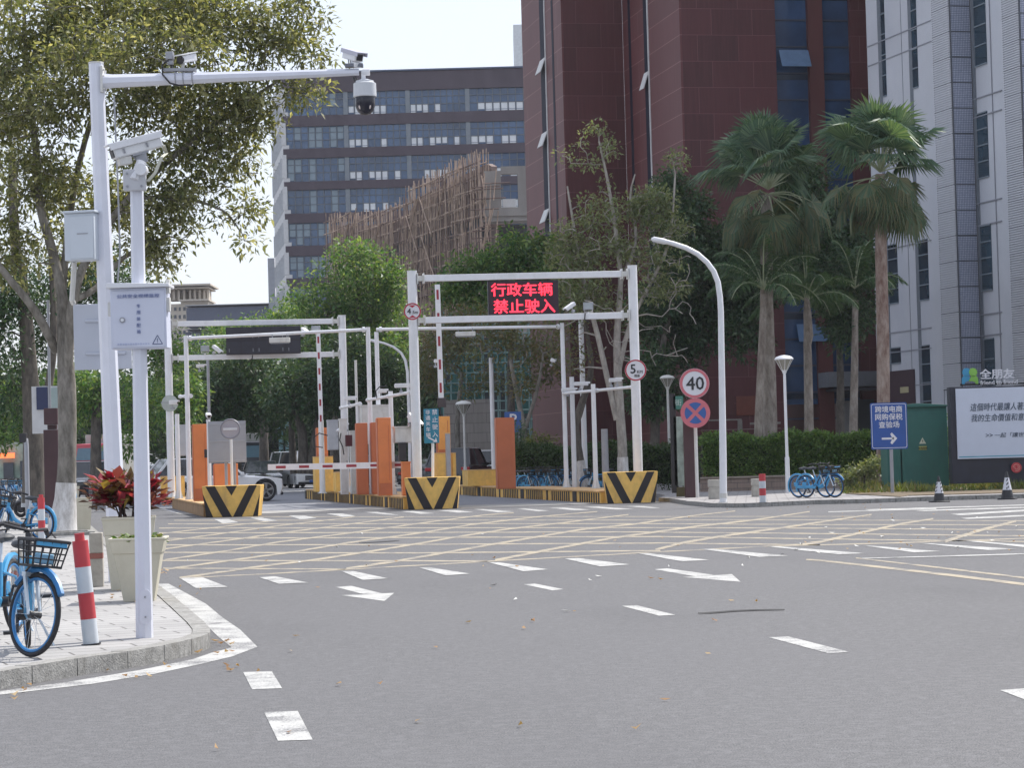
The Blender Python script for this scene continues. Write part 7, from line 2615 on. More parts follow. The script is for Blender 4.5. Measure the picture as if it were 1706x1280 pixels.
M_BARK = bark('bark_grey', (.10, .09, .075), (.27, .25, .22))
M_BARKD = bark('bark_dark', (.05, .045, .04), (.15, .13, .11))
M_BARKL = bark('bark_pale', (.22, .20, .18), (.42, .39, .35))
M_LIME = bark('whitewash', (.40, .38, .36), (.70, .69, .68), 9)
L_OLIVE = leafmat('leaf_olive', [(.09, .12, .05), (.15, .18, .08), (.25, .275, .13), (.11, .13, .07), (.42, .43, .26), (.19, .20, .12), (.06, .075, .045)], .48)  # palest tones put sunlit highlights into the leaf colour
L_GREEN = leafmat('leaf_green', [(.042, .116, .042), (.074, .179, .053), (.147, .273, .074), (.063, .126, .053), (.273, .378, .126), (.105, .168, .063)], 0.40)
L_DARK = leafmat('leaf_dark', [(.027, .062, .036), (.044, .10, .05), (.085, .15, .07), (.036, .066, .042), (.12, .17, .09)], .32)
L_GREY = leafmat('leaf_grey_green', [(.12, .17, .09), (.18, .235, .12), (.28, .32, .18), (.11, .145, .08), (.20, .21, .13)], .4)
L_BROWN = leafmat('leaf_mixed_brown', [(.08, .12, .06), (.15, .15, .075), (.12, .16, .07), (.19, .14, .075), (.07, .10, .05)], .38)


def pblob(px, py, Y, rx, ry, rd=None):
    """ellipsoid given in photo pixels at distance Y -> world blob"""
    c_ = P(px, py, Y); k_ = Y / F_PX
    return (c_.x, c_.y, c_.z, rx * k_, (rd if rd is not None else (rx + ry) / 2 * k_), ry * k_)


def tree(name, label, trunks, blobs, ncl, per, crad, ll, lw, lm, bm, seed, group=None, r0=.05, base_white=None, cat='tree', rmin=.012, flat_=.75, up=.25, shell=.4, foliage=True, extra_pts=None, seg=.7):
    """trunks: list of ([(px,py,Y)...], [radii in photo px])"""
    first = P(*trunks[0][0][0])
    t = thing(name, label, cat, (first.x, first.y, max(0, first.z)), 0, group)
    f = MB(); paths = []
    for pts, rad in trunks:
        ps = [P(*p) for p in pts]
        rs = [r_ * p[2] / F_PX for r_, p in zip(rad, pts)]
        # densify with smooth interpolation
        q, w = [], []
        for i in range(len(ps) - 1):
            p0, p1, p2, p3 = ps[max(i - 1, 0)], ps[i], ps[i + 1], ps[min(i + 2, len(ps) - 1)]
            for s_ in (0, .34, .67):
                a = 2 * p1; b_ = p2 - p0; c_ = 2 * p0 - 5 * p1 + 4 * p2 - p3; d_ = -p0 + 3 * p1 - 3 * p2 + p3
                q.append((a + b_ * s_ + c_ * s_ * s_ + d_ * s_ ** 3) * .5); w.append(rs[i] * (1 - s_) + rs[i + 1] * s_)
        q.append(ps[-1]); w.append(rs[-1])
        f.tube(q, w, 10, False)
        paths.append((q, w))
    pts = blob_points(blobs, ncl, seed, shell)
    grow(f, paths, pts if extra_pts is None else list(pts) + list(extra_pts), r0=r0, rmin=rmin, seed=seed, seg=seg)
    tr = f.build('trunk', bm, t, angle=60)
    if base_white:
        f = MB(); q, w = paths[0]
        zt_ = base_white
        sel = [(a, b_) for a, b_ in zip(q, w) if a.z < zt_]
        k_ = len(sel)
        if k_ < len(q):
            a, b_ = q[k_ - 1], q[k_]; s_ = (zt_ - a.z) / max(1e-6, b_.z - a.z); sel.append((a.lerp(b_, s_), w[k_ - 1] * (1 - s_) + w[k_] * s_))
        f.tube([a for a, _ in sel], [b_ * 1.05 + .004 for _, b_ in sel], 12, False)
        f.build('whitewash', M_LIME, tr, angle=60)
    if foliage:
        co, fa = leaves(np.array([list(p) for p in pts]), per, crad, ll, lw, up=up, flat=flat_, seed=seed + 100)
        npmesh('crown', co, fa, lm, t)
    return t


# -- big street tree on the left (two trunks forking, crown over the pole arm)
gb_ = G(100, 888, ZP)
Yt = gb_.y
bl = [pblob(*b_) for b_ in (
    (60, 60, Yt, 130, 110), (180, 20, Yt + 1, 140, 90), (330, 30, Yt - .5, 120, 75), (440, 40, Yt, 75, 70), (505, 25, Yt + .5, 40, 55), (525, 95, Yt, 35, 25),
    (90, 170, Yt - 1, 120, 70), (240, 170, Yt, 110, 60), (350, 200, Yt + .5, 90, 75), (430, 180, Yt, 80, 60), (500, 150, Yt, 50, 30), (300, 280, Yt, 110, 55), (380, 290, Yt + .5, 50, 50),
    (60, 300, Yt, 80, 60), (150, 340, Yt + 1.5, 90, 60), (290, 350, Yt, 75, 50), (265, 410, Yt, 50, 45), (290, 440, Yt, 28, 20), (370, 380, Yt, 40, 25), (415, 350, Yt, 28, 18), (410, 400, Yt, 30, 8),
    (20, 420, Yt, 60, 60), (120, 420, Yt + 2, 60, 50), (225, 100, Yt - 2, 160, 60), (0, 200, Yt + 1, 60, 120))]
tree('street_tree', 'large spreading olive green tree with whitewashed grey trunk at the left', [
    ([(103, 890, Yt), (109, 830, Yt), (112, 760, Yt), (112, 700, Yt), (111, 640, Yt), (107, 570, Yt), (103, 490, Yt), (88, 420, Yt), (66, 340, Yt), (60, 250, Yt + .5), (45, 120, Yt + .5), (40, 20, Yt + 1)], [25, 17, 15, 15.5, 15.5, 12, 9, 8, 7, 6, 4, 3]),
    ([(112, 640, Yt), (116, 560, Yt - .3), (122, 500, Yt - .5), (150, 420, Yt), (215, 330, Yt), (290, 260, Yt), (380, 190, Yt), (470, 130, Yt)], [9, 8, 7.5, 7, 6, 5, 3.5, 2]),
    ([(103, 490, Yt), (112, 400, Yt + .5), (130, 280, Yt + 1), (170, 150, Yt + 1), (230, 40, Yt + 1)], [7, 6, 5, 4, 3]),
    ([(94, 585, Yt + .2), (60, 520, Yt - .4), (20, 470, Yt - .6), (-20, 420, Yt - .8)], [8, 7, 6, 5]),
    ([(122, 500, Yt - .5), (160, 480, Yt), (205, 430, Yt + .3), (262, 400, Yt)], [6, 5, 4, 3]),
    ([(215, 330, Yt), (300, 330, Yt - .2), (370, 350, Yt), (400, 385, Yt)], [4, 3, 2, 1.2])],
    bl, 860, 56, .46, .15, .06, L_OLIVE, M_BARK, 21, r0=.05, base_white=P(97, 805, Yt).z, up=.1, shell=.42)
# -- second big trunk behind
Y2 = 66
tree('street_tree', 'dark tree with thick rough trunk behind the white board at the left', [
    ([(58, 838, Y2), (56, 760, Y2), (54, 690, Y2), (48, 600, Y2), (40, 500, Y2), (25, 400, Y2), (20, 260, Y2)], [22, 18, 16, 13, 11, 9, 6]),
    ([(60, 720, Y2), (78, 660, Y2), (90, 560, Y2), (84, 420, Y2)], [8, 7, 6, 4])],
    [pblob(*b_) for b_ in ((-20, 560, Y2, 60, 90), (20, 660, Y2 + 1, 45, 60), (20, 470, Y2, 70, 60), (100, 500, Y2 + 3, 60, 60), (160, 560, Y2 + 4, 45, 60), (160, 450, Y2 + 3, 60, 50), (60, 560, Y2 + 3, 40, 60), (200, 480, Y2 + 4, 60, 40))],
    240, 60, .6, .15, .06, L_DARK, M_BARKD, 33, group='trees lining the left pavement')
Y3 = 100
tree('street_tree', 'green leafy tree between the mast and the control box in the distance', [
    ([(160, 800, Y3), (160, 700, Y3), (165, 640, Y3)], [10, 8, 6])],
    [pblob(*b_) for b_ in ((150, 650, Y3, 55, 50), (230, 680, Y3 + 8, 45, 50), (110, 660, Y3 + 4, 50, 55), (260, 600, Y3 + 14, 40, 70), (300, 660, Y3 + 20, 40, 60), (215, 740, Y3 + 10, 30, 30), (60, 700, Y3 + 4, 60, 45), (0, 690, Y3 + 6, 50, 55))],
    260, 60, .9, .24, .10, L_GREEN, M_BARKD, 34, group='trees lining the left pavement')
# -- trees behind the gates
YA = 135
def far_tree(label, trunks, blobs, ncl, per, seed, lm, bm=M_BARKD, crad=.85, ll=.26, lw=.11, **k):
    return tree('street_tree', label, trunks, [pblob(*b_) for b_ in blobs], ncl, per, crad, ll, lw, lm, bm, seed, group='trees behind the checkpoint', r0=.06, rmin=.02, seg=1.2, **k)
far_tree('rounded bright topped green tree left of the lit gantry, beneath the scaffolding', [([(560, 790, YA), (562, 700, YA), (575, 620, YA), (590, 540, YA), (600, 460, YA)], [12, 9, 7, 5, 3]), ([(562, 690, YA), (530, 620, YA), (500, 560, YA)], [6, 4, 3])],
         ((600, 470, YA, 78, 55), (560, 520, YA, 80, 45), (650, 520, YA + 1, 45, 70), (520, 570, YA, 80, 40), (600, 590, YA, 90, 60), (520, 490, YA, 40, 25), (600, 425, YA, 50, 22), (655, 470, YA, 28, 40)), 300, 62, 41, L_GREEN)
far_tree('lower green tree over the left gantry beam', [([(440, 790, YA + 8), (440, 700, YA + 8), (445, 610, YA + 8)], [9, 7, 5])],
         ((450, 550, YA + 8, 50, 30), (420, 590, YA + 8, 60, 45), (480, 520, YA + 8, 30, 25), (400, 640, YA + 9, 60, 50), (370, 560, YA + 14, 25, 25), (345, 600, YA + 10, 40, 50)), 220, 60, 42, L_GREEN)
far_tree('dark shady tree behind the left lane', [([(395, 800, YA - 8), (392, 720, YA - 8), (385, 660, YA - 8)], [9, 7, 5])],
         ((350, 680, YA - 8, 60, 45), (300, 640, YA - 6, 40, 60), (420, 670, YA - 8, 60, 40), (380, 620, YA - 8, 70, 40), (460, 640, YA - 6, 50, 50)), 260, 60, 43, L_DARK)
far_tree('dark shady tree with several thin trunks behind the raised barrier', [([(505, 790, YA - 12), (503, 720, YA - 12), (480, 650, YA - 12)], [10, 8, 5]), ([(490, 790, YA - 10), (486, 700, YA - 10), (500, 640, YA - 10)], [7, 5, 4]), ([(515, 790, YA - 12), (530, 700, YA - 12), (545, 640, YA - 12)], [8, 6, 4])],
         ((500, 660, YA - 12, 70, 38), (550, 640, YA - 12, 60, 50), (600, 650, YA - 10, 50, 55), (640, 640, YA - 10, 40, 60), (560, 590, YA - 10, 70, 40), (470, 700, YA - 8, 40, 20)), 280, 60, 44, L_DARK)
far_tree('leafy green tree left of the red building above the message screen', [([(850, 780, 118), (852, 690, 118), (850, 600, 118), (860, 520, 118)], [8, 7, 5, 3])],
         ((860, 420, 118, 50, 40), (820, 450, 118, 60, 35), (780, 450, 118, 40, 28), (900, 430, 118, 45, 40), (850, 490, 118, 90, 40), (760, 480, 118, 30, 30), (915, 480, 117, 40, 60)), 260, 58, 45, L_GREEN, crad=.7)
far_tree('thin mixed brown green tree between the gantry posts', [([(875, 800, 98), (873, 720, 98), (862, 660, 98), (850, 600, 98)], [6, 5, 4, 3]), ([(873, 720, 98), (895, 650, 98), (905, 590, 98)], [4, 3, 2]), ([(765, 780, 120), (762, 700, 120), (770, 620, 120)], [5, 4, 3])],
         ((760, 560, 112, 50, 60), (830, 560, 100, 55, 50), (900, 580, 99, 50, 60), (720, 600, 116, 30, 70), (870, 640, 98, 40, 35), (800, 630, 112, 50, 30)), 230, 34, 46, L_BROWN, M_BARK, crad=.6, ll=.2, lw=.08, base_white=1.1)
for i, (x, yy, yd) in enumerate(((20, 700, 175), (110, 690, 190), (210, 700, 180), (300, 690, 200), (390, 720, 185), (470, 730, 190), (560, 720, 180), (640, 710, 190), (720, 700, 170))):
    if i == 0:
        ft = tree('street_tree', 'far dark green tree closing the view behind the parked cars', [([(x, 795, yd), (x, 740, yd), (x, yy, yd)], [6, 5, 4])], [pblob(x + dx, yy + dy, yd, 55, 40) for dx, dy in ((-30, 0), (30, 10), (0, -45), (-10, 45), (20, 50))], 110, 60, 1.5, .5, .22, L_DARK, M_BARKD, 90, group='far trees closing the street')
    else:
        c = copy_tree(ft); c['label'] = 'far dark green tree ' + ('at the far left edge', 'above the red lorry', 'behind the thick mast', 'behind the leftmost gantry posts', 'behind the plain grey sign board', 'behind the parked white vans', 'behind the white control cabinet', 'behind the orange panels', 'behind the tall gantry post')[i]; q = base(x, yd, 0); c.location = (q.x, q.y, max(0, ft.location.z)); c.rotation_euler = (0, 0, i * 1.7)
# -- sparse, partly bare trees by the right island
rg = np.random.default_rng(5)
YS_ = 84
tree('street_tree', 'tall half bare grey tree with whitewashed foot left of the 5 KM sign post', [
    ([(1038, 790, YS_), (1036, 730, YS_), (1031, 660, YS_), (1028, 560, YS_), (1034, 470, YS_), (1025, 380, YS_), (1012, 300, YS_), (998, 235, YS_)], [9, 8, 8, 6, 4.5, 3.5, 2.5, 1.5]),
    ([(1028, 700, YS_), (1014, 640, YS_), (996, 560, YS_), (975, 480, YS_), (960, 400, YS_), (945, 310, YS_)], [6, 5, 4.5, 3.5, 2.5, 1.5]),
    ([(1030, 620, YS_), (1050, 540, YS_), (1085, 470, YS_), (1115, 400, YS_), (1125, 290, YS_)], [5, 4, 3, 2.5, 1.5]),
    ([(1034, 470, YS_), (1060, 400, YS_), (1050, 330, YS_), (1058, 290, YS_)], [4, 3, 2, 1.2])],
    [pblob(*b_) for b_ in ((992, 225, YS_, 22, 16), (1012, 250, YS_, 14, 30), (965, 235, YS_, 10, 14), (940, 265, YS_, 16, 14), (985, 275, YS_, 14, 10), (1010, 290, YS_, 12, 14), (1127, 265, YS_, 12, 20), (1070, 275, YS_, 12, 12),
                           (1085, 340, YS_, 50, 30), (1020, 350, YS_, 60, 35), (960, 380, YS_, 45, 30), (1110, 380, YS_, 40, 30), (980, 430, YS_, 50, 30), (1080, 430, YS_, 60, 30), (1100, 480, YS_, 50, 25), (1040, 400, YS_, 60, 30), (960, 470, YS_, 50, 40), (1090, 350, YS_, 50, 30), (1000, 500, YS_, 50, 30), (940, 420, YS_, 40, 40))],
    430, 24, .36, .15, .065, L_GREY, M_BARKL, 51, r0=.045, rmin=.015, base_white=P(1038, 762, YS_).z, flat_=.9,
    extra_pts=[tuple(P(x, y, YS_ + d_)) for x, y, d_ in zip(rg.uniform(940, 1160, 110), rg.uniform(380, 620, 110), rg.uniform(-1.5, 1.5, 110))], group='half bare trees by the right island')
YL2 = 85
tree('street_tree', 'dark leaning forked tree with whitewashed foot behind the thin poles', [
    ([(972, 812, YL2), (966, 770, YL2), (958, 715, YL2), (964, 690, YL2), (975, 655, YL2), (985, 610, YL2), (975, 540, YL2)], [10, 8, 7.5, 7, 6, 5, 3]),
    ([(960, 700, YL2), (952, 680, YL2), (944, 655, YL2)], [5, 4, 2.5])],
    [pblob(*b_) for b_ in ((930, 520, YL2, 50, 40), (1000, 520, YL2, 60, 40), (960, 600, YL2, 50, 30))], 110, 12, .35, .14, .06, L_BROWN, M_BARKD, 52, r0=.035, rmin=.010, base_white=P(966, 768, YL2).z, group='half bare trees by the right island')
# -- dark evergreen mass right of the 5 KM sign, below the palms
tree('evergreen_tree', 'dense dark evergreen tree between the half bare tree and the palms', [([(1090, 800, 97), (1092, 700, 97), (1100, 600, 97), (1120, 500, 97)], [9, 8, 6, 4])],
     [pblob(*b_) for b_ in ((1130, 350, 97, 50, 55), (1150, 430, 97, 60, 60), (1090, 520, 98, 50, 60), (1150, 520, 98, 50, 50), (1090, 640, 97, 45, 60), (1190, 440, 98, 45, 60), (1120, 300, 97, 25, 25), (1150, 580, 98, 35, 40))],
     420, 70, .6, .22, .09, L_DARK, M_BARKD, 61, group='dark trees in front of the red building')
tree('evergreen_tree', 'dense dark tree behind the tall palm, right', [([(1400, 760, 99), (1400, 620, 99), (1395, 520, 99)], [8, 6, 4])],
     [pblob(*b_) for b_ in ((1390, 340, 98, 50, 45), (1410, 430, 98, 45, 60), (1330, 300, 98, 45, 45), (1430, 500, 98, 22, 50), (1380, 500, 98, 40, 30), (1330, 380, 98, 40, 40), (1240, 470, 98, 60, 60), (1260, 400, 98, 60, 50), (1210, 520, 98, 40, 30), (1310, 440, 96, 50, 45), (1380, 460, 96, 55, 50), (1340, 390, 96, 45, 40), (1410, 540, 96, 40, 40), (1240, 560, 97, 40, 40))],
     620, 70, .6, .22, .09, L_DARK, M_BARKD, 62, group='dark trees in front of the red building')


# -- palms
L_FAN = leafmat('fan_leaf', [(.055, .115, .075), (.075, .15, .09), (.13, .21, .12), (.05, .10, .065), (.20, .28, .17)], .3, .4)
L_FAND = leafmat('fan_leaf_old', [(.055, .115, .065), (.075, .13, .07), (.12, .16, .085), (.17, .16, .08), (.05, .09, .05)], .25, .5)
L_FEA = leafmat('feather_leaf', [(.042, .098, .049), (.063, .133, .056), (.098, .168, .070), (.035, .070, .042)], 0.30, .4)
M_PET = mat('palm_stalk', (.32, .36, .22), .5, var=.2)
M_PTR = bark('palm_trunk', (.15, .12, .10), (.36, .32, .28), 5)
M_PTU = bark('palm_trunk_rusty', (.15, .085, .065), (.38, .31, .27), 4)


def fan_frond(stalk, quads, c0, az, el, ls, rf, rg, droop):
    """petiole from the crown centre, then a pleated fan"""
    d_ = np.array([math.cos(az) * math.cos(el), math.sin(az) * math.cos(el), math.sin(el)])
    pts = []
    p = np.array(c0); cur = d_.copy()
    for i in range(6):
        pts.append(Vector(p)); p = p + cur * ls / 5
        cur = cur + np.array([0, 0, -droop * .05 * (i + 1)]); cur /= np.linalg.norm(cur)
    stalk.tube(pts, [.032, .028, .024, .02, .018, .015], 5, False)
    hub = np.array(pts[-1])
    fwd = cur - np.array([0, 0, (.05 + droop * .2) * (1 if el < 1 else .2)]); fwd /= np.linalg.norm(fwd)
    side = np.cross(fwd, [0, 0, 1.0]); side /= np.linalg.norm(side)
    roll = rg.uniform(-.9, .9); s2_ = np.cross(side, fwd)
    side = side * math.cos(roll) + s2_ * math.sin(roll)
    nrm = np.cross(side, fwd)
    n = 30
    half = R(rg.uniform(85, 110))
    for k in range(n):
        a0 = -half + 2 * half * k / n; a1 = -half + 2 * half * (k + 1) / n; am = (a0 + a1) / 2
        L_ = rf * (.78 + .22 * math.cos(am * .7)) * rg.uniform(.93, 1.05)
        def dirn(a): return fwd * math.cos(a) + side * math.sin(a)
        cup = .10 * math.cos(am)
        m0 = hub + dirn(a0) * L_ * .60 + nrm * cup * L_; m1 = hub + dirn(a1) * L_ * .60 + nrm * cup * L_
        mm = hub + dirn(am) * L_ * .63 + nrm * (cup * L_ + .035)
        sag = rg.uniform(.12, .30) * (1 + droop * .6)
        tip = hub + dirn(am + rg.normal() * .03) * L_ + nrm * cup * L_ * .4 - np.array([0, 0, sag * L_ * (.5 + .5 * abs(math.sin(am)))])
        quads.append((hub, m0, mm, hub)); quads.append((hub, mm, m1, hub))
        quads.append((m0, tip, mm, mm)); quads.append((mm, tip, m1, m1))


def tri_mesh(name, quads, m, parent):
    co = np.array([q for t_ in quads for q in (t_[0], t_[1], t_[2])], float)
    return npmesh(name, co, np.arange(len(co)).reshape(-1, 3), m, parent)


def palm_trunk(t, pts, rad, m, rings=True):
    f = MB(); f.tube([P(*p) for p in pts], [r_ * p[2] / F_PX for r_, p in zip(rad, pts)], 14, False)
    tr = f.build('trunk', m, t, angle=60)
    return tr


def fan_palm(label, trunk, cpx, cpy, Y, seed, nup, ndown, ls, rf, bias=0, rust=True):
    b_ = P(*trunk[0][0])
    t = thing('fan_palm', label, 'palm', (b_.x, b_.y, max(.1, b_.z)), 0, 'fan palms in front of the red building')
    palm_trunk(t, *trunk, M_PTU if rust else M_PTR)
    c0 = P(cpx, cpy, Y)
    rg = np.random.default_rng(seed)
    st, q1, q2 = MB(), [], []
    for i in range(nup):
        az = 2 * math.pi * i / nup * 2.4 + rg.uniform(-.3, .3); el = R(12 + 76 * rg.random() ** .75)
        fan_frond(st, q1, c0, az, el, ls * rg.uniform(.7, 1.15), rf * rg.uniform(.85, 1.1), rg, rg.uniform(.1, .6))
    for i in range(ndown):
        az = 2 * math.pi * i / ndown + rg.uniform(-.3, .3); el = R(rg.uniform(-40, 15))
        fan_frond(st, q2, c0 - Z * .2, az, el, ls * rg.uniform(.85, 1.2), rf * rg.uniform(.68, .88), rg, rg.uniform(.8, 1.8))
    for i in range(6):
        fan_frond(st, q2, c0 - Z * .3, rg.uniform(0, 6.28), R(rg.uniform(-85, -60)), ls * .6, rf * .8, rg, .6)
    s_ = st.build('stalk', M_PET, t)
    tri_mesh('frond', q1, L_FAN, t); tri_mesh('old_frond', q2, L_FAND, t)
    return t


fan_palm('tall fan palm with spotted trunk right in front of the white tower', ([(1471, 806, 84), (1472, 700, 84), (1471, 560, 84), (1468, 430, 84), (1466, 290, 84)], [12, 11, 10.5, 10, 8]), 1466, 286, 84, 3, 30, 14, 1.4, 1.45)
fan_palm('fan palm left of the tall one, against the dark red wall', ([(1283, 800, 88), (1283, 700, 88), (1280, 600, 88), (1277, 500, 88), (1277, 325, 88)], [12, 12, 12, 11, 9]), 1280, 315, 88, 8, 28, 18, 1.6, 1.45, rust=False)


def feather_palm(label, trunk, cpx, cpy, Y, seed, nf, lf, spear=True, m=L_FEA):
    b_ = P(*trunk[0][0])
    t = thing('feather_palm', label, 'palm', (b_.x, b_.y, max(.1, b_.z)), 0, 'feather palms in front of the red building')
    palm_trunk(t, *trunk, M_PTR)
    c0 = np.array(P(cpx, cpy, Y)); rg = np.random.default_rng(seed)
    st = MB(); quads = []
    for i in range(nf):
        az = 2 * math.pi * i / nf * 1.618 + rg.uniform(-.2, .2); el = R(rg.uniform(15, 75)) if i else R(88)
        if i == 0 and not spear: continue
        L_ = lf * rg.uniform(.85, 1.1)
        cur = np.array([math.cos(az) * math.cos(el), math.sin(az) * math.cos(el), math.sin(el)]); p = c0.copy(); pts = []
        ns = 14
        for k in range(ns + 1):
            pts.append(p.copy()); p = p + cur * L_ / ns
            cur = cur + np.array([0, 0, -(.055 + .012 * k) * (1 if i else .15)]); cur /= np.linalg.norm(cur)
        st.tube([Vector(x) for x in pts], [.03 * (1 - .8 * k / ns) + .004 for k in range(ns + 1)], 5, False)
        sd0 = np.cross(cur, [0, 0, 1.0]); sd0 /= np.linalg.norm(sd0) + 1e-6
        for k in range(60):
            s_ = .14 + .86 * k / 60; x_ = s_ * ns; j = min(int(x_), ns - 1); a = pts[j] + (pts[j + 1] - pts[j]) * (x_ - j)
            tg = pts[j + 1] - pts[j]; tg /= np.linalg.norm(tg)
            ll_ = lf * .27 * math.sin(math.pi * min(1, s_ * .85 + .12)) * rg.uniform(.85, 1.1)
            for sg in (-1, 1):
                d_ = sd0 * sg * .8 + tg * .55 + np.array([0, 0, rg.uniform(-.45, .35)]); d_ /= np.linalg.norm(d_)
                w_ = np.cross(d_, [0, 0, 1.0]) ; w_ /= np.linalg.norm(w_) + 1e-6
                w_ = w_ * .017 + np.array([0, 0, .010])
                m_ = a + d_ * ll_ * .5; e_ = a + d_ * ll_ - np.array([0, 0, ll_ * .35])
                quads.append((a, m_ + w_, m_ - w_, a)); quads.append((m_ + w_, e_, m_ - w_, a))
    st.build('stalk', M_PET, t); tri_mesh('frond', quads, m, t)
    return t
feather_palm('slim feather palm with bulging crown shaft between the two fan palms', ([(1349, 800, 90), (1348, 720, 90), (1346, 600, 90), (1345, 575, 90), (1347, 560, 90), (1345, 520, 90), (1344, 496, 90)], [9, 8, 7, 6.5, 8, 6.5, 4]), 1344, 500, 90, 5, 14, 2.6)
feather_palm('low feather palm drooping in front of the left fan palm', ([(1262, 800, 86.3), (1264, 700, 86.3), (1270, 560, 86.3), (1272, 490, 86.3)], [8, 7, 6, 5]), 1272, 482, 86.3, 15, 20, 2.5, spear=False)
feather_palm('feather palm behind the tall fan palm trunk', ([(1420, 800, 95), (1422, 700, 95), (1424, 600, 95), (1425, 500, 95)], [8, 7, 6, 5]), 1424, 480, 95, 25, 13, 2.4, spear=False)

# -- hedges
def hedge(name, label, pts, w, zb_, zt_, lm, seed, n, ll=.11, lw=.055, group=None, cat='hedge'):
    """pts: world xy polyline"""
    t = thing(name, label, cat, (pts[0][0], pts[0][1], zb_), 0, group)
    rg = np.random.default_rng(seed)
    f = MB()
    seg = [(Vector((a[0], a[1], 0)), Vector((b_[0], b_[1], 0))) for a, b_ in zip(pts[:-1], pts[1:])]
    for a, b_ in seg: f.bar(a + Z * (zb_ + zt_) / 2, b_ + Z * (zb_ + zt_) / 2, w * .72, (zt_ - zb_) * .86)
    f.build('shade_core', mat('hedge_core', (.014, .022, .010), .95, var=.5), t)  # solid dark box stands in for the shaded inside of the hedge
    tot = sum((b_ - a).length for a, b_ in seg)
    cs = []
    for a, b_ in seg:
        L_ = (b_ - a).length; k_ = int(n * L_ / tot)
        e = (b_ - a).normalized(); nn_ = np.array([-e.y, e.x, 0]); ev = np.array(e)
        s_ = rg.random(k_) * L_
        side = rg.random(k_)
        off = np.where(side < .55, -w / 2 + rg.normal(size=k_) * .06, rg.uniform(-w / 2, w / 2, k_))
        bump = .10 * np.sin(s_ * 2.1) + .06 * np.sin(s_ * 5.3)
        z_ = np.where(side < .55, rg.uniform(zb_, zt_, k_) , zt_ + rg.normal(size=k_) * .07) + bump * (side >= .55)
        c_ = np.array(a)[None] + ev[None] * s_[:, None] + nn_[None] * off[:, None]
        c_[:, 2] = z_
        cs.append(c_)
    co, fa = leaves(np.concatenate(cs), 9, .16, ll, lw, up=.5, seed=seed + 1)
    npmesh('leaves', co, fa, lm, t)
    return t
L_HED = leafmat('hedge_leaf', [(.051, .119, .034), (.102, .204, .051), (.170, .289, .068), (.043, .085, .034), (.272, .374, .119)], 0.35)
def pxy(px, Y): q = P(px, 760, Y); return (q.x, q.y)
hedge('hedge', 'long trimmed green hedge behind the lamp posts and bicycles', [pxy(1170, 86), pxy(1300, 86), pxy(1480, 85)], 1.0, .6, 1.9, L_HED, 71, 3300)
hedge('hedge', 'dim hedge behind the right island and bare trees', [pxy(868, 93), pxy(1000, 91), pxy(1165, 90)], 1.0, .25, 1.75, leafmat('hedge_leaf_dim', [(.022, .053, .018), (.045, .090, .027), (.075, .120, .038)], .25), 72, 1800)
tree('shrub', 'loose shrub beside the green cabinet foot', [([(1440, 806, 79), (1440, 785, 79)], [2, 1])], [pblob(*b_) for b_ in ((1430, 790, 79, 28, 14), (1460, 775, 79, 20, 22), (1408, 800, 79, 18, 8))], 70, 20, .22, .13, .05, L_GREY, M_BARKD, 73, cat='shrub', r0=.012, rmin=.005)
tree('shrub', 'yellowish shrub behind the rust orange panel', [([(905, 806, 96), (902, 770, 96)], [2, 1])], [pblob(*b_) for b_ in ((900, 735, 96, 26, 16), (880, 760, 96, 22, 26))], 60, 20, .3, .15, .06, leafmat('leaf_yellowish', [(.10, .12, .03), (.20, .22, .05), (.06, .08, .03)], .3), M_BARKD, 74, cat='shrub', r0=.012, rmin=.005)
tree('shrub', 'slim dark conifer shrub right of the rust orange panel', [([(866, 806, 93), (866, 740, 93)], [3, 2])], [pblob(*b_) for b_ in ((866, 740, 93, 10, 40), (870, 785, 93, 14, 22))], 60, 24, .25, .14, .05, L_DARK, M_BARKD, 75, cat='shrub', r0=.012, rmin=.005)
tree('shrub', 'strip of shrubs between the cabinet and the hoarding', [([(1582, 806, 80), (1582, 760, 80)], [2, 1])], [pblob(*b_) for b_ in ((1584, 730, 80, 9, 40), (1586, 775, 80, 9, 25))], 60, 24, .2, .13, .05, L_GREEN, M_BARKD, 76, cat='shrub', r0=.012, rmin=.005)
# planting wall under the hedge
f = MB()
a, b_ = Vector((*pxy(1165, 84.6), 0)), Vector((*pxy(1488, 84), 0))
f.bar(a + Z * .33, b_ + Z * .33, .35, .46)
w_ = tag(f.build('planter_wall', panelmat('brown_wall', (.24, .18, .15), (.12, .10, .09), .6, .2, dirx=(1, 0), seam=.015), bevel=.01), 'low brown stone planter wall in front of the long hedge', 'wall')
f = MB(); f.bar(a + Z * .59 - Vector((0, .02, 0)), b_ + Z * .59 - Vector((0, .02, 0)), .45, .06); f.build('coping', mat('wall_coping', (.30, .25, .21), .8, var=.2), w_, bevel=.01)
# stepped fence and stones behind hedge
f = MB()
for x0, x1, y0, y1 in ((1182, 1235, 698, 702), (1230, 1236, 700, 728), (1250, 1300, 703, 708), (1168, 1300, 714, 717)):
    a, b_ = P(x0, y1, 100), P(x1, y0, 100); f.box(((a.x + b_.x) / 2, 100, (a.z + b_.z) / 2), (b_.x - a.x, .3, b_.z - a.z))
tag(f.build('rail_fence', mat('pale_rail', (.26, .24, .22), .8, var=.2)), 'pale railing behind the hedge below the red wall', 'fence')

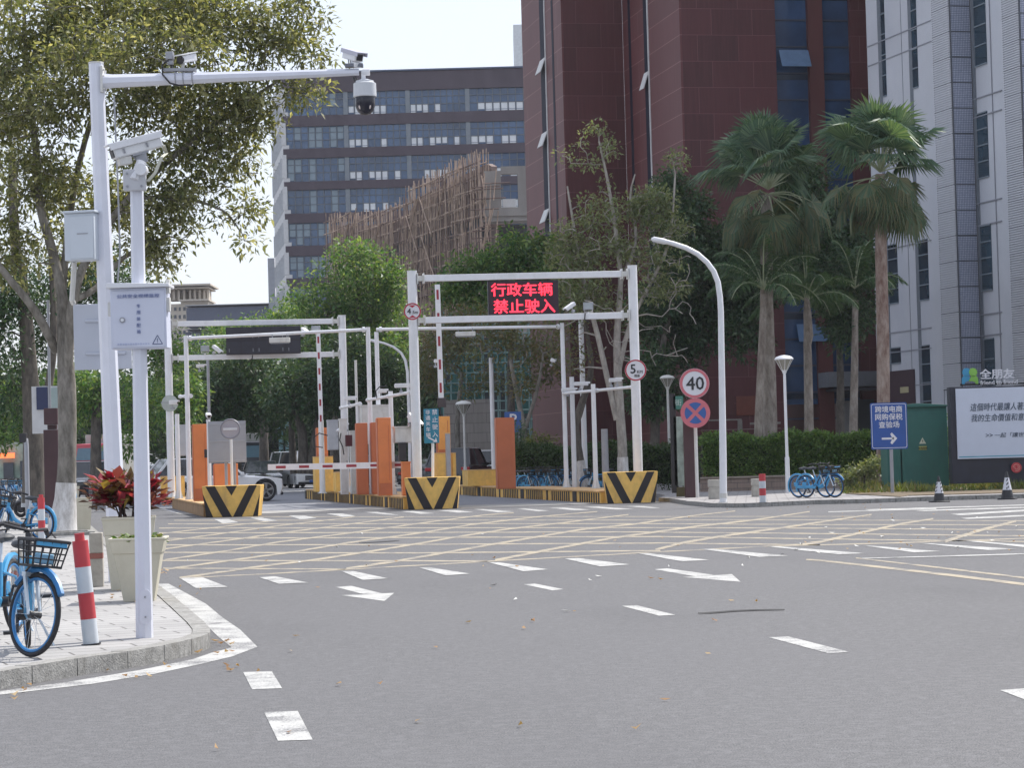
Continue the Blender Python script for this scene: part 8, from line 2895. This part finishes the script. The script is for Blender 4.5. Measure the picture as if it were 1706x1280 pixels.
# -- grass verge, fallen leaves
rg = np.random.default_rng(77)
n = 5200
xs_ = rg.uniform(1400, 1760, n); D_ = rg.uniform(72.6, 83.5, n)
pp = np.array([list(P(x, 780, d__)) for x, d__ in zip(xs_, D_)])
dens = np.sin(xs_ * .05) * .3 + rg.random(n) > -.0
pp = pp[dens & (pp[:, 1] > 72.2 + (xs_[:] < 1520) * 1.3)]
pp[:, 2] = .135
k_ = len(pp)
d_ = rg.normal(size=(k_, 3)) * .5; d_[:, 2] = 1; d_ /= np.linalg.norm(d_, axis=1)[:, None]
s_ = np.cross(d_, rg.normal(size=(k_, 3))); s_ /= np.linalg.norm(s_, axis=1)[:, None]
h_ = rg.uniform(.08, .26, k_)[:, None] * (1 + .6 * np.sin(pp[:, :1] * 1.7))
co = np.stack([pp - s_ * .03, pp + s_ * .03, pp + d_ * h_ + s_ * .004, pp + d_ * h_ - s_ * .004], 1).reshape(-1, 3)
g_ = npmesh('grass', co, np.arange(len(co)).reshape(-1, 4), leafmat('grass_blade', [(.05, .09, .02), (.12, .17, .04), (.20, .20, .08), (.08, .12, .03), (.22, .17, .09)], .3)); g_['kind'] = 'stuff'; g_['label'] = 'rough grass on the verge by the green cabinet'
def litter(name, label, regions, m, seed, size=(.05, .09)):
    rg = np.random.default_rng(seed); co = []
    for (x0, x1, y0, y1, n_, z_) in regions:
        for i in range(n_):
            p = np.array(G(rg.uniform(x0, x1), rg.uniform(y0, y1), z_ + .012)); a = rg.uniform(0, 6.28); L_ = rg.uniform(*size)
            d__ = np.array([math.cos(a), math.sin(a), 0]); s__ = np.array([-math.sin(a), math.cos(a), 0]) * .45
            u1, u2 = rg.uniform(0, .035, 2)
            co += [p - d__ * L_ / 2 + Z_np * u1, p + s__ * L_ / 2, p + d__ * L_ / 2 + Z_np * u2, p - s__ * L_ / 2 + Z_np * .01]
    co = np.array(co)
    o = npmesh(name, co, np.arange(len(co)).reshape(-1, 4), m); o['kind'] = 'stuff'; o['label'] = label
    return o
L_DEAD = leafmat('dead_leaf', [(.30, .17, .06), (.40, .26, .12), (.22, .11, .05), (.48, .36, .20)], .2)
litter('fallen_leaves', 'dry leaves fallen on the road and along the kerb', [(330, 400, 1068, 1090, 9, 0), (0, 60, 1138, 1168, 5, 0), (160, 300, 1105, 1130, 6, 0), (370, 400, 1105, 1122, 6, 0), (268, 285, 948, 962, 7, 0), (300, 1300, 960, 1270, 26, 0),
                                                   (1300, 1706, 850, 930, 36, 0), (300, 1300, 860, 950, 18, 0), (200, 350, 980, 1000, 2, 0), (150, 230, 985, 1010, 10, ZP), (80, 170, 880, 900, 10, ZP), (1120, 1500, 830, 850, 25, .0)], L_DEAD, 5)
litter('paper_scraps', 'pale scraps lying on the road', [(1300, 1706, 860, 925, 22, 0), (300, 1300, 870, 1040, 14, 0)], mat('scrap', (.6, .6, .57), .8), 6, (.05, .13))
# dark rubber strip and tar seam on the road
def strip_line(name, label, pts, w):
    f = MB(); q = [G(x, y) for x, y in pts]
    vs, fs = [], []
    for i, p in enumerate(q):
        d_ = (q[min(i + 1, len(q) - 1)] - q[max(i - 1, 0)]).normalized(); s_ = Vector((-d_.y, d_.x, 0)) * w * (.4 if i in (0, len(q) - 1) else 1)
        vs += [p + s_ + Z * .006, p + Z * .016, p - s_ + Z * .006]
    for i in range(len(q) - 1): a = 3 * i; fs += [(a, a + 3, a + 4, a + 1), (a + 1, a + 4, a + 5, a + 2)]
    f.add(vs, fs); return tag(f.build(name, mat('rubber', (.012, .012, .014), .7)), label, 'rubber strip')
strip_line('rubber_strip', 'long thin black rubber strip lying on the near road', [(1164, 1024), (1190, 1022.5), (1220, 1020), (1260, 1018.3), (1307, 1018)], .045)
strip_line('rubber_strip', 'short black rubber strip lying inside the yellow box', [(600, 906), (625, 904.5), (645, 903), (664, 902)], .12)

# stone ring round the whitewashed trunk
q = G(103, 892, ZP)
f = MB()
for k in range(4):
    a = .2 + k * math.pi / 2
    d_ = Vector((math.cos(a), math.sin(a), 0)); s_ = Vector((-d_.y, d_.x, 0))
    f.bar(q + d_ * .62 - s_ * .69 + Z * .03, q + d_ * .62 + s_ * .55 + Z * .03, .14, .10)
tp_ = f.build('tree_pit', M_KERB, bevel=.01); tag(tp_, 'square stone edging around the whitewashed trunk', 'tree pit')

# ---------------------------------------------------------------- thin daylight haze
f = MB(); f.box((0, 280, 44), (760, 640, 90))
hz_ = f.build('haze', bpy.data.materials.new('haze_air'), loc=(0, 280, -1)); hz_['kind'] = 'stuff'; hz_['label'] = 'thin pale daylight haze'
m_ = hz_.data.materials[0]; m_.use_nodes = True
n_ = m_.node_tree; n_.nodes.clear()
o_ = n_.nodes.new('ShaderNodeOutputMaterial'); v_ = n_.nodes.new('ShaderNodeVolumePrincipled')
v_.inputs['Color'].default_value = (.90, .93, 1, 1); v_.inputs['Density'].default_value = .00015; v_.inputs['Anisotropy'].default_value = .3
n_.links.new(v_.outputs[0], o_.inputs['Volume'])
